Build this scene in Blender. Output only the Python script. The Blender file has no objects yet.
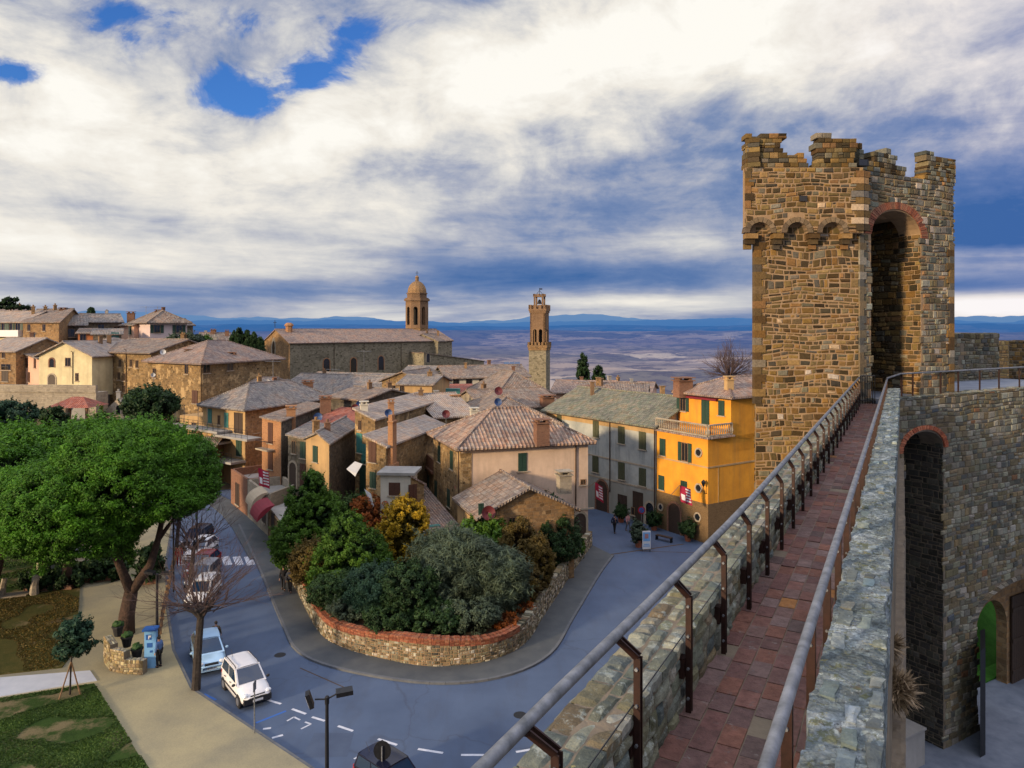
import bpy, bmesh, math, random
import numpy as np
from mathutils import Vector, Matrix, noise as mnoise

random.seed(11)
rng = np.random.default_rng(5)
PI = math.pi
F, HY, CZ = 720.0, 328.0, 19.3
scene = bpy.context.scene
COL = scene.collection

def P(px, py, Y): return Vector(((px-512)/F*Y, Y, CZ-(py-HY)*Y/F))
def G(px, py, z=0.0):
    Y = (CZ-z)*F/(py-HY)
    return Vector(((px-512)/F*Y, Y, z))
def XY(px, Y): return Vector(((px-512)/F*Y, Y, 0))
def EZ(py, Y): return CZ-(py-HY)*Y/F

# ------------------------------------------------------------------ materials
MATS = {}
def newmat(name):
    m = bpy.data.materials.new(name); m.use_nodes = True
    nt = m.node_tree
    for n in list(nt.nodes): nt.nodes.remove(n)
    out = nt.nodes.new('ShaderNodeOutputMaterial')
    b = nt.nodes.new('ShaderNodeBsdfPrincipled')
    nt.links.new(b.outputs[0], out.inputs[0])
    MATS[name] = m
    return m, nt, b
def nd(nt, t, **kw):
    n = nt.nodes.new(t)
    for k, v in kw.items():
        if k in n.inputs: n.inputs[k].default_value = v
        else: setattr(n, k, v)
    return n
def c4(c): return (c[0], c[1], c[2], 1)
def ramp(nt, fac, stops, interp='LINEAR'):
    r = nt.nodes.new('ShaderNodeValToRGB'); r.color_ramp.interpolation = interp
    el = r.color_ramp.elements
    while len(el) > 1: el.remove(el[-1])
    el[0].position = stops[0][0]; el[0].color = c4(stops[0][1])
    for p, c in stops[1:]:
        e = el.new(p); e.color = c4(c)
    if fac is not None: nt.links.new(fac, r.inputs[0])
    return r.outputs[0]
def coord(nt, kind='Object', scale=(1,1,1)):
    t = nt.nodes.new('ShaderNodeTexCoord'); mp = nt.nodes.new('ShaderNodeMapping')
    if kind == 'World':
        g = nt.nodes.new('ShaderNodeNewGeometry'); nt.links.new(g.outputs['Position'], mp.inputs[0])
    else:
        nt.links.new(t.outputs[kind], mp.inputs[0])
    mp.inputs['Scale'].default_value = scale
    return mp.outputs[0]
def noise(nt, vec, scale, detail=5, rough=.55, dist=0):
    n = nd(nt, 'ShaderNodeTexNoise'); n.inputs['Scale'].default_value = scale
    n.inputs['Detail'].default_value = detail; n.inputs['Roughness'].default_value = rough
    n.inputs['Distortion'].default_value = dist
    nt.links.new(vec, n.inputs['Vector']); return n.outputs['Fac']
def mixc(nt, fac, a, b, mode='MIX'):
    m = nt.nodes.new('ShaderNodeMix'); m.data_type = 'RGBA'; m.blend_type = mode
    for sock, v in ((m.inputs[0], fac), (m.inputs[6], a), (m.inputs[7], b)):
        if hasattr(v, 'is_linked') or isinstance(v, bpy.types.NodeSocket): nt.links.new(v, sock)
        elif isinstance(v, (int, float)): sock.default_value = v
        else: sock.default_value = c4(v)
    return m.outputs[2]
def math_(nt, op, a, b=None, clamp=False):
    m = nt.nodes.new('ShaderNodeMath'); m.operation = op; m.use_clamp = clamp
    for i, v in enumerate((a, b)):
        if v is None: continue
        if isinstance(v, bpy.types.NodeSocket): nt.links.new(v, m.inputs[i])
        else: m.inputs[i].default_value = v
    return m.outputs[0]
def bump(nt, b, h, strength=.5, dist=.05, prev=None):
    n = nt.nodes.new('ShaderNodeBump'); n.inputs['Strength'].default_value = strength
    n.inputs['Distance'].default_value = dist
    nt.links.new(h, n.inputs['Height'])
    if prev is not None: nt.links.new(prev, n.inputs['Normal'])
    nt.links.new(n.outputs[0], b.inputs['Normal'])
    return n.outputs[0]

def m_plain(name, c1, c2=None, scale=2., rough=.7, metal=0, bstr=.2, bscale=20., bdist=.02, spec=None):
    m, nt, b = newmat(name); c2 = c2 or c1
    v = coord(nt, 'World')
    n = noise(nt, v, scale, 6, .6)
    nt.links.new(ramp(nt, n, [(.3, c1), (.7, c2)]), b.inputs['Base Color'])
    b.inputs['Roughness'].default_value = rough; b.inputs['Metallic'].default_value = metal
    if spec is not None: b.inputs['Specular IOR Level'].default_value = spec
    if bstr: bump(nt, b, noise(nt, v, bscale, 4), bstr, bdist)
    return m

def m_stone(name, pal, mortar, rh=.28, bw=.5, stain=(.08,.07,.05), stain_amt=.5, patch=None, bstr=.7):
    """coursed rubble on wall UVs, per-stone colour, weathering; patch = colour of leftover plaster"""
    m, nt, b = newmat(name)
    uv = coord(nt, 'UV'); w = coord(nt, 'World')
    dn = nd(nt, 'ShaderNodeTexNoise'); dn.inputs['Scale'].default_value = 1.6; dn.inputs['Detail'].default_value = 3
    nt.links.new(w, dn.inputs['Vector'])
    vm = nt.nodes.new('ShaderNodeVectorMath'); vm.operation = 'MULTIPLY_ADD'
    nt.links.new(dn.outputs['Color'], vm.inputs[0]); vm.inputs[1].default_value = (.22,.22,0); nt.links.new(uv, vm.inputs[2])
    br = nd(nt, 'ShaderNodeTexBrick'); br.offset = .43; br.squash = .7; br.squash_frequency = 3
    nt.links.new(vm.outputs[0], br.inputs['Vector'])
    br.inputs['Scale'].default_value = 1; br.inputs['Brick Width'].default_value = bw; br.inputs['Row Height'].default_value = rh
    br.inputs['Mortar Size'].default_value = .022; br.inputs['Mortar Smooth'].default_value = .4
    br.inputs['Color1'].default_value = (0,0,0,1); br.inputs['Color2'].default_value = (1,1,1,1); br.inputs['Mortar'].default_value = (.5,.5,.5,1)
    vo = nd(nt, 'ShaderNodeTexVoronoi'); vo.inputs['Scale'].default_value = 2.6; nt.links.new(vm.outputs[0], vo.inputs['Vector'])
    r1 = math_(nt, 'MULTIPLY', br.outputs['Color'], .65)
    r2 = math_(nt, 'MULTIPLY', vo.outputs['Color'], .35)
    st = [(i/(len(pal)-1)*.8+.1, c) for i, c in enumerate(pal)]
    colr = ramp(nt, math_(nt, 'ADD', r1, r2), st)
    colr = mixc(nt, br.outputs['Fac'], colr, mortar)
    big = noise(nt, w, .35, 6, .65)
    f = math_(nt, 'MULTIPLY', ramp(nt, big, [(.42,(0,0,0)), (.7,(1,1,1))]), stain_amt)
    colr = mixc(nt, f, colr, stain)
    fine = noise(nt, w, 9, 5, .7)
    colr = mixc(nt, .45, colr, ramp(nt, fine, [(.25,(.25,.25,.25)), (.75,(1.,1.,1.))]), 'MULTIPLY')
    if patch:
        pf = ramp(nt, noise(nt, w, .55, 6, .7), [(.54,(0,0,0)), (.6,(1,1,1))])
        colr = mixc(nt, pf, colr, patch)
    nt.links.new(colr, b.inputs['Base Color']); b.inputs['Roughness'].default_value = .9
    b.inputs['Specular IOR Level'].default_value = .2
    h = math_(nt, 'SUBTRACT', math_(nt, 'MULTIPLY', fine, .5), br.outputs['Fac'])
    bump(nt, b, h, bstr, .06)
    return m

def m_stucco(name, base, dark, stain=(.2,.18,.15), amt=.5, low=None, rough=.85):
    m, nt, b = newmat(name)
    w = coord(nt, 'World'); ws = coord(nt, 'World', (1,1,.12))
    c = ramp(nt, noise(nt, w, .6, 7, .65), [(.3, dark), (.65, base)])
    s = ramp(nt, noise(nt, ws, 1.3, 6, .65), [(.48,(0,0,0)), (.75,(1,1,1))])
    c = mixc(nt, math_(nt, 'MULTIPLY', s, amt), c, stain)
    if low:   # (z of the damp zone top, colour)
        g = nt.nodes.new('ShaderNodeNewGeometry'); sx = nt.nodes.new('ShaderNodeSeparateXYZ'); nt.links.new(g.outputs['Position'], sx.inputs[0])
        zz = math_(nt, 'ADD', math_(nt, 'MULTIPLY', sx.outputs[2], -.8), math_(nt, 'MULTIPLY', noise(nt, w, .8, 5), 3))
        fz = math_(nt, 'ADD', zz, low[0]*.8-1.5, True)
        c = mixc(nt, math_(nt, 'MULTIPLY', fz, .8), c, low[1])
    nt.links.new(c, b.inputs['Base Color']); b.inputs['Roughness'].default_value = rough
    b.inputs['Specular IOR Level'].default_value = .2
    bump(nt, b, noise(nt, w, 14, 6, .7), .25, .02)
    return m

def m_tiles(name, pal, lichen=None, lich_amt=.5, tw=.24, tl=.42):
    """pantiles: uv.x along the eave, uv.y up the slope"""
    m, nt, b = newmat(name)
    uv = coord(nt, 'UV'); w = coord(nt, 'World')
    dn = nd(nt, 'ShaderNodeTexNoise'); dn.inputs['Scale'].default_value = .9; dn.inputs['Detail'].default_value = 2
    nt.links.new(w, dn.inputs['Vector'])
    vm = nt.nodes.new('ShaderNodeVectorMath'); vm.operation = 'MULTIPLY_ADD'
    nt.links.new(dn.outputs['Color'], vm.inputs[0]); vm.inputs[1].default_value = (.12,.12,0); nt.links.new(uv, vm.inputs[2])
    br = nd(nt, 'ShaderNodeTexBrick'); br.offset = .5
    nt.links.new(vm.outputs[0], br.inputs['Vector'])
    br.inputs['Scale'].default_value = 1; br.inputs['Brick Width'].default_value = tw; br.inputs['Row Height'].default_value = tl
    br.inputs['Mortar Size'].default_value = .012
    br.inputs['Color1'].default_value = (0,0,0,1); br.inputs['Color2'].default_value = (1,1,1,1)
    sx = nt.nodes.new('ShaderNodeSeparateXYZ'); nt.links.new(vm.outputs[0], sx.inputs[0])
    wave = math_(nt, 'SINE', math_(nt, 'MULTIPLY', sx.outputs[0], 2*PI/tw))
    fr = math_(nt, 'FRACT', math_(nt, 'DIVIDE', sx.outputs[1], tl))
    st = [(i/(len(pal)-1)*.84+.08, c) for i, c in enumerate(pal)]
    tone = math_(nt, 'ADD', math_(nt, 'MULTIPLY', br.outputs['Color'], .62), math_(nt, 'MULTIPLY', noise(nt, w, 2.6, 9, .85), .64))
    c = ramp(nt, math_(nt, 'SUBTRACT', tone, .10), st)
    if lichen:
        lf = ramp(nt, noise(nt, w, 1.7, 8, .75), [(.47,(0,0,0)), (.62,(1,1,1))])
        c = mixc(nt, math_(nt, 'MULTIPLY', lf, lich_amt), c, lichen)
    pt_ = ramp(nt, noise(nt, w, .55, 7, .75), [(.40,(.72,.72,.78)), (.5,(1,1,1)), (.62,(1.25,1.0,.84))])
    c = mixc(nt, .9, c, pt_, 'MULTIPLY')
    ds_ = ramp(nt, noise(nt, w, 1.1, 9, .85), [(.56,(0,0,0)), (.66,(1,1,1))])
    c = mixc(nt, math_(nt, 'MULTIPLY', ds_, .55), c, (.07,.065,.055))
    wh_ = ramp(nt, noise(nt, w, 3.7, 9, .85), [(.58,(0,0,0)), (.64,(1,1,1))])
    c = mixc(nt, math_(nt, 'MULTIPLY', wh_, .6), c, (.62,.58,.52))
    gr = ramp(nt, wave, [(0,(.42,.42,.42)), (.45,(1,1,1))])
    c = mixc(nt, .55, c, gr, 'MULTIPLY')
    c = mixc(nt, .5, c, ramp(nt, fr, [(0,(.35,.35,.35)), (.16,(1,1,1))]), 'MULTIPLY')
    nt.links.new(c, b.inputs['Base Color']); b.inputs['Roughness'].default_value = .9
    b.inputs['Specular IOR Level'].default_value = .15
    h = math_(nt, 'ADD', wave, math_(nt, 'MULTIPLY', fr, -.6))
    bump(nt, b, h, .8, .05)
    return m

def m_masonry(name, bstr=.6, bs=14., lichen=None, darkn=.5, lich_t=(.56,.66), mul=1.0):
    """stones modelled one by one; the tone of each comes with the mesh"""
    m, nt, b = newmat(name)
    a = nd(nt, 'ShaderNodeVertexColor'); a.layer_name = 'Col'
    w = coord(nt, 'World')
    f = noise(nt, w, bs, 7, .7)
    c = mixc(nt, darkn+.15, a.outputs[0], ramp(nt, f, [(.3,(.35,.34,.33)), (.7,(1.25,1.2,1.15))]), 'MULTIPLY')
    c = mixc(nt, .5, c, ramp(nt, noise(nt, w, .5, 5, .6), [(.3,(.55,.55,.58)), (.7,(1.2,1.15,1.1))]), 'MULTIPLY')
    if lichen:
        for i, (lc, t0) in enumerate(lichen):
            lf = ramp(nt, noise(nt, w, 5+3*i, 8, .75), [(t0,(0,0,0)), (t0+.08,(1,1,1))])
            c = mixc(nt, math_(nt, 'MULTIPLY', lf, .8), c, lc)
    nt.links.new(c, b.inputs['Base Color']); b.inputs['Roughness'].default_value = .88
    b.inputs['Specular IOR Level'].default_value = .25
    n1 = bump(nt, b, f, bstr, .04)
    bump(nt, b, noise(nt, w, bs*5, 4, .7), bstr*.6, .01, n1)
    return m

def m_leaf(name, dark, light, trans=.25):
    m, nt, b = newmat(name)
    a = nd(nt, 'ShaderNodeVertexColor'); a.layer_name = 'Col'
    sp = nt.nodes.new('ShaderNodeSeparateColor'); nt.links.new(a.outputs[0], sp.inputs[0])
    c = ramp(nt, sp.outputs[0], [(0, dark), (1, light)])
    nt.links.new(c, b.inputs['Base Color']); b.inputs['Roughness'].default_value = .6
    b.inputs['Specular IOR Level'].default_value = .25
    tr = nt.nodes.new('ShaderNodeBsdfTranslucent'); nt.links.new(c, tr.inputs[0])
    mx = nt.nodes.new('ShaderNodeMixShader'); mx.inputs[0].default_value = trans
    out = [n for n in nt.nodes if n.type == 'OUTPUT_MATERIAL'][0]
    nt.links.new(b.outputs[0], mx.inputs[1]); nt.links.new(tr.outputs[0], mx.inputs[2]); nt.links.new(mx.outputs[0], out.inputs[0])
    return m

def M(n): return MATS[n]

# building palettes
m_stone('stone_grey', [(.10,.085,.06),(.22,.18,.12),(.32,.26,.18),(.17,.15,.12),(.40,.33,.23)], (.24,.20,.14), stain_amt=.5)
m_stone('stone_dark', [(.05,.045,.04),(.12,.10,.075),(.19,.16,.12),(.09,.08,.07),(.23,.18,.13)], (.12,.10,.08), stain_amt=.5)
m_stone('stone_gold', [(.15,.09,.04),(.34,.20,.09),(.45,.27,.12),(.24,.15,.08),(.52,.35,.18)], (.34,.24,.14), stain=(.12,.08,.05), stain_amt=.55)
m_stone('stone_ochre', [(.10,.065,.03),(.30,.19,.08),(.40,.26,.12),(.20,.13,.065),(.48,.35,.18)], (.34,.25,.14), stain=(.09,.065,.045), stain_amt=.6, patch=(.46,.32,.16))
m_stone('brick_orange', [(.30,.10,.04),(.48,.18,.06),(.55,.24,.09),(.40,.15,.06)], (.42,.27,.16), rh=.075, bw=.26, stain=(.18,.09,.05), stain_amt=.3, bstr=.3)
m_stone('brick_red', [(.16,.05,.03),(.30,.10,.055),(.36,.15,.08),(.22,.08,.05)], (.25,.17,.12), rh=.075, bw=.26, stain=(.08,.05,.04), stain_amt=.5, bstr=.3)
m_stone('stone_church', [(.12,.105,.07),(.28,.25,.17),(.38,.33,.23),(.20,.18,.13)], (.27,.24,.17), rh=.3, bw=.55, stain_amt=.3)
m_stone('stone_pale', [(.30,.26,.20),(.42,.36,.27),(.50,.43,.32),(.36,.31,.25)], (.42,.37,.29), stain=(.20,.17,.13), stain_amt=.4)
m_stone('yellow_base', [(.17,.11,.05),(.25,.16,.07),(.29,.19,.09),(.20,.13,.06)], (.17,.11,.06), rh=.09, bw=.28, stain=(.10,.07,.04), stain_amt=.35, bstr=.35)
m_stucco('cream', (.66,.50,.37), (.50,.37,.27), (.34,.26,.20), .55, low=(2.6, (.36,.29,.22)))
m_stucco('butter', (.68,.60,.36), (.52,.44,.26), (.36,.30,.20), .5)
m_stucco('pinkwhite', (.60,.49,.47), (.52,.42,.41), (.40,.33,.32), .25)
m_stucco('pinkcream', (.66,.42,.30), (.56,.35,.25), (.42,.28,.22), .25)
m_stucco('whitewash', (.58,.55,.46), (.48,.45,.38), (.30,.29,.24), .5)
m_stucco('ochre_plaster', (.48,.32,.15), (.36,.24,.12), (.20,.15,.09), .7)
m_stucco('orange_plaster', (.58,.22,.09), (.48,.17,.07), (.30,.13,.07), .4)
m_stone('brick_tower', [(.16,.08,.04),(.28,.15,.075),(.34,.19,.10),(.22,.12,.06)], (.26,.18,.11), rh=.075, bw=.26, stain=(.10,.07,.05), stain_amt=.5, bstr=.3)
m_stucco('saffron', (.74,.33,.035), (.56,.235,.028), (.36,.18,.05), .6)
m_stucco('greyplaster', (.44,.45,.41), (.28,.30,.29), (.13,.145,.14), .8, low=(4.2, (.24,.235,.20)))
m_stucco('concrete', (.34,.33,.31), (.24,.235,.22), (.14,.14,.13), .4)
PALB = [(.08,.065,.055),(.25,.185,.145),(.36,.29,.24),(.18,.155,.14),(.54,.48,.41)]
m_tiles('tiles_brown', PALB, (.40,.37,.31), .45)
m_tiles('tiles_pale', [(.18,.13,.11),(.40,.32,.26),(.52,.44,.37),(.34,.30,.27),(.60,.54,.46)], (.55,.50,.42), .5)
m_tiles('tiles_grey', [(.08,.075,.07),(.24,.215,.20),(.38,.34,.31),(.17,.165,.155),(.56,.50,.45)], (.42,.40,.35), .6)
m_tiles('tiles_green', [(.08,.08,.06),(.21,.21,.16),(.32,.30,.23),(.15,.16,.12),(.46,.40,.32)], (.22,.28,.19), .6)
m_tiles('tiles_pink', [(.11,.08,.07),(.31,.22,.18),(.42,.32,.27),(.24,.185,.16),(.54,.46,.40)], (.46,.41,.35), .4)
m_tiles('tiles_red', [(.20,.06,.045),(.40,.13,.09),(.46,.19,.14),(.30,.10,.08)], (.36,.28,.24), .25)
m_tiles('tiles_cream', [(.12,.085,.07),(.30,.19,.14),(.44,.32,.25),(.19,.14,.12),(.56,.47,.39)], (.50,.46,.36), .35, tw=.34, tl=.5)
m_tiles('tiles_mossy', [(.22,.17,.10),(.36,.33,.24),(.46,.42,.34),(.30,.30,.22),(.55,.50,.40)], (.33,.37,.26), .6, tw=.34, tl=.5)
# general
m_plain('shutter_green', (.012,.04,.028), (.02,.055,.038), 6, .55, bstr=.1)
m_plain('shutter_olive', (.05,.055,.025), (.075,.08,.04), 6, .7, bstr=.2)
m_plain('shutter_teal', (.03,.14,.13), (.05,.20,.18), 6, .6, bstr=.1)
m_plain('shutter_brown', (.055,.022,.012), (.09,.035,.02), 6, .6, bstr=.1)
m_plain('darkwood', (.03,.018,.012), (.055,.033,.02), 8, .6, bstr=.3)
m_plain('wood', (.16,.09,.045), (.24,.14,.07), 8, .7, bstr=.3)
m_plain('trimstone', (.42,.35,.26), (.30,.25,.18), 4, .85)
m_plain('whitepaint', (.74,.74,.74), (.66,.66,.67), 3, .5, bstr=.05)
m_plain('iron_brown', (.020,.010,.008), (.045,.018,.013), 14, .5, .4, .25, 60, .003)
m_plain('iron_dark', (.012,.013,.015), (.025,.026,.03), 10, .45, .5, .1)
m_plain('galv', (.09,.10,.11), (.25,.265,.29), 9, .5, .35, .3, 60, .003)
m_plain('copper_pipe', (.06,.035,.022), (.10,.06,.04), 5, .5, .5, .1)
m_plain('plastic_white', (.66,.67,.68), (.72,.72,.73), 3, .4, bstr=0)
m_plain('blue_paint', (.02,.09,.32), (.03,.12,.40), 3, .4, bstr=.05)
m_plain('sky_blue_panel', (.16,.38,.70), (.20,.44,.75), 3, .4, bstr=.02)
m_plain('red_paint', (.36,.012,.02), (.28,.01,.018), 3, .5, bstr=.05)
m_plain('dish_blue', (.015,.05,.15), (.02,.06,.18), 3, .5, bstr=.05)
m_plain('dish_red', (.12,.014,.018), (.09,.012,.016), 3, .6, bstr=.05)
m_plain('dish_white', (.4,.42,.44), (.35,.36,.38), 3, .5, bstr=.05)
m_plain('awning_red', (.20,.010,.025), (.15,.01,.02), 2, .8, bstr=.1)
m_plain('awning_white', (.68,.70,.70), (.58,.60,.62), 2, .8, bstr=.1)
m_plain('awning_tan', (.42,.35,.24), (.34,.28,.20), 2, .85, bstr=.2)
m_plain('flag_red', (.40,.012,.05), (.30,.01,.04), 3, .8, bstr=.1)
m_plain('flag_white', (.72,.72,.74), (.62,.62,.66), 3, .8, bstr=.1)
m_plain('terracotta', (.30,.09,.045), (.40,.14,.07), 4, .8)
m_plain('rubber', (.012,.012,.013), (.02,.02,.021), 8, .8, bstr=.1)
m_plain('alloy', (.40,.41,.43), (.5,.51,.53), 8, .35, .8, 0)
m_plain('car_white', (.74,.74,.75), (.70,.70,.72), 2, .22, bstr=0, spec=.6)
m_plain('car_iceblue', (.40,.60,.80), (.36,.56,.77), 2, .22, .2, 0, spec=.6)
m_plain('car_red', (.20,.012,.012), (.16,.01,.01), 2, .22, bstr=0)
m_plain('car_dark', (.012,.015,.04), (.01,.012,.03), 2, .2, .2, 0)
m_plain('car_silver', (.30,.31,.34), (.27,.28,.31), 2, .25, .5, 0)
m_plain('blackplastic', (.015,.015,.017), (.022,.022,.024), 5, .55, bstr=.05)
m_plain('lamp_lens', (.62,.66,.7), (.7,.72,.75), 8, .12, bstr=0)
m_plain('skin', (.42,.24,.16), (.36,.20,.14), 10, .6, bstr=0)
m_plain('hair_dark', (.02,.014,.01), (.035,.024,.016), 30, .7, bstr=.2)
m_plain('hair_grey', (.35,.35,.36), (.45,.45,.46), 30, .7, bstr=.2)
for nme, c in (('cloth_black',(.012,.012,.016)),('cloth_navy',(.015,.02,.05)),('cloth_blue',(.10,.19,.42)),('cloth_red',(.33,.015,.02)),
               ('cloth_grey',(.11,.115,.13)),('cloth_pink',(.50,.26,.26)),('cloth_khaki',(.12,.105,.07))):
    m_plain(nme, c, tuple(x*.7 for x in c), 6, .9, bstr=.3, bscale=25)
m_plain('bark_pine', (.028,.019,.014), (.085,.048,.033), 5, .95, bstr=1, bscale=9, bdist=.08)
m_plain('bark_dark', (.018,.014,.012), (.05,.04,.034), 6, .95, bstr=.8, bscale=12, bdist=.05)
m_plain('twig', (.055,.035,.035), (.095,.06,.055), 6, .9, bstr=.2)
m_plain('marking', (.62,.65,.72), (.40,.43,.50), 3, .7, bstr=.1)
m_plain('marking_blue', (.02,.10,.42), (.03,.12,.36), 3, .7, bstr=.1)
m_plain('marble', (.42,.45,.50), (.52,.54,.58), 1.4, .6, bstr=.15)
m_plain('soil', (.045,.03,.018), (.09,.06,.035), 1.5, .95, bstr=.8, bscale=6)
m_plain('mortar_dark', (.13,.105,.075), (.21,.17,.12), 3, .95, bstr=.8, bscale=12)
m_plain('mortar_pink', (.24,.155,.085), (.34,.235,.135), 3, .95, bstr=.8, bscale=12)
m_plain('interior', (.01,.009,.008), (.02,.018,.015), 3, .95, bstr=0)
m_plain('flagstone', (.10,.125,.17), (.19,.22,.27), 1.2, .7, bstr=.4, bscale=4)
m_plain('dry_straw', (.30,.22,.13), (.42,.32,.20), 9, .9, bstr=.2)
m_plain('solar', (.02,.05,.12), (.03,.07,.16), 3, .15, .3, 0)

def m_glass(name, c, rough=.08):
    m, nt, b = newmat(name)
    b.inputs['Base Color'].default_value = c4(c); b.inputs['Roughness'].default_value = rough
    b.inputs['Specular IOR Level'].default_value = .8
    w = coord(nt, 'World'); bump(nt, b, noise(nt, w, 1.5, 2), .05, .05)
    return m
m_glass('pane', (.012,.014,.018)); m_glass('car_glass', (.01,.03,.07), .04)

def m_asphalt():
    m, nt, b = newmat('asphalt'); w = coord(nt, 'World')
    c = ramp(nt, noise(nt, w, .25, 7, .6), [(.3,(.048,.078,.145)), (.7,(.078,.118,.20))])
    c = mixc(nt, .4, c, ramp(nt, noise(nt, w, 40, 3, .8), [(.3,(.6,.6,.6)), (.7,(1.25,1.25,1.25))]), 'MULTIPLY')
    # repair patches and cracks
    vo = nd(nt, 'ShaderNodeTexVoronoi'); vo.feature = 'DISTANCE_TO_EDGE'; vo.inputs['Scale'].default_value = .11
    dn = nd(nt, 'ShaderNodeTexNoise'); dn.inputs['Scale'].default_value = .35; dn.inputs['Detail'].default_value = 5; nt.links.new(w, dn.inputs['Vector'])
    vm = nt.nodes.new('ShaderNodeVectorMath'); vm.operation = 'MULTIPLY_ADD'
    nt.links.new(dn.outputs['Color'], vm.inputs[0]); vm.inputs[1].default_value = (4,4,0); nt.links.new(w, vm.inputs[2])
    nt.links.new(vm.outputs[0], vo.inputs['Vector'])
    c = mixc(nt, math_(nt, 'MULTIPLY', ramp(nt, vo.outputs['Distance'], [(0,(1,1,1)), (.006,(0,0,0))]), .4), c, (.03,.035,.055))
    st = ramp(nt, noise(nt, coord(nt, 'World', (1,.25,1)), .8, 5, .7), [(.5,(0,0,0)), (.75,(1,1,1))])
    c = mixc(nt, math_(nt, 'MULTIPLY', st, .35), c, (.045,.05,.07))
    nt.links.new(c, b.inputs['Base Color']); b.inputs['Roughness'].default_value = .75
    bump(nt, b, noise(nt, w, 60, 3), .25, .01)
m_asphalt()
m_plain('asphalt_patch', (.040,.062,.115), (.062,.092,.155), .8, .8, bstr=.3, bscale=40)
m_plain('sidewalk', (.052,.062,.072), (.085,.095,.10), .8, .85, bstr=.3, bscale=20)
m_plain('kerbstone', (.085,.095,.11), (.13,.14,.15), 1.5, .85, bstr=.3, bscale=20)
def m_pave():
    m, nt, b = newmat('beige_pavement'); w = coord(nt, 'World')
    c = ramp(nt, noise(nt, w, .14, 6, .6), [(.35,(.21,.195,.135)), (.65,(.40,.345,.19))])
    c = mixc(nt, .5, c, ramp(nt, noise(nt, w, 14, 5, .75), [(.3,(.62,.62,.62)), (.7,(1.2,1.2,1.2))]), 'MULTIPLY')
    nt.links.new(c, b.inputs['Base Color']); b.inputs['Roughness'].default_value = .85
    bump(nt, b, noise(nt, w, 30, 3), .3, .01)
m_pave()
def m_grass(name, g1, g2, bare, thr):
    m, nt, b = newmat(name); w = coord(nt, 'World')
    c = ramp(nt, noise(nt, w, 1.2, 8, .75), [(.3, g1), (.7, g2)])
    f = ramp(nt, noise(nt, w, .42, 8, .72), [(thr,(0,0,0)), (thr+.1,(1,1,1))])
    c = mixc(nt, f, c, bare)
    c = mixc(nt, .6, c, ramp(nt, noise(nt, w, 22, 5, .8), [(.3,(.45,.45,.45)), (.7,(1.3,1.3,1.3))]), 'MULTIPLY')
    nt.links.new(c, b.inputs['Base Color']); b.inputs['Roughness'].default_value = .95
    b.inputs['Specular IOR Level'].default_value = .1
    bump(nt, b, noise(nt, w, 18, 5, .8), .8, .06)
m_grass('grass_green', (.022,.046,.010), (.042,.08,.018), (.17,.14,.075), .5)
m_grass('grass_brown', (.040,.052,.013), (.105,.085,.025), (.22,.165,.09), .57)
m_grass('grass_lush', (.03,.11,.014), (.07,.22,.03), (.05,.13,.02), .7)
m_leaf('leaf_pine', (.002,.012,.002), (.085,.235,.010), .2)
m_leaf('leaf_dark', (.003,.011,.004), (.035,.08,.022), .15)
m_leaf('leaf_green', (.006,.025,.004), (.085,.185,.014), .2)
m_leaf('leaf_olive', (.008,.016,.010), (.095,.135,.085), .15)
m_leaf('leaf_blue', (.006,.024,.014), (.035,.085,.045), .15)
m_leaf('leaf_yellow', (.06,.05,.006), (.62,.40,.02), .3)
m_leaf('leaf_brown', (.028,.018,.005), (.15,.105,.02), .2)
m_leaf('leaf_rust', (.10,.03,.008), (.42,.12,.02), .2)
m_leaf('leaf_grass', (.014,.036,.008), (.075,.14,.026), .2)
m_leaf('straw', (.12,.085,.05), (.50,.38,.24), .2)
STONE_WARM = [(.06,.04,.018),(.10,.06,.022),(.19,.105,.030),(.26,.15,.045),(.30,.19,.075),(.15,.10,.04),(.09,.075,.055),(.21,.18,.13),(.25,.14,.055),(.13,.09,.04),(.22,.145,.055),(.18,.125,.06),(.075,.055,.03),(.21,.13,.045)]
STONE_MIX = [(.15,.14,.11),(.22,.20,.15),(.27,.25,.19),(.19,.155,.095),(.23,.175,.10),(.12,.12,.105),(.31,.29,.235),(.17,.135,.08)]
STONE_PARAPET = [(.15,.16,.14),(.21,.22,.18),(.26,.25,.19),(.19,.18,.12),(.24,.19,.12),(.14,.16,.15),(.29,.28,.23)]
BRICKS = [(.31,.11,.06),(.38,.14,.08),(.25,.09,.055),(.35,.17,.10)]
PAVERS = [(.20,.105,.095),(.235,.12,.10),(.18,.10,.092),(.22,.14,.125),(.25,.12,.09),(.175,.11,.105),(.23,.16,.15),(.19,.11,.10)]
m_masonry('masonry', .6, 12)
m_masonry('masonry_lichen', .9, 9, [((.36,.40,.36), .55), ((.13,.15,.12), .56), ((.42,.38,.14), .66)])
m_masonry('pavers', .8, 11, [((.13,.13,.13), .58), ((.26,.24,.22), .62)])
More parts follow.
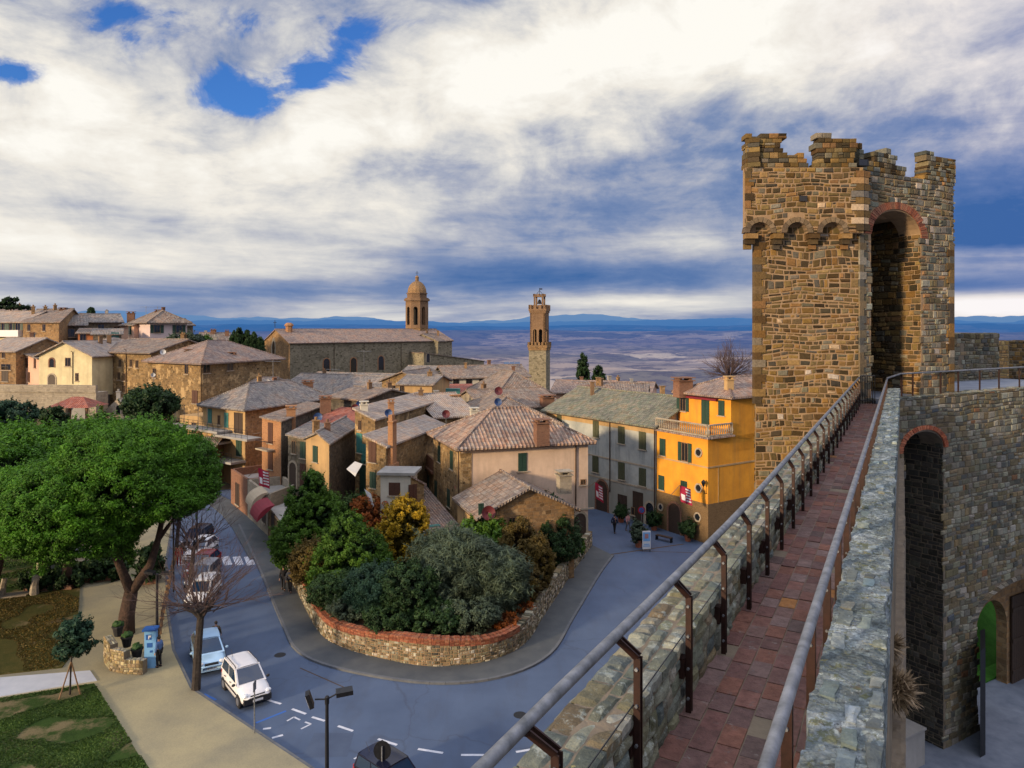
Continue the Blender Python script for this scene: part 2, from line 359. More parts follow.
def m_cement():
    m, nt, b = newmat('lichen_cement'); w = coord(nt, 'World')
    c = ramp(nt, noise(nt, w, 2.2, 9, .75), [(.35,(.10,.13,.135)), (.5,(.27,.33,.345)), (.62,(.50,.58,.62))])
    vo = nd(nt, 'ShaderNodeTexVoronoi'); vo.inputs['Scale'].default_value = 26; nt.links.new(w, vo.inputs['Vector'])
    sp = nt.nodes.new('ShaderNodeSeparateColor'); nt.links.new(vo.outputs['Color'], sp.inputs[0])
    c = mixc(nt, .55, c, ramp(nt, sp.outputs[0], [(0,(.55,.55,.55)), (.7,(1.1,1.1,1.1)), (1,(1.9,1.9,1.8))]), 'MULTIPLY')
    for sc, t, col in ((5, .55, (.20,.22,.10)), (9, .60, (.50,.43,.14)), (13, .58, (.05,.055,.06)), (21, .60, (.62,.66,.68)), (3.1, .6, (.17,.14,.10)), (7.3,.61,(.24,.30,.40))):
        f = ramp(nt, noise(nt, w, sc, 9, .8), [(t,(0,0,0)), (t+.04,(1,1,1))])
        c = mixc(nt, math_(nt, 'MULTIPLY', f, .8), c, col)
    nt.links.new(c, b.inputs['Base Color']); b.inputs['Roughness'].default_value = .92
    b.inputs['Specular IOR Level'].default_value = .2
    n1 = bump(nt, b, noise(nt, w, 6, 10, .8), 1., .16)
    bump(nt, b, vo.outputs['Distance'], 1., .05, n1)
m_cement()

# ------------------------------------------------------------------ mesh building
ORG = {}
class MB:
    def __init__(s): s.v=[]; s.f=[]; s.c=[]
    def add(s, verts, faces, col=None):
        o=len(s.v); s.v.extend([tuple(x) for x in verts])
        for f in faces: s.f.append([i+o for i in f]); s.c.append(col or (1,1,1))
    def box(s, c, sz, rz=0, col=None):
        x,y,z=[k/2 for k in sz]; cs,sn=math.cos(rz),math.sin(rz)
        vs=[]
        for dz in (-z,z):
            for dx,dy in ((-x,-y),(x,-y),(x,y),(-x,y)): vs.append((c[0]+dx*cs-dy*sn, c[1]+dx*sn+dy*cs, c[2]+dz))
        s.add(vs, [(0,3,2,1),(4,5,6,7),(0,1,5,4),(1,2,6,5),(2,3,7,6),(3,0,4,7)], col)
    def obox(s, o, a, b, c, col=None):
        o,a,b,c=Vector(o),Vector(a),Vector(b),Vector(c)
        if a.cross(b).dot(c) < 0: a,b=b,a
        vs=[o,o+a,o+a+b,o+b,o+c,o+a+c,o+a+b+c,o+b+c]
        s.add(vs, [(0,3,2,1),(4,5,6,7),(0,1,5,4),(1,2,6,5),(2,3,7,6),(3,0,4,7)], col)
    def prism(s, poly, z0, z1, col=None):
        n=len(poly); ar=sum(poly[i][0]*poly[(i+1)%n][1]-poly[(i+1)%n][0]*poly[i][1] for i in range(n))
        if ar<0: poly=poly[::-1]
        zf=z0 if callable(z0) else (lambda p: z0); zg=z1 if callable(z1) else (lambda p: z1)
        vs=[(p[0],p[1],zf(p)) for p in poly]+[(p[0],p[1],zg(p)) for p in poly]
        s.add(vs, [list(range(n))[::-1], list(range(n,2*n))]+[(i,(i+1)%n,n+(i+1)%n,n+i) for i in range(n)], col)
    def tube(s, pts, r, n=6, col=None, caps=True):
        pts=[Vector(p) for p in pts]; rs=r if isinstance(r,(list,tuple)) else [r]*len(pts)
        rings=[]; up=None
        for i,p in enumerate(pts):
            d=(pts[min(i+1,len(pts)-1)]-pts[max(i-1,0)]).normalized()
            if up is None: up=Vector((0,0,1)) if abs(d.z)<.9 else Vector((1,0,0))
            a=d.cross(up)
            if a.length<1e-4: a=d.cross(Vector((0,1,0)))
            a.normalize(); b=d.cross(a).normalized(); up=-b if False else up
            rings.append([p+(a*math.cos(2*PI*k/n)+b*math.sin(2*PI*k/n))*rs[i] for k in range(n)])
        vs=[q for rg in rings for q in rg]; fs=[]
        for i in range(len(pts)-1):
            for k in range(n): fs.append((i*n+k, i*n+(k+1)%n, (i+1)*n+(k+1)%n, (i+1)*n+k))
        if caps: fs.append(list(range(n))[::-1]); fs.append([(len(pts)-1)*n+k for k in range(n)])
        s.add(vs, fs, col)
    def lathe(s, c, prof, n=16, col=None):
        vs=[]; fs=[]
        for r,z in prof:
            for k in range(n): vs.append((c[0]+r*math.cos(2*PI*k/n), c[1]+r*math.sin(2*PI*k/n), c[2]+z))
        for i in range(len(prof)-1):
            for k in range(n): fs.append((i*n+k,i*n+(k+1)%n,(i+1)*n+(k+1)%n,(i+1)*n+k))
        fs.append(list(range(n))[::-1]); fs.append([(len(prof)-1)*n+k for k in range(n)])
        s.add(vs, fs, col)
    def blob(s, c, r, col=None, n=8, m=6, jit=0):
        prof=[]
        vs=[]; fs=[]
        for i in range(m+1):
            t=PI*i/m-PI/2
            for k in range(n):
                j=1+random.uniform(-jit,jit)
                vs.append((c[0]+r[0]*math.cos(t)*math.cos(2*PI*k/n)*j, c[1]+r[1]*math.cos(t)*math.sin(2*PI*k/n)*j, c[2]+r[2]*math.sin(t)*j))
        for i in range(m):
            for k in range(n): fs.append((i*n+k,i*n+(k+1)%n,(i+1)*n+(k+1)%n,(i+1)*n+k))
        s.add(vs, fs, col)
    def build(s, name, mat, parent=None, smooth=False, org=None):
        if parent is not None: org=ORG.get(parent.name, Vector((0,0,0)))
        elif org is None:
            a=np.array(s.v); mn=a.min(0); mx=a.max(0); org=Vector(((mn[0]+mx[0])/2,(mn[1]+mx[1])/2,mn[2]))
        me=bpy.data.meshes.new(name)
        a=np.array(s.v,dtype=np.float64)-np.array(org)
        me.from_pydata(a.tolist(), [], s.f); finish(me, s.c, smooth)
        me.materials.append(M(mat) if isinstance(mat,str) else mat)
        o=bpy.data.objects.new(name, me); COL.objects.link(o)
        if parent is not None: o.parent=parent
        else: o.location=org
        ORG[o.name]=Vector(org)
        return o
def finish(me, cols, smooth=False, uvw=None):
    nl=len(me.loops); npol=len(me.polygons)
    li=np.empty(nl,dtype=np.int32); me.loops.foreach_get('vertex_index',li)
    co=np.empty(len(me.vertices)*3); me.vertices.foreach_get('co',co); co=co.reshape(-1,3)
    nm=np.empty(npol*3); me.polygons.foreach_get('normal',nm); nm=nm.reshape(-1,3)
    tot=np.empty(npol,dtype=np.int32); me.polygons.foreach_get('loop_total',tot)
    pn=np.repeat(nm,tot,axis=0); pc=co[li]
    t=np.stack([-pn[:,1],pn[:,0],np.zeros(nl)],1); ln=np.linalg.norm(t,axis=1)
    flat=ln<.05; t[flat]=(1,0,0); ln[flat]=1; t/=ln[:,None]
    b=np.cross(pn,t); b[flat]=(0,1,0)
    uv=np.stack([(pc*t).sum(1),(pc*b).sum(1)],1)
    l=me.uv_layers.new(name='UVMap'); l.data.foreach_set('uv',uv.astype(np.float32).ravel())
    if cols is not None:
        ca=me.color_attributes.new('Col','FLOAT_COLOR','CORNER')
        c=np.array(cols,dtype=np.float32).reshape(-1,3); c=np.concatenate([c,np.ones((len(c),1),np.float32)],1)
        ca.data.foreach_set('color',np.repeat(c,tot,axis=0).ravel())
    if smooth: me.polygons.foreach_set('use_smooth',np.ones(npol,dtype=bool))
    me.update()

def tag(o, label=None, cat=None, group=None, kind=None):
    if label: o['label']=label
    if cat: o['category']=cat
    if group: o['group']=group
    if kind: o['kind']=kind
    return o
def thing(name, label, cat, loc=(0,0,0), group=None):
    o=bpy.data.objects.new(name,None); COL.objects.link(o); o.location=loc; o.empty_display_size=.2
    ORG[o.name]=Vector(loc); return tag(o,label,cat,group)
def dup(root, loc, rz=0, label=None, sc=None, name=None):
    r=root.copy(); COL.objects.link(r); r.location=loc; r.rotation_euler=(0,0,rz)
    if sc: r.scale=(sc,sc,sc) if isinstance(sc,(int,float)) else sc
    if label: r['label']=label
    for ch in list(root.children):
        c=ch.copy(); COL.objects.link(c); c.parent=r
        for g in list(ch.children):
            d=g.copy(); COL.objects.link(d); d.parent=c
    return r
def structure(mb, name, mat, smooth=False): return tag(mb.build(name, mat, smooth=smooth), kind='structure')

# stones laid one by one on a plane: O origin, U along, V up, N out
def stones(mb, O, U, V, N, W, H, ch=(.18,.32), cl=(.25,.6), mask=None, pal=STONE_WARM, gap=.018, out=.04, thick=0, rag=0, seed=0, skip=0, special=None, bev=.03, res=0,wr=.07,kv=1.):
    R=random.Random(seed); O,U,V,N=Vector(O),Vector(U).normalized(),Vector(V).normalized(),Vector(N).normalized()
    wu=lambda a,b: a+mnoise.noise(Vector((a*.9,b*.9,seed)))*wr*max(0,min(1,a/.6,(W-a)/.6))
    wv=lambda a,b: b+mnoise.noise(Vector((a*.7,b*.9,seed+40)))*wr*1.3*max(0,min(1,b/.3,(H-b)/.3))
    v=0
    while v<H-.02:
        h=min(R.uniform(*ch),H-v)
        if H-v-h<ch[0]*.5: h=H-v
        u=-R.uniform(0,cl[0])
        while u<W-.01:
            l=R.uniform(*cl); u0,u1=max(u,0),min(u+l,W)
            if W-u1<cl[0]*.35: u1=W
            parts=[(v,h)]
            if h>max(ch[1]*.72,.2) and R.random()<.22: k_=R.uniform(.4,.6); parts=[(v,h*k_),(v+h*k_,h*(1-k_))]
            for v_,h_ in (parts if u1-u0>.05 else ()):
                um,vmn=(u0+u1)/2,v_+h_/2
                if (mask is None or mask(um,vmn)) and R.random()>=skip:
                    p=out*R.uniform(.3,1.2)
                    c=R.choice(pal); k=R.uniform(.6,1.35); k=1+(k-1)*kv; cc=(min(1,c[0]*.93*k*R.uniform(.93,1.07)),min(1,c[1]*k),min(1,c[2]*k*R.uniform(.9,1.1)))
                    if special and R.random()<special[1]: cc=R.choice(special[0])
                    g=gap; j=lambda: R.uniform(-g,g)*.6
                    b=min(bev*R.uniform(.7,1.5),(u1-u0)*.25,h_*.28)
                    q=[(u0+g+j(),v_+g+j()),(u1-g+j(),v_+g+j()),(u1-g+j(),v_+h_-g+j()),(u0+g+j(),v_+h_-g+j())]
                    q=[(wu(a_,b_),wv(a_,b_)) for a_,b_ in q]
                    cx,cy=sum(a[0] for a in q)/4,sum(a[1] for a in q)/4
                    sx=1-b*2/max(u1-u0,.05); sy=1-b*2/max(h_,.05)
                    back=-max(thick,.02) if not thick else -thick+R.uniform(-.04,.04)
                    if res:
                        n=res; grid=[]
                        for jj in range(n+1):
                            for ii in range(n+1):
                                a,bb=ii/n,jj/n
                                q0=[q[0][k]*(1-a)*(1-bb)+q[1][k]*a*(1-bb)+q[2][k]*a*bb+q[3][k]*(1-a)*bb for k in (0,1)]
                                e=min(a,1-a,bb,1-bb)
                                pr=p*(min(1,e*n/1.2)**.5)+ (mnoise.noise(O*3+Vector((q0[0]*5,q0[1]*5,seed)))*.018+mnoise.noise(Vector((q0[0]*14,q0[1]*14,seed+9)))*.012)*(1 if e>0 else .3)
                                ww=.0 if e>0 else 1
                                grid.append(O+U*(q0[0]+mnoise.noise(Vector((q0[0]*7,q0[1]*7,3)))*.02)+V*(q0[1]+mnoise.noise(Vector((q0[0]*7,q0[1]*7,8)))*.02)+N*pr)
                        fs=[(jj*(n+1)+ii,jj*(n+1)+ii+1,(jj+1)*(n+1)+ii+1,(jj+1)*(n+1)+ii) for jj in range(n) for ii in range(n)]
                        base=len(grid)
                        per=[(ii,0) for ii in range(n)]+[(n,jj) for jj in range(n)]+[(ii,n) for ii in range(n,0,-1)]+[(0,jj) for jj in range(n,0,-1)]
                        idx=[jj*(n+1)+ii for ii,jj in per]
                        for i_ in idx: grid.append(grid[i_]-N*(.05+p))
                        m_=len(idx)
                        for k_ in range(m_): fs.append((idx[k_],base+k_,base+(k_+1)%m_,idx[(k_+1)%m_]))
                        mb.add(grid,fs,cc)
                    else:
                        vs=[O+U*a+V*bb+N*back for a,bb in q]+[O+U*a+V*bb+N*(p*.35) for a,bb in q]+[O+U*(cx+(a-cx)*sx)+V*(cy+(bb-cy)*sy)+N*p for a,bb in q]
                        fs=[(0,1,5,4),(1,2,6,5),(2,3,7,6),(3,0,4,7),(4,5,9,8),(5,6,10,9),(6,7,11,10),(7,4,8,11),(8,9,10,11)]
                        if thick: fs.append((3,2,1,0))
                        mb.add(vs,fs,cc)
            u+=l
        v+=h
def arch_ring(mb, C, U, V, N, r0, r1, n, pal, out=.05, back=.3, a0=0, a1=PI, gap=.04, sy=1.0, seed=1):
    R=random.Random(seed); C,U,V,N=Vector(C),Vector(U),Vector(V),Vector(N)
    for i in range(n):
        g=(a1-a0)/n*gap
        t0=a0+(a1-a0)*i/n+g; t1=a0+(a1-a0)*(i+1)/n-g; o=out*R.uniform(.7,1.2)
        pts=[(r0,t0),(r1,t0),(r1,t1),(r0,t1)]
        pp=[C+U*(r*math.cos(t))+V*(r*math.sin(t)*sy) for r,t in pts]
        c=R.choice(pal); k=R.uniform(.8,1.2); c=tuple(x*k for x in c)
        vs=[p-N*back for p in pp]+[p+N*o for p in pp]
        mb.add(vs,[(0,1,2,3),(7,6,5,4),(0,4,5,1),(1,5,6,2),(2,6,7,3),(3,7,4,0)],c)
def arch_wall(mb, O, U, V, N, u0, u1, v0, v1, ua, ub, vs_, thick, n=12, col=None, vb=None, sy=1.0):
    """slab (front face in plane O,U,V; going back by thick) with a round-headed opening ua..ub, springing vs_"""
    O,U,V,N=Vector(O),Vector(U),Vector(V),Vector(N); vb=v0 if vb is None else vb
    def pr(a,b,c,d):   # slab over quad in uv
        f=[O+U*p[0]+V*p[1] for p in (a,b,c,d)]; k=[p-N*thick for p in f]
        mb.add(f+k,[(0,1,2,3),(7,6,5,4),(0,4,5,1),(1,5,6,2),(2,6,7,3),(3,7,4,0)],col)
    if ua>u0: pr((u0,v0),(ua,v0),(ua,v1),(u0,v1))
    if ub<u1: pr((ub,v0),(u1,v0),(u1,v1),(ub,v1))
    if vb>v0: pr((ua,v0),(ub,v0),(ub,vb),(ua,vb))
    r=(ub-ua)/2; cu=(ua+ub)/2
    pt=[(cu-r*math.cos(PI*i/n), vs_+r*sy*math.sin(PI*i/n)) for i in range(n+1)]
    for i in range(n): pr(pt[i],pt[i+1],(pt[i+1][0],v1),(pt[i][0],v1))

# ------------------------------------------------------------------ foliage
def rand_dirs(n):
    d=rng.normal(size=(n,3)); return d/np.linalg.norm(d,axis=1)[:,None]
def leaves(centers, normals, size, tone, up=.4, elong=1.6, jitter=.5):
    n=len(centers); nr=normals+rand_dirs(n)*.9+np.array([0,0,up]); nr/=np.linalg.norm(nr,axis=1)[:,None]
    t=np.cross(nr,rand_dirs(n)); t/=np.linalg.norm(t,axis=1)[:,None]+1e-9; b=np.cross(nr,t)
    s=size*(1+jitter*(rng.random(n)-.5)*2)[:,None]
    a=t*s*elong*.5; c=b*s*.5
    v=np.stack([centers-a,centers-c*.9+a*.1,centers+a,centers+c*.9+a*.1],1).reshape(-1,3)
    return v, tone
def clump_cloud(cl_c, cl_n, cl_r, per, size, flat=.75, elong=1.6, tonebase=None):
    k=len(cl_c); d=rand_dirs(k*per)
    N=np.repeat(cl_n,per,axis=0); C=np.repeat(cl_c,per,axis=0); R=np.repeat(cl_r,per)[:,None]
    s=np.sign((d*N).sum(1)); s[rng.random(len(s))<.25]*=-1
    s[s==0]=1
    d=d*s[:,None]
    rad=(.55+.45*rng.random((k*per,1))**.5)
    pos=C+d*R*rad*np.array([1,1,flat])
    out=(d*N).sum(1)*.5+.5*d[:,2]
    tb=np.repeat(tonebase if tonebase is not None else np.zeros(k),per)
    tone=np.clip(.38+.42*out*rad[:,0]+tb+rng.normal(size=k*per)*.1,0,1)  # leaves facing out and up lighter, lower ones darker: shading put into the tone
    return leaves(pos,d,size,tone,elong=elong)
def leaf_object(name, vt, mat, parent=None, org=None):
    v=np.concatenate([x[0] for x in vt]); tn=np.concatenate([x[1] for x in vt])
    if parent is not None: org=ORG[parent.name]
    elif org is None: mn=v.min(0); mx=v.max(0); org=Vector(((mn[0]+mx[0])/2,(mn[1]+mx[1])/2,mn[2]))
    n=len(v)//4; me=bpy.data.meshes.new(name)
    me.vertices.add(4*n); me.vertices.foreach_set('co',(v-np.array(org)).ravel().astype(np.float32))
    me.loops.add(4*n); me.loops.foreach_set('vertex_index',np.arange(4*n,dtype=np.int32))
    me.polygons.add(n); me.polygons.foreach_set('loop_start',np.arange(0,4*n,4,dtype=np.int32)); me.polygons.foreach_set('loop_total',np.full(n,4,dtype=np.int32))
    me.update(calc_edges=True)
    ca=me.color_attributes.new('Col','FLOAT_COLOR','CORNER')
    c=np.repeat(tn,4)[:,None]*np.ones((1,4)); c[:,3]=1; ca.data.foreach_set('color',c.astype(np.float32).ravel())
    me.materials.append(M(mat)); o=bpy.data.objects.new(name,me); COL.objects.link(o)
    if parent is not None: o.parent=parent
    else: o.location=org
    ORG[o.name]=Vector(org); return o
def lobes_crown(lobes, nclump, per, size, clr, flat=.75, elong=1.6, lowcut=-.55, fill=True, bumpy=.0, sprig=1.1):
    """lobes: (center, radii). clumps on the union's surface, some filler inside"""
    Cs=np.array([l[0] for l in lobes],float); Rs=np.array([l[1] for l in lobes],float)
    ar=(Rs.prod(1))**(2/3); pick=rng.choice(len(lobes),size=nclump*3,p=ar/ar.sum())
    d=rand_dirs(nclump*3); keep=d[:,2]>lowcut; d=d[keep]; pick=pick[keep]
    pos=Cs[pick]+d*Rs[pick]*(1+bumpy*rng.normal(size=(len(d),1)))
    ok=np.ones(len(pos),bool)
    for i in range(len(lobes)):
        q=((pos-Cs[i])/Rs[i]); ins=((q**2).sum(1)<.72)&(pick!=i); ok&=~ins
    pos=pos[ok][:nclump]; d=d[ok][:nclump]; 
    nn=d/Rs[pick[ok][:nclump]]; nn/=np.linalg.norm(nn,axis=1)[:,None]; nn=nn+np.array([0,0,.35]); nn/=np.linalg.norm(nn,axis=1)[:,None]
    r=clr*(.7+.6*rng.random(len(pos)))
    tb=(rng.random(len(pos))-.5)*.3+.12*nn[:,2]
    tb=tb+np.array([mnoise.noise(Vector(p*.7)) for p in pos])*.35
    out=[clump_cloud(pos,nn,r,per,size,flat,elong,tb)]
    # loose shoots standing out of the crown
    ks=int(nclump*sprig); ix_=rng.integers(0,len(pos),ks); dd=nn[ix_]+rand_dirs(ks)*.55+np.array([0,0,.45]); dd/=np.linalg.norm(dd,axis=1)[:,None]
    ln_=clr*(.8+1.5*rng.random(ks)); m_=16; tt=np.tile(np.linspace(.3,1,m_),ks)
    sp_=np.repeat(pos[ix_],m_,axis=0)+np.repeat(dd*ln_[:,None],m_,axis=0)*tt[:,None]+rng.normal(size=(ks*m_,3))*clr*.10
    out.append(leaves(sp_,np.repeat(dd,m_,axis=0),size,np.clip(.45+.25*tt+rng.normal(size=ks*m_)*.1,0,1),elong=elong))
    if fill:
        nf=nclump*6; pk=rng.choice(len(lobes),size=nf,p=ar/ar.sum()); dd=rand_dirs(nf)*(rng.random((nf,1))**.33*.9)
        out.append(leaves(Cs[pk]+dd*Rs[pk],rand_dirs(nf),size*3.2,np.full(nf,.02)))  # inner filler leaves near black: shade inside the crown put into the tone
    return out
def limb(mb, pts, r0, r1, n=8, wob=.0):
    k=len(pts); rs=[r0+(r1-r0)*i/(k-1) for i in range(k)]
    pts=[Vector(p)+Vector((random.uniform(-wob,wob),random.uniform(-wob,wob),0)) for p in pts]
    mb.tube(pts,rs,n)

# ------------------------------------------------------------------ camera, light, sky
cam=bpy.data.cameras.new('camera'); co=bpy.data.objects.new('camera',cam); COL.objects.link(co)
co.location=(0,0,CZ); co.rotation_euler=(PI/2,0,0)
cam.sensor_width=36; cam.lens=F/1024*36; cam.shift_y=-(384-HY)/1024; cam.clip_start=.1; cam.clip_end=120000
scene.camera=co
SUN_AZ, SUN_EL = math.radians(229), math.radians(13)
sd=Vector((math.sin(SUN_AZ)*math.cos(SUN_EL), math.cos(SUN_AZ)*math.cos(SUN_EL), math.sin(SUN_EL)))
sl=bpy.data.lights.new('sun','SUN'); sl.energy=4.9; sl.angle=math.radians(5); sl.color=(1,.74,.46)
so=bpy.data.objects.new('sun',sl); COL.objects.link(so); so.rotation_euler=sd.to_track_quat('Z','Y').to_euler(); so.location=sd*200

def build_world():
    w=bpy.data.worlds.new('World'); scene.world=w; w.use_nodes=True; nt=w.node_tree
    for n in list(nt.nodes): nt.nodes.remove(n)
    out=nt.nodes.new('ShaderNodeOutputWorld'); bg=nt.nodes.new('ShaderNodeBackground'); nt.links.new(bg.outputs[0],out.inputs[0])
    sky=nt.nodes.new('ShaderNodeTexSky'); sky.sky_type='NISHITA'; sky.sun_disc=False; sky.sun_elevation=SUN_EL; sky.sun_rotation=SUN_AZ
    sky.ozone_density=2.5; sky.dust_density=.6
    bg.inputs[1].default_value=.1
    tc=nt.nodes.new('ShaderNodeTexCoord'); nv=nt.nodes.new('ShaderNodeVectorMath'); nv.operation='NORMALIZE'; nt.links.new(tc.outputs['Generated'],nv.inputs[0])
    sx=nt.nodes.new('ShaderNodeSeparateXYZ'); nt.links.new(nv.outputs[0],sx.inputs[0])
    X,Y,Z=sx.outputs
    az=math_(nt,'ARCTAN2',X,Y); el=math_(nt,'ARCSINE',Z)
    # cloud deck coordinates
    zz=math_(nt,'ADD',math_(nt,'MAXIMUM',Z,0.0),.16)
    cb=nt.nodes.new('ShaderNodeCombineXYZ'); nt.links.new(math_(nt,'DIVIDE',X,zz),cb.inputs[0]); nt.links.new(math_(nt,'DIVIDE',Y,zz),cb.inputs[1])
    def nz(scale,detail,rough,dist,off,vec=None,sc=(1,1,1)):
        mp=nt.nodes.new('ShaderNodeMapping'); mp.inputs['Location'].default_value=off; mp.inputs['Scale'].default_value=sc
        nt.links.new(vec if vec is not None else cb.outputs[0],mp.inputs[0]); return noise(nt,mp.outputs[0],scale,detail,rough,dist)
    n1=nz(.95,10,.56,.25,(3.1,1.7,0)); n2=nz(.42,6,.55,.4,(7.7,2.2,0)); n3=nz(3.1,10,.62,.5,(1.3,9.1,0)); n4=nz(6.5,8,.62,.4,(4.3,2.1,0))
    cb2=nt.nodes.new('ShaderNodeCombineXYZ'); nt.links.new(az,cb2.inputs[0]); nt.links.new(el,cb2.inputs[1])
    st=nz(1,8,.55,.5,(4,1,0),cb2.outputs[0],(2.2,17,1)); st2=nz(1,7,.6,.6,(9,5,0),cb2.outputs[0],(4.5,26,1))
    n5=nz(1,9,.6,.35,(2.2,5.5,0),cb2.outputs[0],(7,10,1))
    def blob(px,py,sxp,syp,rot=0):
        A=math.atan2(px-512,720); E=math.atan2(328-py,math.hypot(px-512,720))
        a=math_(nt,'SUBTRACT',az,A); e=math_(nt,'SUBTRACT',el,E); c,s=math.cos(rot),math.sin(rot)
        u=math_(nt,'ADD',math_(nt,'MULTIPLY',a,c),math_(nt,'MULTIPLY',e,s)); v=math_(nt,'SUBTRACT',math_(nt,'MULTIPLY',e,c),math_(nt,'MULTIPLY',a,s))
        u=math_(nt,'DIVIDE',u,sxp/720); v=math_(nt,'DIVIDE',v,syp/720)
        r=math_(nt,'ADD',math_(nt,'MULTIPLY',u,u),math_(nt,'MULTIPLY',v,v))
        return math_(nt,'POWER',2.718,math_(nt,'MULTIPLY',r,-1))
    def acc(terms):
        t=None
        for w_,b_ in terms:
            x=math_(nt,'MULTIPLY',b_,w_); t=x if t is None else math_(nt,'ADD',t,x)
        return t
    r_=math.radians
    # coverage: where blue shows
    gaps=acc([(.16,blob(275,88,100,30,r_(8))),(.20,blob(230,98,34,16,0)),(.20,blob(305,72,34,24,0)),(.18,blob(347,38,26,22,0)),(.16,blob(120,40,50,20,0)),(.16,blob(150,12,110,12,0)),(.22,blob(28,72,44,12,r_(10))),(.16,blob(255,12,60,12,0)),(.12,blob(400,24,40,12,0)),(-.14,blob(255,60,30,14,0)),(-.14,blob(60,40,34,16,0)),(-.22,blob(40,38,50,20,0)),(-.20,blob(150,160,190,50,r_(20))),(-.3,blob(560,90,240,75,r_(15))),(-.2,blob(800,100,300,160,0)),(-.12,blob(200,62,90,14,r_(20)))])
    cov=math_(nt,'SUBTRACT',math_(nt,'ADD',math_(nt,'MULTIPLY',n1,.25),math_(nt,'MULTIPLY',math_(nt,'ADD',math_(nt,'MULTIPLY',math_(nt,'SUBTRACT',n5,.5),1.7),.5),.75)),gaps)
    cov=ramp(nt,cov,[(.26,(0,0,0)),(.33,(.30,.30,.30)),(.37,(.75,.75,.75)),(.44,(1,1,1))])
    cov=mixc(nt,ramp(nt,el,[(.16,(1,1,1)),(.24,(0,0,0))]),cov,(1,1,1))
    # brightness of the cloud
    br=acc([(.36,blob(170,150,260,80,r_(14))),(.36,blob(520,90,270,70,r_(16))),(.30,blob(660,30,220,50,r_(5))),(.18,blob(60,250,200,28,0)),(.12,blob(600,245,140,16,0)),
            (-.14,blob(330,178,150,20,r_(12))),(-.36,blob(640,190,170,46,r_(14))),(-.15,blob(860,150,200,60,0)),(.2,blob(60,70,110,40,0)),(-.22,blob(990,200,90,45,0)),(.16,blob(930,90,170,60,0)),(-.14,blob(1000,215,90,30,0)),(.12,blob(880,40,200,50,0)),
            (.10,blob(1000,262,70,14,0)),(-.25,blob(300,285,330,16,0)),(.30,blob(640,303,160,9,0)),(.55,blob(1000,305,110,9,0)),(-.30,blob(1000,285,110,8,0)),(-.22,blob(640,275,160,12,0)),(-.18,blob(180,225,160,14,0)),(.14,blob(90,300,120,8,0)),(-.12,blob(1024,240,60,14,0))])
    shade=math_(nt,'ADD',math_(nt,'MULTIPLY',math_(nt,'SUBTRACT',n1,.5),.85),math_(nt,'MULTIPLY',math_(nt,'SUBTRACT',n2,.5),.7))
    shade=math_(nt,'ADD',shade,math_(nt,'MULTIPLY',math_(nt,'SUBTRACT',n5,.5),1.3))
    shade=math_(nt,'ADD',shade,math_(nt,'ADD',math_(nt,'MULTIPLY',math_(nt,'SUBTRACT',n3,.5),.55),math_(nt,'MULTIPLY',math_(nt,'SUBTRACT',n4,.5),.22)))
    # near the horizon streaks replace billows
    hz=ramp(nt,el,[(.0,(1,1,1)),(.23,(0,0,0))])
    str_=math_(nt,'ADD',math_(nt,'MULTIPLY',math_(nt,'SUBTRACT',st,.5),1.5),math_(nt,'MULTIPLY',math_(nt,'SUBTRACT',st2,.5),.7))
    mx=nt.nodes.new('ShaderNodeMix'); nt.links.new(hz,mx.inputs[0]); nt.links.new(shade,mx.inputs[2]); nt.links.new(str_,mx.inputs[3])
    s=math_(nt,'ADD',math_(nt,'ADD',mx.outputs[0],br),.50)
    cloud=ramp(nt,s,[(.0,(.05,.14,.36)),(.18,(.115,.20,.41)),(.33,(.21,.28,.46)),(.48,(.40,.43,.53)),(.62,(.62,.62,.63)),(.80,(.86,.82,.75)),(1.0,(1.0,.97,.90))])
    tint=ramp(nt,az,[(.0,(1,1,1)),(.35,(1,1,1)),(.62,(.97,.95,1.03))])
    cloud=mixc(nt,1.0,cloud,tint,'MULTIPLY')
    lk=nt.nodes.new('ShaderNodeVectorMath'); lk.operation='SCALE'; nt.links.new(cloud,lk.inputs[0]); lk.inputs[3].default_value=10.0
    skb=mixc(nt,1.0,sky.outputs[0],(.55,1.05,1.9),'MULTIPLY')
    f=mixc(nt,cov,skb,lk.outputs[0])
    # overhead sky, out of view, brightened to add fill light to the scene
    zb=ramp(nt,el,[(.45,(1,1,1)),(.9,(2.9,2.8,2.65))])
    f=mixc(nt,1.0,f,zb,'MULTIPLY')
    # below the horizon a dull earth bounce
    dn=ramp(nt,el,[(.0,(0,0,0)),(.002,(1,1,1))])
    dn=ramp(nt,math_(nt,'ADD',el,.02),[(.0,(0,0,0)),(.02,(1,1,1))])
    f=mixc(nt,dn,(1.3,1.2,1.05),f)
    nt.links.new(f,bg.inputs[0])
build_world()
scene.view_settings.view_transform='Standard'; scene.view_settings.look='None'; scene.view_settings.exposure=0; scene.view_settings.gamma=1
scene.cycles.max_bounces=6; scene.cycles.diffuse_bounces=3; scene.cycles.glossy_bounces=2; scene.cycles.transparent_max_bounces=6
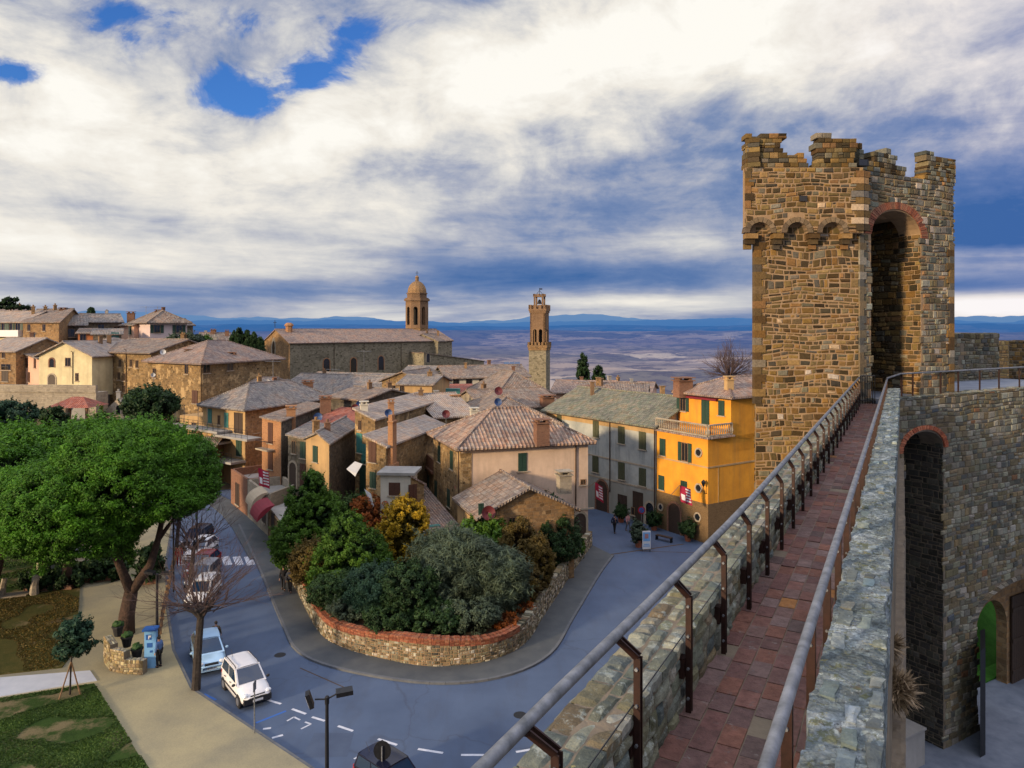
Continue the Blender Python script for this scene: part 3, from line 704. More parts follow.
# ------------------------------------------------------------------ terrain to the horizon
def sstep(a,b,x): t=min(1,max(0,(x-a)/(b-a))); return t*t*(3-2*t)
def ground_h(x,y):
    r=math.hypot(x,y)
    h=-.06
    if r>60:
        h+=sstep(84,104,y)*sstep(-28,-48,x)*5.8*(1-sstep(170,260,r))
        h+=sstep(84,104,y)*sstep(-50,-100,x)*3.5*(1-sstep(170,260,r))
    if r>190:
        f=sstep(190,800,r)
        h=h*(1-f)-235*f
        h+=f*(mnoise.fractal(Vector((x/900,y/900,2.2)),.9,2.1,5)*40)*sstep(500,1600,r)
        h+=sstep(2500,9000,r)*mnoise.fractal(Vector((x/3500,y/3500,5.1)),.9,2.1,5)*55
    if r>9000:
        az=math.atan2(x,y)
        def ridge(rc,wd,top,seed,rough):
            n=mnoise.fractal(Vector((az*rough,seed,0)),.8,2.2,6)
            return math.exp(-((r-rc)/wd)**2)*(top+n*abs(top)*.75+235)
        h=max(h, -225+ridge(13000,2200,-40,1.3,9), -225+ridge(21000,3200,95,4.4,7), -225+ridge(33000,4500,330,8.8,6), -225+ridge(52000,7000,700,12.1,5))
    return h
def build_ground():
    rad=[0,8,16,26,38,50,60]; r=60
    while r<62000: r*=1.035 if r<2000 else 1.028; rad.append(r)
    fa=[math.radians(a) for a in np.arange(-52,52.01,.22)]; ba=[math.radians(a) for a in np.arange(56,308,6)]
    A=fa+ba; n=len(A); vs=[]; fs=[]
    for R in rad:
        for a in A:
            x,y=R*math.sin(a),R*math.cos(a)
            vs.append((x,y,ground_h(x,y)))
    for i in range(len(rad)-1):
        for k in range(n):
            q=(i*n+k,(i+1)*n+k,(i+1)*n+(k+1)%n,i*n+(k+1)%n)
            fs.append(q)
    me=bpy.data.meshes.new('ground'); me.from_pydata(vs,[],[f[::-1] for f in fs]); me.update()
    me.polygons.foreach_set('use_smooth',[True]*len(fs))
    m,nt,b=newmat('land'); w=coord(nt,'World')
    g=nt.nodes.new('ShaderNodeNewGeometry'); ln=nt.nodes.new('ShaderNodeVectorMath'); ln.operation='LENGTH'; nt.links.new(g.outputs['Position'],ln.inputs[0])
    d=ln.outputs['Value']
    near=ramp(nt,noise(nt,w,.5,6,.7),[(.3,(.07,.06,.035)),(.7,(.15,.13,.08))])
    vo=nd(nt,'ShaderNodeTexVoronoi'); vo.inputs['Scale'].default_value=.0011
    dn=nd(nt,'ShaderNodeTexNoise'); dn.inputs['Scale'].default_value=.003; dn.inputs['Detail'].default_value=4; nt.links.new(w,dn.inputs['Vector'])
    vm=nt.nodes.new('ShaderNodeVectorMath'); vm.operation='MULTIPLY_ADD'; nt.links.new(dn.outputs['Color'],vm.inputs[0]); vm.inputs[1].default_value=(900,900,0); nt.links.new(w,vm.inputs[2])
    nt.links.new(vm.outputs[0],vo.inputs['Vector'])
    sp=nt.nodes.new('ShaderNodeSeparateColor'); nt.links.new(vo.outputs['Color'],sp.inputs[0])
    fld=ramp(nt,sp.outputs[0],[(0,(.10,.10,.10)),(.25,(.26,.22,.20)),(.4,(.52,.42,.33)),(.55,(.13,.13,.12)),(.75,(.38,.30,.24)),(.88,(.66,.56,.42)),(1,(.13,.16,.11))],'CONSTANT')
    fld=mixc(nt,.3,fld,ramp(nt,noise(nt,w,.0006,7,.65),[(.35,(.13,.12,.15)),(.65,(.42,.35,.30))]))
    wd=ramp(nt,noise(nt,w,.004,8,.75),[(.5,(0,0,0)),(.56,(1,1,1))])
    fld=mixc(nt,math_(nt,'MULTIPLY',wd,.8),fld,(.055,.05,.085))
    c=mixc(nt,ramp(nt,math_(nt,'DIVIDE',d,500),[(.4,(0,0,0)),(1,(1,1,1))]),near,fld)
    # haze painted on the land: its colour fades into a blue glow with distance
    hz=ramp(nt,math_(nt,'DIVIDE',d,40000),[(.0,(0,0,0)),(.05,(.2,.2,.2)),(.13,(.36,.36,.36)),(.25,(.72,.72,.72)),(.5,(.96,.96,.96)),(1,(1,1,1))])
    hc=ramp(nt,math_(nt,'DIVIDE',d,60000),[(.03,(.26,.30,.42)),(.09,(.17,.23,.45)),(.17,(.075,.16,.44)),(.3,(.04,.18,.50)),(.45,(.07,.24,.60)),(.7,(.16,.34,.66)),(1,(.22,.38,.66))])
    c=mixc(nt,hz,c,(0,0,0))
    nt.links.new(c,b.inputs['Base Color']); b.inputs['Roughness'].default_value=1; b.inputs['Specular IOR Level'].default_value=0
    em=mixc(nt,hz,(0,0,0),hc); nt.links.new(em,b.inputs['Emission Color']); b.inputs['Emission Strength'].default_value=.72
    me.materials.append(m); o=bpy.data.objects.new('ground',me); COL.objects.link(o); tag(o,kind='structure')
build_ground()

# ------------------------------------------------------------------ street, pavements, lawns
def slab(name,poly,z0,z1,mat):
    mb=MB(); mb.prism([(p[0],p[1]) for p in poly],z0,z1); return structure(mb,name,mat)
def gp(pts,z=0): return [G(a,b,z) for a,b in pts]
slab('road',[(-75,-30),(60,-30),(60,27),(46,100),(-60,104),(-75,70)],-.5,0.0,'asphalt')
# kerbed beige pavement on the left with the tree strip
kerb=gp([(345,800),(310,768),(250,728),(190,688),(172,650),(166,610),(165,560),(172,520),(165,505)],.12)
pav=kerb+[Vector((-80,78,0)),Vector((-80,20,0)),Vector((-30,20,0))]
slab('pavement',pav,-.3,.12,'beige_pavement')
mb=MB()
for i in range(len(kerb)-1):
    a,b=kerb[i],kerb[i+1]; d=(b-a).normalized(); n=Vector((d.y,-d.x,0))
    if n.x<0: n=-n
    L=(b-a).length; k=0
    while k<L-.02:
        l=min(1.0,L-k); mb.obox(a+d*(k+.008)+n*.004+Vector((0,0,-.3)),d*(l-.016),n*.16,(0,0,.285)); k+=1.0
structure(mb,'kerb','kerbstone')
def lawn(name,poly,mat,z=.12,th=.05):
    mb=MB(); mb.prism([(p[0],p[1]) for p in gp(poly,z)],z-.1,z+th)
    return structure(mb,name,mat)
lawn('lawn',[(-160,716),(0,699),(94,684),(98,690),(160,790),(-160,850)],'grass_green')
lawn('lawn',[(-220,700),(0,675),(62,668),(76,650),(80,588),(0,598),(-160,612)],'grass_brown')
lawn('lawn',[(-160,546),(28,540),(60,568),(50,586),(0,594),(-160,608)],'grass_green')
mb=MB()
pp=gp([(-200,703),(0,678),(90,671),(97,681),(0,697),(-160,714)],.12); mb.prism([(p[0],p[1]) for p in pp],.1,.16); structure(mb,'marble_path','marble')
# grass blades standing on the lawns
def blades(poly,n,tone,mat,z=.17,size=.13):
    pts=[p for p in gp(poly,.12)]; xs=[p.x for p in pts]; ys=[p.y for p in pts]; out=[]
    q=rng.random((n,2))*[max(xs)-min(xs),max(ys)-min(ys)]+[min(xs),min(ys)]
    ins=np.zeros(n,bool); k=len(pts)
    for i in range(k):
        x1,y1,x2,y2=pts[i].x,pts[i].y,pts[(i+1)%k].x,pts[(i+1)%k].y
        c=((y1>q[:,1])!=(y2>q[:,1]))&(q[:,0]<(x2-x1)*(q[:,1]-y1)/((y2-y1) or 1e-9)+x1); ins^=c
    q=q[ins]; nz=np.array([mnoise.noise(Vector((a*.45,b*.45,0))) for a,b in q]); keep=nz<.12; q=q[keep]; nz=nz[keep]
    c=np.column_stack([q,np.full(len(q),z)]); d=rand_dirs(len(q)); d[:,2]*=.3
    return leaves(c,d,size,np.clip(.5-nz+rng.normal(size=len(q))*.15,0,1),up=.2)
o=leaf_object('grass',[blades([(-20,701),(0,699),(94,684),(98,690),(156,780),(-20,790)],90000,0,'',size=.06,z=.175)],'leaf_grass'); tag(o,'short patchy grass growing on the lower lawn','grass',kind='stuff')
o=leaf_object('grass',[blades([(-20,676),(0,675),(62,668),(76,650),(80,590),(0,600),(-20,600)],30000,0,'',size=.07,z=.18)],'leaf_brown'); tag(o,'dull brownish grass on the upper lawn under the pines','grass',kind='stuff')
o=leaf_object('grass',[blades([(-30,548),(28,542),(58,568),(48,585),(0,592),(-30,592)],16000,0,'',size=.09,z=.18)],'leaf_grass'); tag(o,'greener grass on the lawn beyond the stone step','grass',kind='stuff')
# pavement round the garden wall
WB=gp([(277,556),(300,598),(318,632),(345,650),(400,664),(440,668),(490,662),(525,645),(545,615),(575,570),(592,546)])
KB=gp([(240,525),(262,572),(283,622),(300,652),(345,670),(430,683),(500,677),(548,655),(572,618),(598,575),(612,556)])
def smooth_line(p,n=4):
    out=[]
    for i in range(len(p)-1):
        p0,p1,p2,p3=p[max(i-1,0)],p[i],p[i+1],p[min(i+2,len(p)-1)]
        for k in range(n):
            t=k/n; out.append(.5*((2*p1)+(p2-p0)*t+(2*p0-5*p1+4*p2-p3)*t*t+(3*p1-p0-3*p2+p3)*t**3))
    out.append(p[-1]); return out
WBs,KBs=smooth_line(WB,5),smooth_line(KB,5)
mb=MB()
for i in range(len(WBs)-1):
    mb.prism([WBs[i],WBs[i+1],KBs[i+1],KBs[i]],-.2,.11)
structure(mb,'sidewalk','sidewalk')
mb=MB()
for i in range(len(KBs)-1):
    a,b=KBs[i],KBs[i+1]; d=(b-a); n=Vector((d.y,-d.x,0)).normalized()
    if n.y>0 and abs(n.y)>.3: n=-n
    mid=(WBs[i]-a); 
    if n.dot(mid)>0: n=-n
    mb.obox(a+n*.003+Vector((0,0,-.2)),d,n*.17,(0,0,.315))
structure(mb,'kerb','kerbstone')
# west pavement strip along the shop row
a=gp([(186,500),(205,501),(222,515),(232,528),(250,560)]); b=gp([(212,492),(231,501),(246,513),(266,530),(277,556)])
slab('sidewalk',a+b[::-1],-.2,.10,'sidewalk')
# painted markings
mb=MB()
def line(a,b,w,z=.004):
    a,b=G(*a),G(*b); d=(b-a).normalized(); n=Vector((-d.y,d.x,0))*w/2
    mb.add([(p.x,p.y,z) for p in (a-n,b-n,b+n,a+n)],[(0,1,2,3)])
for a,b in (((265,699),(281,704)),((292,709),(306,714)),((312,717),(325,721)),((338,726),(353,731)),((378,739),(397,745)),((418,749),(443,753)),((461,755),(484,755)),((516,752),(540,748)),((560,740),(585,730)),
            ((263,729),(271,728)),((272,738),(283,735))): line(a,b,.15)
for a,b,c in (((287,721),(294,717),(300,720)),((301,729),(311,724),(305,722)),((354,759),(364,754),(372,760))): line(a,b,.1); line(b,c,.1)
line((357,768),(371,760),.1)
structure(mb,'road_marking','marking')
mb=MB(); line((600,556),(684,544),.22,.003); line((640,551),(700,553),.12,.0035); line((556,612),(594,580),.10,.003); line((300,668),(350,690),.08,.003); structure(mb,'road_seam','soil')
mb=MB()
for px,py,w_,h_ in ((330,745,2.,2.),):
    c=G(px,py); mb.add([(c.x-w_/2,c.y-h_/2,.0025),(c.x+w_/2,c.y-h_/2*.9,.0025),(c.x+w_/2*.9,c.y+h_/2,.0025),(c.x-w_/2,c.y+h_/2,.0025)],[(0,1,2,3)])
structure(mb,'road_patch','asphalt_patch')
for px,py,lb in ((280,655,'round iron manhole cover in the bend by the garden wall'),(520,715,'round iron manhole cover on the lower road')):
    c=G(px,py); mb=MB(); mb.lathe((c.x,c.y,.001),[(.33,0),(.33,.006),(.28,.008)],20); o=mb.build('manhole_cover','iron_dark'); tag(o,lb,'manhole cover')
mb=MB()
for k in range(7):      # zebra crossing
    x=255-11.4*k-2; line((x-1.8,565),(x-5.2,556.5),.62) if k<7 else None
structure(mb,'zebra_crossing','marking')
mb=MB(); line((256,723),(286,711),.14); line((204,694),(216,700),.14)
structure(mb,'parking_marking','marking_blue')

# ------------------------------------------------------------------ garden wall with brick top, and planting
GZ=1.25
wl=thing('garden_wall','curving rubble stone garden wall with orange brick coping around the shrubs','wall',WBs[20])
# offset inward normals
def inward(i,pl):
    a,b=pl[max(i-1,0)],pl[min(i+1,len(pl)-1)]; d=(b-a).normalized(); n=Vector((-d.y,d.x,0)); return n
core,face,cop=MB(),MB(),MB()
R=random.Random(4)
PALW=[(.22,.19,.13),(.32,.27,.18),(.16,.14,.10),(.40,.35,.26),(.27,.20,.12),(.50,.45,.36),(.13,.12,.09)]
inn=[WBs[i]+inward(i,WBs)*.42 for i in range(len(WBs))]
hts=[1.5+.15*math.sin(i*.35) for i in range(len(WBs))]
for i in range(len(WBs)-1):
    a,b,c,d=WBs[i],WBs[i+1],inn[i+1],inn[i]; h=(hts[i]+hts[i+1])/2
    core.prism([a,b,c,d],-.1,h-.25)
    dr=(b-a).normalized(); n=-inward(i,WBs)
    dirn=dr; out=Vector((dr.y,-dr.x,0))
    stones(face,a+Vector((0,0,0)),dr,(0,0,1),out,(b-a).length,h-.3,(.12,.24),(.14,.34),pal=PALW,gap=.02,out=.045,seed=i)
    brickpart = i<34
    L=(b-a).length
    if brickpart:   # sloping brick band
        rows=3
        for r_ in range(rows):
            k=0
            while k<L-.01:
                l=min(.26,L-k); cc=R.choice(BRICKS); f=R.uniform(.75,1.2); cc=tuple(x*f for x in cc)
                z0=h-.30+r_*.09; o_=.05-.0*r_
                cop.obox(a+dr*(k+.008)+out*o_+Vector((0,0,z0)),dr*(l-.016),-out*.2,(0,0,.078),cc); k+=.26
        k=0
        while k<L-.01:
            l=min(.085,L-k); cc=R.choice(BRICKS); f=R.uniform(.8,1.25); cc=tuple(x*f for x in cc)
            cop.obox(a+dr*(k+.006)+out*.07+Vector((0,0,h-.03)),dr*(l-.012),-out*.30,(0,0,.07+R.uniform(0,.012)),cc); k+=.085
        k=0
        while k<L-.01:
            l=min(.085,L-k); cc=R.choice(BRICKS); f=R.uniform(.8,1.25); cc=tuple(x*f for x in cc)
            cop.obox(a+dr*(k+.006)-out*.24+Vector((0,0,h-.03)),dr*(l-.012),-out*.24,(0,0,.10+R.uniform(0,.012)),cc); k+=.085
    else:
        stones(cop,a+Vector((0,0,h-.28))+out*.0,dr,(0,0,1),out,L,.28,(.12,.15),(.2,.4),pal=PALW,gap=.012,out=.04,thick=.44,seed=i+90)
core.build('core','mortar_pink',wl); face.build('stone_face','masonry',wl); cop.build('coping','masonry',wl)
tag(wl,kind='thing')
gpoly=inn+[Vector((4.5,72,0)),Vector((-4,64,0)),Vector((-14,66,0)),Vector((-20,66,0))]
mb=MB(); mb.prism([(p.x,p.y) for p in gpoly],-.1,GZ); structure(mb,'garden_soil','soil')

def shrub(name,label,px,pyb,Y,rx,h,mat,n=90,per=70,size=.13,z0=GZ,lob=None,clr=.38,elong=1.6,flat=.9,group=None,stem='bark_dark',ry=None,lowcut=-.8,bumpy=.06):
    b=XY(px,Y); b.z=z0; t=thing(name,label,'shrub' if 'tree' not in name and 'cypress' not in name else 'tree',b,group)
    ry=ry or rx
    if lob is None:
        lob=[((0,0,.55),(1,1,.5))]
        for k in range(4):
            a=random.uniform(0,2*PI); lob.append(((math.cos(a)*.45,math.sin(a)*.45,random.uniform(.4,.75)),(.55,.55,.28)))
    lobes=[((b.x+c[0]*rx,b.y+c[1]*ry,z0+c[2]*h),(r[0]*rx,r[1]*ry,r[2]*h)) for c,r in lob]
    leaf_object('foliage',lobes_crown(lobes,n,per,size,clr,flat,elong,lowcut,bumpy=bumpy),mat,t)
    mb=MB()
    for k in range(3): 
        a=random.uniform(0,2*PI); limb(mb,[b,b+Vector((.15*rx*math.cos(a),.15*rx*math.sin(a),h*.3)),b+Vector((.4*rx*math.cos(a),.4*ry*math.sin(a),h*.7))],.07,.025,5)
    mb.build('stem',stem,t)
    return t
CON=[((0,0,.5),(1,1,.5)),((.1,0,.72),(.7,.7,.28)),((-.15,.1,.3),(1.05,1.,.28)),((.05,0,.88),(.35,.35,.14))]
CONE=[((0,0,.3),(1,1,.32)),((.1,.05,.52),(.78,.78,.26)),((-.08,.05,.70),(.52,.52,.22)),((.04,0,.88),(.24,.24,.14)),((-.4,-.1,.25),(.6,.6,.25)),((.45,.1,.3),(.55,.55,.26))]
OLV=[((0,0,.5),(.85,.85,.45)),((-.45,.1,.6),(.6,.6,.36)),((.45,-.1,.55),(.6,.6,.38)),((.1,.1,.8),(.5,.5,.2)),((.1,-.3,.35),(.7,.6,.3))]
shrub('tall_laurel','tall cone shaped green laurel at the left end of the walled garden',311,0,54.5,2.6,7.0,'leaf_green',520,120,.09,lob=CONE,clr=.32)
shrub('dark_bush','dark low bush below the tall laurel near the two walkers',316,0,50,1.5,2.9,'leaf_brown',160,80,.08)
shrub('bright_thuja','bright green rounded thuja between the tall laurel and the yellow shrub',348,0,50,2.7,5.1,'leaf_green',460,110,.085,lob=CONE,clr=.3)
shrub('rose_shrub','orange leafed shrub behind the bright green thuja',382,0,60,2.6,4.0,'leaf_rust',150,60,.1,clr=.28)
shrub('yellow_shrub','tall yellow leafed shrub between the thuja and the olive',404,0,54,1.8,5.0,'leaf_yellow',230,60,.10,clr=.3,lob=CON)
shrub('blue_juniper','dark blue green juniper low in front of the thuja',376,0,45.6,1.9,2.7,'leaf_blue',300,110,.075,clr=.28)
shrub('dark_juniper','dark green juniper just left of the olive',410,0,44.6,1.7,3.1,'leaf_dark',240,110,.075,clr=.28)
shrub('olive_tree','large grey green olive with feathery shoots in the middle of the garden',455,0,47,2.4,4.1,'leaf_olive',560,190,.05,lob=OLV,clr=.5,elong=7,flat=1.3,bumpy=.2)
shrub('small_olive','second grey green olive leaning over the coping right of the large one',496,0,46.6,1.7,3.3,'leaf_olive',330,190,.05,lob=OLV,clr=.5,elong=7,flat=1.15,bumpy=.1)
shrub('broadleaf_laurel','glossy bright green laurel behind the olives by the stone annex',487,0,53,2.1,3.7,'leaf_green',220,60,.15,clr=.34)
shrub('brown_photinia','brown green rounded shrub in front of the stone annex',520,0,50.5,2.1,4.5,'leaf_brown',360,110,.08,lob=CONE,clr=.3)
shrub('dark_bay','dark green bay tree at the right end of the garden',548,0,56,2.2,4.8,'leaf_dark',330,100,.1,lob=CONE)
shrub('golden_shrub','golden shrub leaning over the right end of the garden wall',538,0,49.5,.9,3.4,'leaf_brown',120,80,.07,clr=.25)
shrub('brown_shrub','small brown shrub beside the golden shrub over the wall',526,0,47.4,1.1,2.3,'leaf_brown',120,80,.07,clr=.25)
shrub('rust_groundcover','rust coloured low shrub behind the brick coping',500,0,44.0,1.0,.45,'leaf_rust',60,40,.06,clr=.15)
shrub('rust_creeper','rust coloured creeper at the right of the brick coping',524,0,46.0,.6,.5,'leaf_rust',40,40,.06,clr=.15)
shrub('low_broom','low green broom in front of the dark junipers',436,0,43.2,1.6,1.3,'leaf_dark',160,90,.07,clr=.22)
shrub('dark_hedge','dark clipped hedge behind the yellow shrub',380,0,64,4.2,3.1,'leaf_dark',260,80,.11,ry=1.0)
shrub('low_privet','low dark privet behind the coping between the thuja and the juniper',338,0,46.6,1.7,2.0,'leaf_dark',180,90,.075,clr=.25)
shrub('low_myrtle','low dark myrtle directly behind the brick coping below the blue juniper',392,0,43.6,1.6,1.3,'leaf_dark',160,90,.07,clr=.22)
shrub('low_rosemary','low grey green rosemary at the left bend of the brick coping',352,0,45.0,1.3,1.2,'leaf_olive',130,90,.06,clr=.22)
shrub('grey_lavender','grey green low shrub behind the coping below the small olive',470,0,43.6,1.7,1.5,'leaf_olive',160,110,.06,clr=.25)
# ------------------------------------------------------------------ houses
class House: pass
HOUSES=[]
def house(name,label,A,B,D=None,C=None,z0=0,ze=8,roof='hip',rise=1.6,wm='stone_grey',rm='tiles_brown',ov=.4,group=None,cat='house',depth=None,wallh=None,org=None):
    A,B=[XY(*p) if not isinstance(p,Vector) else p.copy() for p in (A,B)]
    for p in (A,B): p.z=0
    u=B-A
    if D is not None: D=XY(*D) if not isinstance(D,Vector) else D; w=D-A
    elif C is not None: C=XY(*C) if not isinstance(C,Vector) else C; w=C-B
    else: w=Vector((-u.y,u.x,0)).normalized()*(depth or 8)
    w.z=0; D=A+w; C=B+w
    h=House(); h.A,h.B,h.C,h.D=A,B,C,D; h.z0,h.ze=z0,ze
    cen=(A+B+C+D)/4; cen.z=z0
    h.root=thing(name,label,cat,cen,group); h.label=label
    U=u.normalized(); W=w.normalized(); h.U,h.W=U,W
    a,b,c,d=[p+o for p,o in ((A,-U*ov-W*ov),(B,U*ov-W*ov),(C,U*ov+W*ov),(D,-U*ov+W*ov))]
    Z=lambda p,z: Vector((p.x,p.y,z))
    mid=lambda p,q,t=.5: p+(q-p)*t
    mb=MB()
    mb.prism([A,B,C,D],z0-1.5,ze)
    rt=ze+rise; tops=[]; lo=ze; lu,lw=u.length,w.length
    if roof=='hip':
        if lu>=lw:
            k=min(.5,lw/2/lu); r1,r2=mid(mid(a,d),mid(b,c),k),mid(mid(a,d),mid(b,c),1-k)
            r1,r2=Z(r1,rt),Z(r2,rt)
            tops=[[Z(a,lo),Z(b,lo),r2,r1],[Z(b,lo),Z(c,lo),r2],[Z(c,lo),Z(d,lo),r1,r2],[Z(d,lo),Z(a,lo),r1]]
        else:
            k=min(.5,lu/2/lw); r1,r2=mid(mid(a,b),mid(d,c),k),mid(mid(a,b),mid(d,c),1-k); r1,r2=Z(r1,rt),Z(r2,rt)
            tops=[[Z(a,lo),Z(b,lo),r1],[Z(b,lo),Z(c,lo),r2,r1],[Z(c,lo),Z(d,lo),r2],[Z(d,lo),Z(a,lo),r1,r2]]
        h.ridge=(r1,r2)
    elif roof=='gx':      # ridge parallel to the front AB
        r1,r2=Z(mid(a,d),rt),Z(mid(b,c),rt)
        tops=[[Z(a,lo),Z(b,lo),r2,r1],[Z(c,lo),Z(d,lo),r1,r2]]
        for p,q in ((A,D),(B,C)): mb.add([Z(p,ze-.02),Z(q,ze-.02),Z(mid(p,q),rt-.16)]+[Z(p,ze-.02)+U*(.25 if p is A else -.25),Z(q,ze-.02)+U*(.25 if p is A else -.25),Z(mid(p,q),rt-.16)+U*(.25 if p is A else -.25)],[(0,1,2),(5,4,3),(0,2,5,3),(1,4,5,2)])
        h.ridge=(r1,r2)
    elif roof=='gy':      # gable over the front AB
        r1,r2=Z(mid(a,b),rt),Z(mid(d,c),rt)
        tops=[[Z(b,lo),Z(c,lo),r2,r1],[Z(d,lo),Z(a,lo),r1,r2]]
        for p,q in ((A,B),(D,C)): mb.add([Z(p,ze-.02),Z(q,ze-.02),Z(mid(p,q),rt-.16)]+[Z(p,ze-.02)+W*(.25 if p is A else -.25),Z(q,ze-.02)+W*(.25 if p is A else -.25),Z(mid(p,q),rt-.16)+W*(.25 if p is A else -.25)],[(0,1,2),(5,4,3),(0,2,5,3),(1,4,5,2)])
        h.ridge=(r1,r2)
    elif roof in('shed','shedr','shedl'):
        hi={'shed':(0,0,1,1),'shedr':(0,1,1,0),'shedl':(1,0,0,1)}[roof]
        zz=[ze+rise*k for k in hi]
        tops=[[Z(a,zz[0]),Z(b,zz[1]),Z(c,zz[2]),Z(d,zz[3])]]
        q=[A,B,C,D]; vs=[Z(p,ze-.02) for p in q]+[Z(p,ze-.02+(rise-.1)*k) for p,k in zip(q,hi)]
        mb.add(vs,[(4,5,6,7),(0,1,5,4),(1,2,6,5),(2,3,7,6),(3,0,4,7)])
    h.wall=mb.build('wall',wm,h.root); HOUSES.append(h)
    if roof!='flat':
        rb=MB(); th=.16
        for t in tops:
            n=len(t); rb.add(t+[p-Vector((0,0,th)) for p in t],[list(range(n)),list(range(n,2*n))[::-1]]+[(i,n+i,n+(i+1)%n,(i+1)%n) for i in range(n)])
        # ridge and hip caps
        if hasattr(h,'ridge'):
            r1,r2=h.ridge; rb.tube([r1+Vector((0,0,.0)),mid(r1,r2)+Vector((0,0,-.03)),r2],.13,6)
            if roof=='hip':
                for cc,rr in (((a,r1),(d,r1),(b,r2),(c,r2)) if lu>=lw else ((a,r1),(b,r1),(c,r2),(d,r2))): rb.tube([Z(cc,lo+.02),rr],.11,6)
        h.roof=rb.build('roof',rm,h.root)
        # eave row of tile ends
        h.tops=tops
        if ov>0:
            eb=MB()
            loops=[t for t in tops]
            for t in loops:
                p,q=t[0],t[1]
                if abs(p.z-q.z)<.01:
                    L=(q-p).length; dd=(q-p)/L; k=0; inw=(t[2]-q); 
                    g=Vector((0,0,-th-.06))
                    eb.obox(p+g+dd*.05,dd*(L-.1),Vector((-dd.y,dd.x,0))*.14,(0,0,.06))
            if eb.v: eb.build('eave_gutter','copper_pipe',h.root)
    return h
def facept(h,face,px,py=None):
    p0,p1={'F':(h.A,h.B),'R':(h.B,h.C),'L':(h.D,h.A),'K':(h.C,h.D)}[face]
    U=(p1-p0); L=U.length; U=U/L; k=(px-512)/F
    # p0.x+t*U.x = k*(p0.y+t*U.y)
    t=(k*p0.y-p0.x)/(U.x-k*U.y)
    p=p0+U*t; N=Vector((U.y,-U.x,0))
    if py is not None: p=Vector((p.x,p.y,CZ-(py-HY)*p.y/F))
    return p,U,N,t
def window(h,face,px,py,w=.9,hh=1.3,st='plain',sm='shutter_green',fm='trimstone',name='window',paint='wood'):
    p,U,N,t=facept(h,face,px,py); V=Vector((0,0,1))
    mb=MB()
    if st=='round':
        k=14; c=p+N*.065; vs=[c]+[c+U*math.cos(2*PI*i/k)*w/2+V*math.sin(2*PI*i/k)*w/2 for i in range(k)]
        mb.add(vs,[(0,1+i,1+(i+1)%k) for i in range(k)]); wn=mb.build(name,'pane',h.root)
        f=MB(); arch_ring(f,p,U,V,N,w/2,w/2+.13,18,[(.1,.06,.03)],.12,.02,0,2*PI,gap=0); f.build('frame','trimstone' if fm=='trimstone' else fm,wn); return wn
    if st=='arch':
        k=10; r=w/2; base=[p-U*r-V*hh/2, p+U*r-V*hh/2]; top=[p+U*r*math.cos(PI*i/k)+V*(hh/2-r+r*math.sin(PI*i/k)) for i in range(k+1)]
        vs=[q+N*.015 for q in base+top]; mb.add(vs,[list(range(len(vs)))]); wn=mb.build(name,'pane' if name!='door' else 'darkwood',h.root)
        f=MB(); t_=.2; arch_ring(f,p+V*(hh/2-r),U,V,N,r,r+t_,13,[(.3,.12,.07),(.25,.2,.14)],.07,.02)
        for s in (-1,1): f.obox(p+U*(s*r+(0 if s>0 else -t_))-V*hh/2-N*.02,U*t_,V*(hh-r),N*.09,(.28,.2,.14))
        f.build('frame',fm,wn); return wn
    mb.obox(p-U*w/2-V*hh/2-N*.05,U*w,V*hh,N*.065)
    closed=st=='closed'
    wn=mb.build(name,('darkwood' if name=='door' and not closed else (sm if closed else 'pane')),h.root)
    f=MB(); t_=.07
    if closed:     # louvre leaves with a gap
        s=MB()
        for sgn in (-1,1):
            c=p+U*(sgn*w/4)+N*.02
            s.obox(c-U*(w/4-.015)-V*hh/2,U*(w/2-.03),V*hh,N*.035)
            for i in range(int(hh/.14)): s.obox(c-U*(w/4-.06)-V*(hh/2-.06-i*.14)+N*.035,U*(w/2-.12),V*.05,N*.015)
        s.build('shutter',sm,wn)
    else:
        pt=paint
        for sgn in (-1,1): f.obox(p+U*(sgn*(w/2-t_/2)-t_/2)-V*hh/2+N*.016,U*t_,V*hh,N*.03)
        f.obox(p-U*w/2+V*(hh/2-t_)+N*.017,U*w,V*t_,N*.03); f.obox(p-U*w/2-V*hh/2+N*.017,U*w,V*t_,N*.03)
        f.obox(p-U*.025-V*hh/2+N*.016,U*.05,V*hh,N*.025)
        f.build('frame',pt if name!='door' else 'darkwood',wn)
    sl_=MB(); sl_.obox(p-U*(w/2+.1)-V*(hh/2+.09),U*(w+.2),V*.085,N*.13); sl_.build('sill',fm,wn)
    if st in('open',):
        for sgn in (-1,1):
            s=MB(); c=p+U*sgn*(w/2+w*.26)+N*.03
            s.obox(c-U*w*.24-V*hh/2,U*w*.48,V*hh,N*.045)
            for i in range(int(hh/.14)): s.obox(c-U*(w*.24-.05)-V*(hh/2-.06-i*.14)+N*.045,U*(w*.48-.1),V*.05,N*.015)
            s.build('shutter',sm,wn)
    return wn
def windows(h,face,lst,**kw):
    for px,py in lst: window(h,face,px,py,**kw)
def chimney(h,px,pyt,Y,w=.7,hh=1.6,mat='brick_red',cap=True,parent=None,lab=None):
    p=P(px,pyt,Y); mb=MB()
    mb.box((p.x,p.y,p.z-hh/2-.2),(w,w*.8,hh+.4),.3)
    if cap:
        for s in (-1,1): mb.box((p.x+s*w*.32,p.y,p.z+.1),(w*.18,w*.7,.22),.3)
        mb.box((p.x,p.y,p.z-.04),(w*1.25,w*1.05,.09),.3); mb.box((p.x,p.y,p.z+.25),(w*1.25,w*1.05,.08),.3)
    return mb.build('chimney',mat,parent or getattr(h,'roof',h.root))
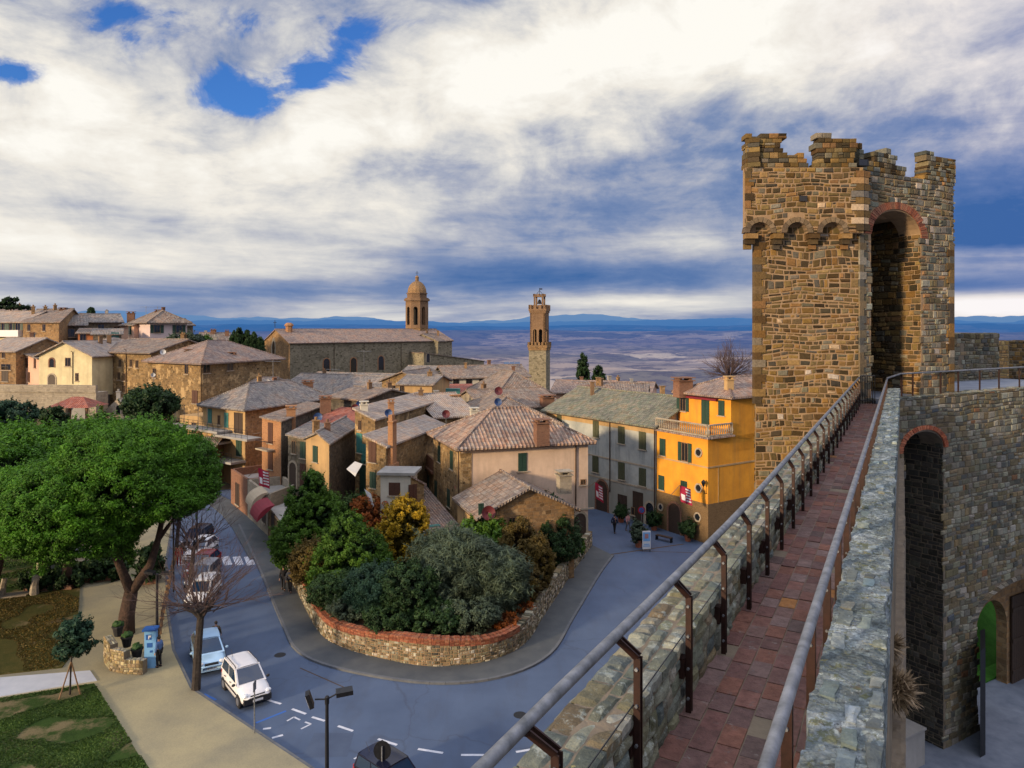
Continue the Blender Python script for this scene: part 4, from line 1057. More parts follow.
def pipe(h,face,px,py0,py1):
    a,U,N,_=facept(h,face,px,py0); b,_,_,_=facept(h,face,px,py1); b=Vector((a.x,a.y,b.z)); mb=MB()
    mb.tube([a+N*.35+Vector((0,0,.15)),a+N*.08,b+N*.08],.055,6); mb.build('drainpipe','copper_pipe',h.root)
def band(h,face,z,t=.16,mat='trimstone',o=.05,name='string_course'):
    p0,p1={'F':(h.A,h.B),'R':(h.B,h.C),'L':(h.D,h.A)}[face]; U=(p1-p0); N=Vector((U.y,-U.x,0)).normalized(); mb=MB()
    mb.obox(Vector((p0.x,p0.y,z))-N*.02,U,(0,0,t),N*(o+.02)); mb.build(name,mat,h.root)

# --- cream house on the corner
H=house('cream_house','cream plastered corner house with stone side and hipped pantile roof','' or (461,59.8),(588,63.2),D=(434,68),z0=0,ze=9.35,roof='hip',rise=2.7,wm='cream',rm='tiles_cream',ov=.55)
p0,p1=H.D,H.A; Un=(p1-p0).normalized(); Nn=Vector((Un.y,-Un.x,0))
mb=MB(); mb.obox(Vector((p0.x,p0.y,-.5)),(p1-p0),(0,0,9.75),Nn*.05); u=(H.B-H.A).normalized(); nf=Vector((u.y,-u.x,0)); mb.obox(Vector((H.A.x,H.A.y,-.5))+Nn*.05,u*.95,(0,0,9.4),nf*.05); mb.build('stone_side','stone_ochre',H.root)
window(H,'F',522.5,462,.78*1.0,1.55,'closed')
for px,py in ((439.5,454),): window(H,'L',px,py,1.0,1.5,'closed')
for px,py in ((452,460),(436.2,489),(449,498)): window(H,'L',px,py,1.,1.6,'closed')
window(H,'F',583,482,.5,.5,'plain'); 
pipe(H,'F',575.5,445,507); pipe(H,'L',459.6,452,515)
chimney(H,541.5,422,61.5,1.15,1.6)
mb=MB(); a,U,N,_=facept(H,'F',583,505); mb.obox(Vector((a.x,a.y,3.4))-U*1.0,U*2.0,(0,0,.12),N*.12); mb.build('string_course','trimstone',H.root)
window(H,'F',580,528,1.1,2.6,'arch',name='door')
# rear wing with mossy roof, towards upper left
H=house('cream_house_wing','long brown tiled house behind the corner house with tall ridge',(470,74),(560,80),D=(448,92),z0=0,ze=8.6,roof='hip',rise=2.8,wm='stone_grey',rm='tiles_brown')
chimney(H,587,388,92,1.4,1.3)
H=house('lean_to_house','stone lean-to with red tiled roof against the cream wall',(470,58.5),(522,60.4),depth=3.0,z0=0,ze=5.0,roof='shed',rise=.9,wm='stone_dark',rm='tiles_red',ov=.2)
# annex
H=house('stone_annex','low stone annex with gabled pantile roof and yellow side wall',(480,52.8),(574,55.3),depth=6.2,z0=0,ze=5.45,roof='gy',rise=1.95,wm='stone_gold',rm='tiles_brown',ov=.4)
H.A.z=0
mb=MB(); p0,p1=H.D,H.A; Un=(p1-p0).normalized(); Nn=Vector((Un.y,-Un.x,0)); mb.obox(Vector((p0.x,p0.y,0)),p1-p0,(0,0,5.4),Nn*.04); u=(H.B-H.A).normalized(); mb.obox(Vector((H.A.x,H.A.y,0))+Nn*.04,u*.7,(0,0,5.3),Vector((u.y,-u.x,0))*.05); mb.build('plaster_side','ochre_plaster',H.root)
window(H,'F',481.2,515,.42,1.7,'closed'); window(H,'F',512,521,.6,.6,'plain'); chimney(H,564,474,57,1.0,1.1,'stone_pale')
# garage with skylights
H=house('brown_roof_shed','low shed with brown pantile lean-to roof and two green skylights',(424,55.3),(462,56.5),D=(391,66),z0=0,ze=3.3,roof='shed',rise=1.3,wm='greyplaster',rm='tiles_pink',ov=.25)
for px,py,Y in ((424,517.5,59.6),(433.5,525.5,57.6)):
    p=P(px,py,Y); mb=MB(); mb.box((p.x,p.y,p.z),(1.0,.75,.1),.35); mb.build('skylight','shutter_teal',H.root)
# --- balcony house left of cream house
H=house('balcony_house','narrow stone house with a brick loggia balcony left of the corner house',(434.5,68.3),(446,69),D=(418,76),z0=0,ze=6.8,roof='flat',wm='stone_ochre')
mb=MB(); A_,D_=H.A,H.D; Un=(A_-D_).normalized(); Nn=Vector((Un.y,-Un.x,0))
mb.obox(Vector((D_.x,D_.y,5.7))-Nn*.1,A_-D_,(0,0,1.1),Nn*.22); mb.obox(Vector((D_.x,D_.y,5.45))-Nn*.1,A_-D_,(0,0,.22),Nn*.4); mb.build('parapet','brick_red',H.root)
mb=MB()
for t in (0,.5,1): q=D_+(A_-D_)*t; mb.box((q.x,q.y,7.7),(.12,.12,2.2),.3)
mb.obox(Vector((D_.x,D_.y,8.75)),A_-D_,(0,0,.12),-Nn*1.2); mb.build('post','iron_dark',H.root)
windows(H,'L',[(422,479),(428.5,483)],w=.8,hh=1.6,st='closed')
# --- grey long palazzo
H=house('grey_palazzo','long grey weathered plaster building with olive shutters and mossy roof',(546.5,83.5),(655.5,69.9),depth=10.5,z0=0,ze=9.75,roof='gx',rise=2.5,wm='greyplaster',rm='tiles_green',ov=.5)
mb=MB(); U=(H.B-H.A); N=Vector((U.y,-U.x,0)).normalized(); mb.obox(Vector((H.A.x,H.A.y,9.0)),U,(0,0,.6),N*.02); mb.build('sunlit_strip','ochre_plaster',H.root)  # ochre strip under the eave: low sunlight put into the wall colour
windows(H,'F',[(559.5,420)],w=.85,hh=1.35,st='closed',sm='shutter_olive')
windows(H,'F',[(596,429),(621.5,435),(642.5,440.5),(595.5,464),(621.5,471),(642.5,477)],w=.95,hh=1.75,st='closed',sm='shutter_olive')
band(H,'F',5.6); band(H,'F',3.4)
pipe(H,'F',610.3,420,492); pipe(H,'F',655,430,520)
window(H,'F',602,500,1.7,4.0,'arch',name='door',fm='brick_red'); window(H,'F',622.5,509,1.3,2.9,'plain',name='door'); window(H,'F',638,508,1.4,3.2,'plain',name='door')
window(H,'F',650,515,1.0,2.4,'arch'); window(H,'F',633,511,.5,.8,'plain')
# --- yellow building
YC=XY(708,64.3); YL=Vector((14.05,69.8,0)); YR=YC+Vector((.839,.545,0))*13
H=house('yellow_house','bright yellow corner building with a roof terrace and brick-faced ground floor',YL,YC,C=YR,z0=0,ze=9.4,roof='flat',wm='saffron')
H.U=(YC-YL).normalized()
mb=MB(); u=(YC-YL); Nf=Vector((u.y,-u.x,0)).normalized(); w_=(YR-YC); Nr=Vector((w_.y,-w_.x,0)).normalized()
z4=3.55
mb.obox(Vector((YL.x,YL.y,-.2)),u+u.normalized()*.045,(0,0,z4+.2),Nf*.05); mb.obox(Vector((YC.x,YC.y,-.2)),w_,(0,0,z4+.2),Nr*.05); mb.build('brick_base','yellow_base',H.root)
for zc in (6.75,):
    mb=MB(); mb.obox(Vector((YL.x,YL.y,zc)),u+u.normalized()*.05,(0,0,.14),Nf*.05); mb.obox(Vector((YC.x,YC.y,zc)),w_,(0,0,.14),Nr*.05); mb.build('string_course','ochre_plaster',H.root)
# tiled eave + terrace balustrade
cor=MB(); q0,q1,q2=YL,YC,YC+w_.normalized()*3.1
def lipr(a,b,nn,z,o,t,mb): mb.obox(Vector((a.x,a.y,z)),(b-a),nn*o,(0,0,t))
lipr(YL,YC+Nr*0+u.normalized()*.0,Nf,9.42,.45,.14,cor); lipr(YC-Vector((0,0,0)),q2,Nr,9.42,.45,.14,cor); cor.obox(Vector((YC.x,YC.y,9.42)),Nf*.45,Nr*.45,(0,0,.14)); cor.build('terrace_eave','tiles_pink',H.root)
bal=MB()
for a,b,nn in ((YL,YC,Nf),(YC,q2,Nr)):
    L=(b-a).length; d=(b-a)/L
    bal.obox(Vector((a.x,a.y,10.52)),d*L,nn*.16,(0,0,.13)); bal.obox(Vector((a.x,a.y,9.57)),d*L,nn*.16,(0,0,.12))
    n=int(L/.24)
    for i in range(n+1):
        q=a+d*(L*i/n)+nn*.08; r=.05 if i not in (0,n) else .1
        bal.lathe((q.x,q.y,9.69),[(r*.6,0),(r*1.3,.2),(r*1.1,.4),(r*.55,.6),(r,.83)],6)
bal.build('balustrade','stone_pale',H.root)
UR=YC+w_.normalized()*3.05; UL=UR-(u.normalized())*6.6
H2=house('','',UL,UR,C=UR+w_.normalized()*10,z0=9.4,ze=13.0,roof='hip',rise=1.5,wm='saffron',rm='tiles_pink',ov=.5)
# the upper storey belongs to the yellow house: its meshes become parts of it
for ch in list(H2.root.children):
    for v in ch.data.vertices: v.co+=ORG[H2.root.name]-ORG[H.root.name]
    ch.parent=H.root
    if ch.name.startswith('wall'): ch.name='upper_wall'
bpy.data.objects.remove(H2.root)
H2.root=H.root; ORG[H2.roof.name]=ORG[H.root.name]
window(H2,'F',683,403.5,.8,1.5,'open'); window(H2,'F',705.5,411,1.0,2.5,'closed',name='door'); window(H2,'F',721.5,408,.75,1.4,'closed')
p,U,N,_=facept(H2,'F',703,398); mb=MB(); mb.obox(p-U*1.9,U*3.8,N*.35+Vector((0,0,-.12)),(0,0,.16)); mb.build('awning_roll','awning_red',H.root)
chimney(H2,683,380,71,1.5,1.3,'brick_red'); chimney(H2,729,379,67.5,.7,1.7,'ochre_plaster')
window(H,'F',662.7,447,.8,1.6,'closed'); window(H,'F',685,452,.85,1.75,'open'); window(H,'F',699,452.5,.62,.7,'round')
window(H,'F',661.5,482.5,.8,1.35,'closed'); window(H,'F',684,489,.8,1.5,'closed'); window(H,'F',699,488,.62,.7,'round'); window(H,'F',698,517,.62,.7,'round'); window(H,'F',661,507,.5,.5,'round')
H.A+=Nf*.06; H.B+=Nf*.06; window(H,'F',674.5,521,1.5,3.3,'arch',name='door',fm='brick_red'); H.A-=Nf*.06; H.B-=Nf*.06
mb=MB(); p,U,N,_=facept(H,'R',718,478)
for a,b,c,d in ((0,0,.05,3.4),(0,3.35,5.5,.05)): mb.obox(p+U*a+Vector((0,0,b-2.4)),U*c,(0,0,d),N*.03)
mb.build('plaster_panel_edge','ochre_plaster',H.root)
mb=MB(); p,U,N,_=facept(H,'F',707,487); mb.tube([p+Vector((0,0,-.6)),p+N*.35+Vector((0,0,-.5)),p+N*.45+Vector((0,0,.1))],.035,5); mb.lathe(tuple(p+N*.45+Vector((0,0,.1))),[(.07,0),(.2,.35),(.22,.4),(.05,.6)],6); t=mb.build('wall_lantern','iron_dark'); tag(t,'black lantern on a bracket at the corner of the yellow building','lantern')
# --- stone long houses left of cream
H=house('long_stone_house','long stone house with turquoise shutters and a sunlit tiled roof',(355,70),(375,67.5),C=(438,85),z0=0,ze=EZ(417,69),roof='shedl',rise=.8,wm='stone_ochre',rm='tiles_pale',ov=.3)
windows(H,'F',[(359.5,443),(364.5,454)],w=1.0,hh=1.9,st='closed',sm='shutter_teal'); window(H,'F',363,478,1.1,3.4,'closed',name='door')
window(H,'F',360,425,.6,1.0,'plain')
mb=MB(); p,U,N,_=facept(H,'F',359,470); 
chimney(H,391,402,71,.55,1.4,'brick_orange'); chimney(H,364,404,70,.7,1.6,'whitewash')
H=house('chimney_house','stone house with a big brick chimney stack and a pale tiled roof',(366,63.5),(386,62),C=(443,76),z0=0,ze=EZ(444,63),roof='shedl',rise=.8,wm='stone_ochre',rm='tiles_pale',ov=.3)
windows(H,'F',[(372.5,452)],w=1.0,hh=1.8,st='closed',sm='shutter_brown'); windows(H,'F',[(373,480)],w=.8,hh=1.4,st='closed',sm='shutter_green')
p,U,N,_=facept(H,'R',389.5,470); mb=MB()
mb.obox(p-U*.5+Vector((0,0,-2.6)),U*1.3,(0,0,3.2),N*.55); mb.obox(p-U*.35+Vector((0,0,.6)),U*.85,(0,0,3.6),N*.45); mb.obox(p-U*.5+Vector((0,0,4.2)),U*1.1,(0,0,.12),N*.55); mb.obox(p-U*.25+Vector((0,0,4.32)),U*.6,(0,0,.5),N*.35); mb.build('chimney','brick_orange',H.root)
H=house('white_cottage','small whitewashed block with a dark window and a flat slab roof',(380.5,58.5),(411,58.3),depth=2.4,z0=0,ze=EZ(476,58),roof='flat',wm='whitewash')
mb=MB(); mb.prism([H.A-H.U*.25-H.W*.25,H.B+H.U*.35-H.W*.25,H.C+H.U*.35+H.W*.2,H.D-H.U*.25+H.W*.2],H.ze+.003,H.ze+.22); mb.build('roof_slab','concrete',H.root)
window(H,'F',394.5,489,.95,1.05,'closed',sm='shutter_brown')
H=house('cottage_lean_to','narrow stone store with brown door right of the whitewashed block',(411.5,58.2),(424,59),depth=3.5,z0=0,ze=EZ(485,58.5),roof='shedl',rise=.9,wm='stone_ochre',rm='tiles_pink',ov=.15)
window(H,'F',412.8,496,.8,1.9,'closed',sm='shutter_brown',name='door')
# --- ochre house
H=house('ochre_house','ochre plastered house with green shutters and a weathered pantile roof',(306,68),(329,65),C=(356,76),z0=0,ze=EZ(441,66),roof='gy',rise=.8,wm='ochre_plaster',rm='tiles_grey',ov=.35)
mb=MB(); p0,p1=H.B,H.C; Un=(p1-p0).normalized(); Nn=Vector((Un.y,-Un.x,0)); mb.obox(Vector((p0.x,p0.y,0)),p1-p0,(0,0,H.ze-.1),Nn*.05); mb.build('stone_side','stone_dark',H.root)
windows(H,'F',[(315.5,454)],w=.9,hh=1.5,st='closed',sm='shutter_green'); window(H,'F',312.5,480,1.1,1.9,'closed',sm='shutter_teal',name='door')
H=house('stone_row_house','narrow rubble house with green window between the ochre and orange houses',(288,71.5),(306,69.5),C=(334,82),z0=0,ze=EZ(437,70),roof='shedl',rise=.1,wm='stone_grey',rm='tiles_grey',ov=.35)
windows(H,'F',[(303,450)],w=.9,hh=1.6,st='closed',sm='shutter_green',paint='whitepaint'); windows(H,'F',[(294,447)],w=.7,hh=1.3); window(H,'F',293,475,1.2,2.5,'arch',name='door'); window(H,'F',303,476,1.0,2.4,'closed',sm='shutter_brown',name='door')
H=house('red_roof_shed','small upper roof of reddish tiles behind the ochre house',(302,80),(352,76),depth=6,z0=0,ze=EZ(429,78),roof='shed',rise=1.6,wm='stone_dark',rm='tiles_red',ov=.3)
# --- orange brick house
H=house('orange_house','narrow orange brick house with a small balcony and stone side',(262,77),(281,74.5),C=(325,90),z0=0,ze=EZ(419,75.5),roof='shedl',rise=.1,wm='brick_orange',rm='tiles_brown',ov=.35)
mb=MB(); p0,p1=H.B,H.C; Un=(p1-p0).normalized(); Nn=Vector((Un.y,-Un.x,0)); mb.obox(Vector((p0.x,p0.y,0)),p1-p0,(0,0,H.ze-.1),Nn*.05); mb.build('stone_side','stone_dark',H.root)
window(H,'F',270.5,433,.95,2.2,'closed',sm='shutter_brown',name='door'); window(H,'F',270.5,460,.95,2.0,'closed',sm='shutter_brown',name='door')
p,U,N,_=facept(H,'F',268.5,441); mb=MB(); mb.obox(p-U*1.1+Vector((0,0,-.9)),U*2.4,(0,0,.15),N*.9); 
mb.obox(p-U*1.1+Vector((0,0,-.75)),U*2.4,(0,0,.8),N*-.08+N*.9) if False else None
b2=mb.build('balcony','trimstone',H.root); rl=MB()
for i in range(12): q=p-U*1.1+U*(2.4*i/11)+N*.87; rl.tube([q+Vector((0,0,-.75)),q+Vector((0,0,.1))],.018,4)
rl.tube([p-U*1.1+N*.87+Vector((0,0,.1)),p+U*1.3+N*.87+Vector((0,0,.1))],.03,4)
for s in (-1.1,1.3): rl.tube([p+U*s+Vector((0,0,.1)),p+U*s+N*.87+Vector((0,0,.1))],.025,4)
rl.build('railing','iron_brown',b2)
chimney(H,291,408,78,.95,3.4,'brick_orange'); chimney(H,325.5,398,84,1.2,2.0,'brick_red')
# --- terraced building with balconies
H=house('terraced_house','wide plastered house with three tiers of balconies and a grey tiled hip roof',(203,92),(245,86.5),C=(330,101),z0=0,ze=EZ(407,89),roof='hip',rise=2.6,wm='ochre_plaster',rm='tiles_grey',ov=.6)
mb=MB(); p0,p1=H.B,H.C; Un=(p1-p0).normalized(); Nn=Vector((Un.y,-Un.x,0)); mb.obox(Vector((p0.x,p0.y,0)),p1-p0,(0,0,H.ze-.1),Nn*.05); mb.build('stone_side','stone_gold',H.root)
windows(H,'F',[(210,416),(226.5,420)],w=.9,hh=1.8,st='closed',sm='shutter_teal'); windows(H,'F',[(219,420)],w=.6,hh=1.2)
window(H,'F',238.5,423,1.8,2.5,'plain',name='door'); windows(H,'F',[(239,447)],w=1.2,hh=2.2,st='closed',sm='shutter_green'); windows(H,'F',[(212,443),(222,445)],w=.8,hh=1.4)
window(H,'R',256,424,1.0,2.2,'plain'); 
for (z,x0,x1) in ((EZ(428,90),180,232),(EZ(433,88),228,262),(EZ(440,89),182,232),(EZ(458,88),205,246)):
    a,U,N,_=facept(H,'F',x0); b,_,_,_=facept(H,'F',x1); mb=MB(); mb.obox(Vector((a.x,a.y,z-.25)),(b-a),(0,0,.25),N*2.0); bb=mb.build('balcony','concrete',H.root)
    rl=MB(); L=(b-a).length; n=int(L/1.2)+1
    for i in range(n+1): q=Vector((a.x,a.y,z))+U*(L*i/n)+N*1.93; rl.tube([q,q+Vector((0,0,1))],.02,4)
    for hz_ in (.35,.68,1.0): rl.tube([Vector((a.x,a.y,z+hz_))+N*1.93,Vector((b.x,b.y,z+hz_))+N*1.93],.018,4)
    rl.build('railing','iron_dark',bb)
mb=MB()
for x in (190,199,213,222): a,U,N,_=facept(H,'F',x); mb.tube([Vector((a.x,a.y,0))+N*1.98,Vector((a.x,a.y,EZ(405,90)))+N*1.98],.03,4)
mb.build('scaffold_pole','galv',H.root)
H=house('terrace_wing','low plastered wing left of the tiered balconies',(180,94),(204,92.2),depth=8,z0=0,ze=EZ(416,93),roof='flat',wm='ochre_plaster')
windows(H,'F',[(194,428),(196,447)],w=.9,hh=1.4)
# --- roofs behind (grey sea of tiles)
def hs(name,label,A,B,py,**k):
    Y=(A[1]+B[1])/2; return house(name,label,A,B,ze=EZ(py,Y),**k)
H=hs('pale_roof_house','house with a pale speckled roof left of the white dish',(207,104),(250,101),391,depth=11,roof='gx',rise=1.7,wm='whitewash',rm='tiles_pale'); chimney(H,220,378,105,.8,1.3,'whitewash'); chimney(H,271,384,98,.9,2.4,'brick_red')
H=hs('grey_roof_house','long low house under a wide grey speckled roof',(270,118),(390,107),399,depth=15,roof='gx',rise=3.3,wm='stone_grey',rm='tiles_grey'); chimney(H,308,382,104,1.4,1.0)
H=hs('grey_roof_hall','long slate grey roof below the church wall',(300,132),(385,126),386,depth=12,roof='gx',rise=2.,wm='stone_grey',rm='tiles_grey')
H=hs('wide_grey_house','brown and grey tiled house below the church',(352,118),(430,112),393,depth=9,roof='gx',rise=1.6,wm='stone_ochre',rm='tiles_grey'); windows(H,'F',[(392,395)],w=1.2,hh=1.3)
H=hs('gable_front_house','ochre stone house with a low gable below the church apse',(382,112),(424,110),381,depth=10,roof='gy',rise=1.5,wm='stone_ochre',rm='tiles_brown'); windows(H,'F',[(393,389)],w=1,hh=1.2)
H=hs('ochre_shed_house','small ochre house with a flat gable beside the gabled one',(399,99),(432,98),384,depth=8,roof='gx',rise=1.0,wm='ochre_plaster',rm='tiles_grey'); windows(H,'F',[(402,390)],w=.7,hh=1.2)
H=hs('convent_house','long cream convent building with solar panels on the roof',(447,116),(528,120),377,depth=10,roof='gx',rise=1.7,wm='whitewash',rm='tiles_brown',ov=.5)
windows(H,'F',[(456,382),(469,383),(482,384),(496,383),(511,382)],w=1.0,hh=1.6,paint='darkwood'); pipe(H,'F',503,378,395)
mb=MB()
for i in range(3):
    p=P(504+5.5*i,366.3,124.2); mb.obox(p,Vector((.85,0,0)),Vector((0,1.6,.62)),(0,0,.08))
mb.build('solar_panel','solar',H.roof)
H=hs('convent_annex','grey roofed annex at the left of the cream convent building',(400,122),(446,120),375,depth=9,roof='gx',rise=1.3,wm='stone_ochre',rm='tiles_grey'); windows(H,'F',[(443,383)],w=1.2,hh=2)
H=hs('red_terrace_house','low house with a flat reddish roof and green box in front of the convent',(440,103),(478,104),393,depth=8,roof='shed',rise=.7,wm='whitewash',rm='tiles_red',ov=.2)
mb=MB(); p=P(453,391,101); mb.box(tuple(p),(2.,.8,.7)); t=mb.build('green_planter','shutter_teal'); tag(t,'green box standing on the red flat roof before the convent','box')
H=hs('pyramid_roof_house','low house with a reddish pyramid roof left of the brick tower foot',(497,96),(552,99),396,depth=12,roof='hip',rise=3.1,wm='stone_pale',rm='tiles_brown')
H=hs('speckled_roof_house','brown roofed house between the chimney house and the corner house',(436,79),(474,81),416,depth=13,roof='gx',rise=2.0,wm='stone_ochre',rm='tiles_pale'); chimney(H,455,397,86,1.1,1.2,'brick_orange'); chimney(H,474,410,80,.8,1.1,'whitewash')
H=hs('wide_brown_house','broad brown tiled roof in front of the brick tower',(484,90),(560,94),407,depth=12,roof='gx',rise=1.9,wm='stone_pale',rm='tiles_brown'); chimney(H,547,397,93,1.6,.8)
H=hs('pink_ridge_house','pale pinkish roof strip above the mossy roof ridge',(552,112),(612,110),393,depth=12,roof='gx',rise=1.5,wm='pinkcream',rm='tiles_pink')
H=hs('low_farmhouse','low dark tiled house behind the grey palazzo near the cypresses',(578,104),(646,102),396,depth=10,roof='gx',rise=1.5,wm='stone_ochre',rm='tiles_brown')
H=hs('pink_gable_house','pinkish plastered house end behind the grey palazzo roof',(606,118),(650,116),393,depth=12,roof='gx',rise=1.4,wm='pinkcream',rm='tiles_pink')
H=hs('tall_dark_wall_house','dark stone house side with chimney left of the long stone house',(330,88),(364,84),398,depth=8,roof='gx',rise=1.,wm='stone_dark',rm='tiles_brown')
H=hs('street_end_house','stone house closing the far end of the street',(172,84),(206,84),456,depth=8,roof='gx',rise=1.6,wm='stone_gold',rm='tiles_brown')
windows(H,'F',[(188,470),(198,472)],w=.9,hh=1.4); window(H,'F',194,486,1.4,2.2,'plain',name='door')
H=hs('red_roof_house','house with a red-brown roof between the chimney houses',(424,88),(447,88),410,depth=8,roof='gx',rise=1.2,wm='stone_grey',rm='tiles_red')
# --- shop row along the street
def blk(name,label,pts,z1,wm,top='concrete',cat='shop',z0=0,par=.0):
    q=[XY(*p) for p in pts]; cen=sum(q,Vector((0,0,0)))/len(q)
    h=House(); h.root=thing(name,label,cat,(cen.x,cen.y,z0)); mb=MB(); mb.prism(q,z0-.5,z1); mb.build('wall',wm,h.root)
    h.A,h.B,h.C,h.D=q[0],q[1],q[2],q[3] if len(q)>3 else q[2]
    mb=MB(); ins=[p+(cen-p)*.06 for p in q]; mb.prism(ins,z1+.003,z1+.05); mb.build('roof_deck',top,h.root)
    if par:
        mb=MB()
        for i in range(len(q)):
            a,b=q[i],q[(i+1)%len(q)]; n=(cen-(a+b)/2).normalized(); d=(b-a); nn=Vector((-d.y,d.x,0)).normalized(); 
            if nn.dot(n)<0: nn=-nn
            mb.obox(Vector((a.x,a.y,z1)),d,nn*.25,(0,0,par))
        mb.build('parapet',wm,h.root)
    return h
h=blk('terrace_shop','brick shop with a flat terrace roof at the far bend of the street',[(231,79),(247,73.6),(285,75.5),(270,82)],3.0,'brick_red',par=.85)
window(h,'F',237.5,494,1.6,2.3,'plain',name='door'); 
h=blk('stone_shop','stone shop with a dark doorway and curved parapet',[(247.5,73.3),(268,66.5),(296,71),(284,75)],3.0,'stone_pale',par=.9)
window(h,'F',254,505,1.3,2.2,'plain',name='door'); window(h,'F',264,510,1.2,2.3,'plain',name='door')
h=blk('awning_shop','low shop behind the dark red awning',[(268.5,66.2),(279,61.5),(330,67),(300,70.5)],2.7,'stone_ochre','concrete')
window(h,'F',273,524,1.3,2.1,'plain',name='door')
h=blk('brick_outhouse','small brick outhouse with a tiled lean-to top beside the awning shop',[(279.5,61.2),(288,57.4),(302,59.5),(296,63)],2.5,'brick_red','tiles_pink')
window(h,'F',285,545,1.0,1.9,'closed',sm='shutter_brown',name='door')
h=blk('terrace_block','low flat roofed block with a paved terrace below the ochre house',[(285,72),(300,62.5),(372,62.5),(356,67)],2.6,'stone_ochre','flagstone',par=.35,cat='building')
# awnings
def awning(px,py,Y,w,mat,label,rz=-.6):
    p=P(px,py,Y); mb=MB(); n=7; vs=[];fs=[]
    c,s=math.cos(rz),math.sin(rz)
    for i in range(n+1):
        t=i/n*PI/2; d=.1+1.5*math.sin(t); z=1.3*math.cos(t)
        for e in (-w/2,w/2): vs.append((p.x+e*c+d*s, p.y+e*s-d*c, p.z+z-1.3))
    for i in range(n): fs.append((2*i,2*i+1,2*i+3,2*i+2))
    for e in (0,1): fs.append([2*i+e for i in range(n+1)]+[])
    mb.add(vs,fs); t=mb.build('awning',mat); tag(t,label,'awning'); return t
awning(272,501,64.4,3.4,'awning_red','dark red barrel awning over the shop front',-1.05)
awning(266,489,67.5,3.0,'awning_tan','tan curved awning above the stone shop front',-1.05)
p=P(352,461,66); mb=MB(); p=P(355,467,66); mb.add([p+Vector((-.7,-.4,-.1)),p+Vector((.25,-.5,-.5)),p+Vector((.6,.4,.2)),p+Vector((-.1,.4,.45)),p+Vector((.15,-.6,-.75))],[(0,1,2,3),(0,4,1)]); t=mb.build('awning','awning_white'); tag(t,'white fabric awning on the stone house wall','awning')
mb=MB(); p=P(370,497,60); mb.add([p+Vector((-.5,0,.7)),p+Vector((.1,-.1,.3)),p+Vector((.45,-.3,-.9)),p+Vector((.1,0,-.8))],[(0,1,2,3)]); t=mb.build('folded_umbrella','awning_white'); tag(t,'folded white umbrella leaning by the whitewashed block','umbrella')
# terrace furniture
for i,(px,py,lab) in enumerate(((337,494,'white plastic garden chair at the left on the terrace'),(345,493,'white plastic garden chair at the right on the terrace'))):
    p=XY(px,64.5+i*.4); p.z=2.65; t=thing('garden_chair',lab,'chair',p,'white chairs on the terrace')
    mb=MB(); mb.box((p.x,p.y,p.z+.43),(.5,.5,.05)); mb.build('seat','plastic_white',t); mb=MB(); mb.box((p.x,p.y+.24,p.z+.7),(.5,.04,.5)); mb.build('backrest','plastic_white',t)
    for sx in (-1,1):
        for sy in (-1,1): mb=MB(); mb.box((p.x+sx*.22,p.y+sy*.22,p.z+.2),(.04,.04,.41)); mb.build('leg','plastic_white',t)
# --- upper left quarter
def hsz(name,label,A,B,py,pyb,**k):
    Y=(A[1]+B[1])/2; return house(name,label,A,B,ze=EZ(py,Y),z0=EZ(pyb,Y),**k)
H=hsz('tall_brick_apartments','tall ochre brown apartment block with many small windows',(95,112),(151,106),352,405,depth=12,roof='gx',rise=1.9,wm='stone_ochre',rm='tiles_brown',ov=.6)
windows(H,'F',[(112,363),(120,363),(112,375),(119,376),(124,377),(112,388),(124,389),(131,393),(137,393),(142,393),(131,363),(137,364)],w=.7,hh=1.2)
pipe(H,'F',126.5,350,395)
H=hsz('brown_apartments','broad brown stone block with a large hipped speckled roof',(148,104),(202,97),362,410,C=(280,112),roof='hip',rise=2.9,wm='stone_ochre',rm='tiles_pink',ov=.7)
windows(H,'F',[(154.5,373),(186.5,369),(154,392)],w=.9,hh=1.4); window(H,'F',195,397,1.3,1.8,'closed',sm='shutter_brown')
windows(H,'R',[(206.5,368.5),(230,366)],w=1.3,hh=1.3); chimney(H,190,351,104,1.2,1.0); chimney(H,232,354,105,1.,.8); pipe(H,'F',201.5,364,408)
H=hsz('cream_cottage','cream two storey house with a low gable and arched brick window',(39,108),(92,106),356,386,depth=10,roof='gy',rise=2.2,wm='butter',rm='tiles_pale',ov=.5)
window(H,'F',52,363,.8,1.3,'arch',fm='brick_red'); window(H,'F',68,362,1.0,1.3,'plain'); window(H,'F',52,379.5,1.25,1.5,'arch',name='door'); window(H,'F',77,377,.6,1.2,'plain'); pipe(H,'F',73,352,384)
H=hsz('pinkish_wing','pinkish side wing of the cream cottage with brown shutters',(24,112),(39.5,108.5),358,386,depth=9,roof='shedl',rise=.8,wm='pinkcream',rm='tiles_brown',ov=.4)
windows(H,'F',[(27,363),(35,363),(29,377)],w=.8,hh=1.5,st='closed',sm='shutter_brown')
H=hsz('edge_stone_house','stone house at the left edge with a pale roof',(-22,112),(16,110),351,385,depth=10,roof='gx',rise=2.0,wm='stone_gold',rm='tiles_pale'); windows(H,'F',[(3.5,354.5)],w=.7,hh=1.1); windows(H,'F',[(6,367)],w=2.0,hh=1.0); window(H,'F',5,374,1.3,2.3,'plain',name='door')
H=hsz('pale_roof_cottage','low cottage with a pale pyramid roof behind the cream cottage',(72,124),(107,121),348,360,depth=9,roof='hip',rise=1.7,wm='stone_grey',rm='tiles_pale')
H=hsz('small_pyramid_house','small low stone hut with tiled roof above the tall apartments',(90,113),(106,111),357,400,depth=6,roof='gx',rise=.8,wm='brick_orange',rm='tiles_brown')
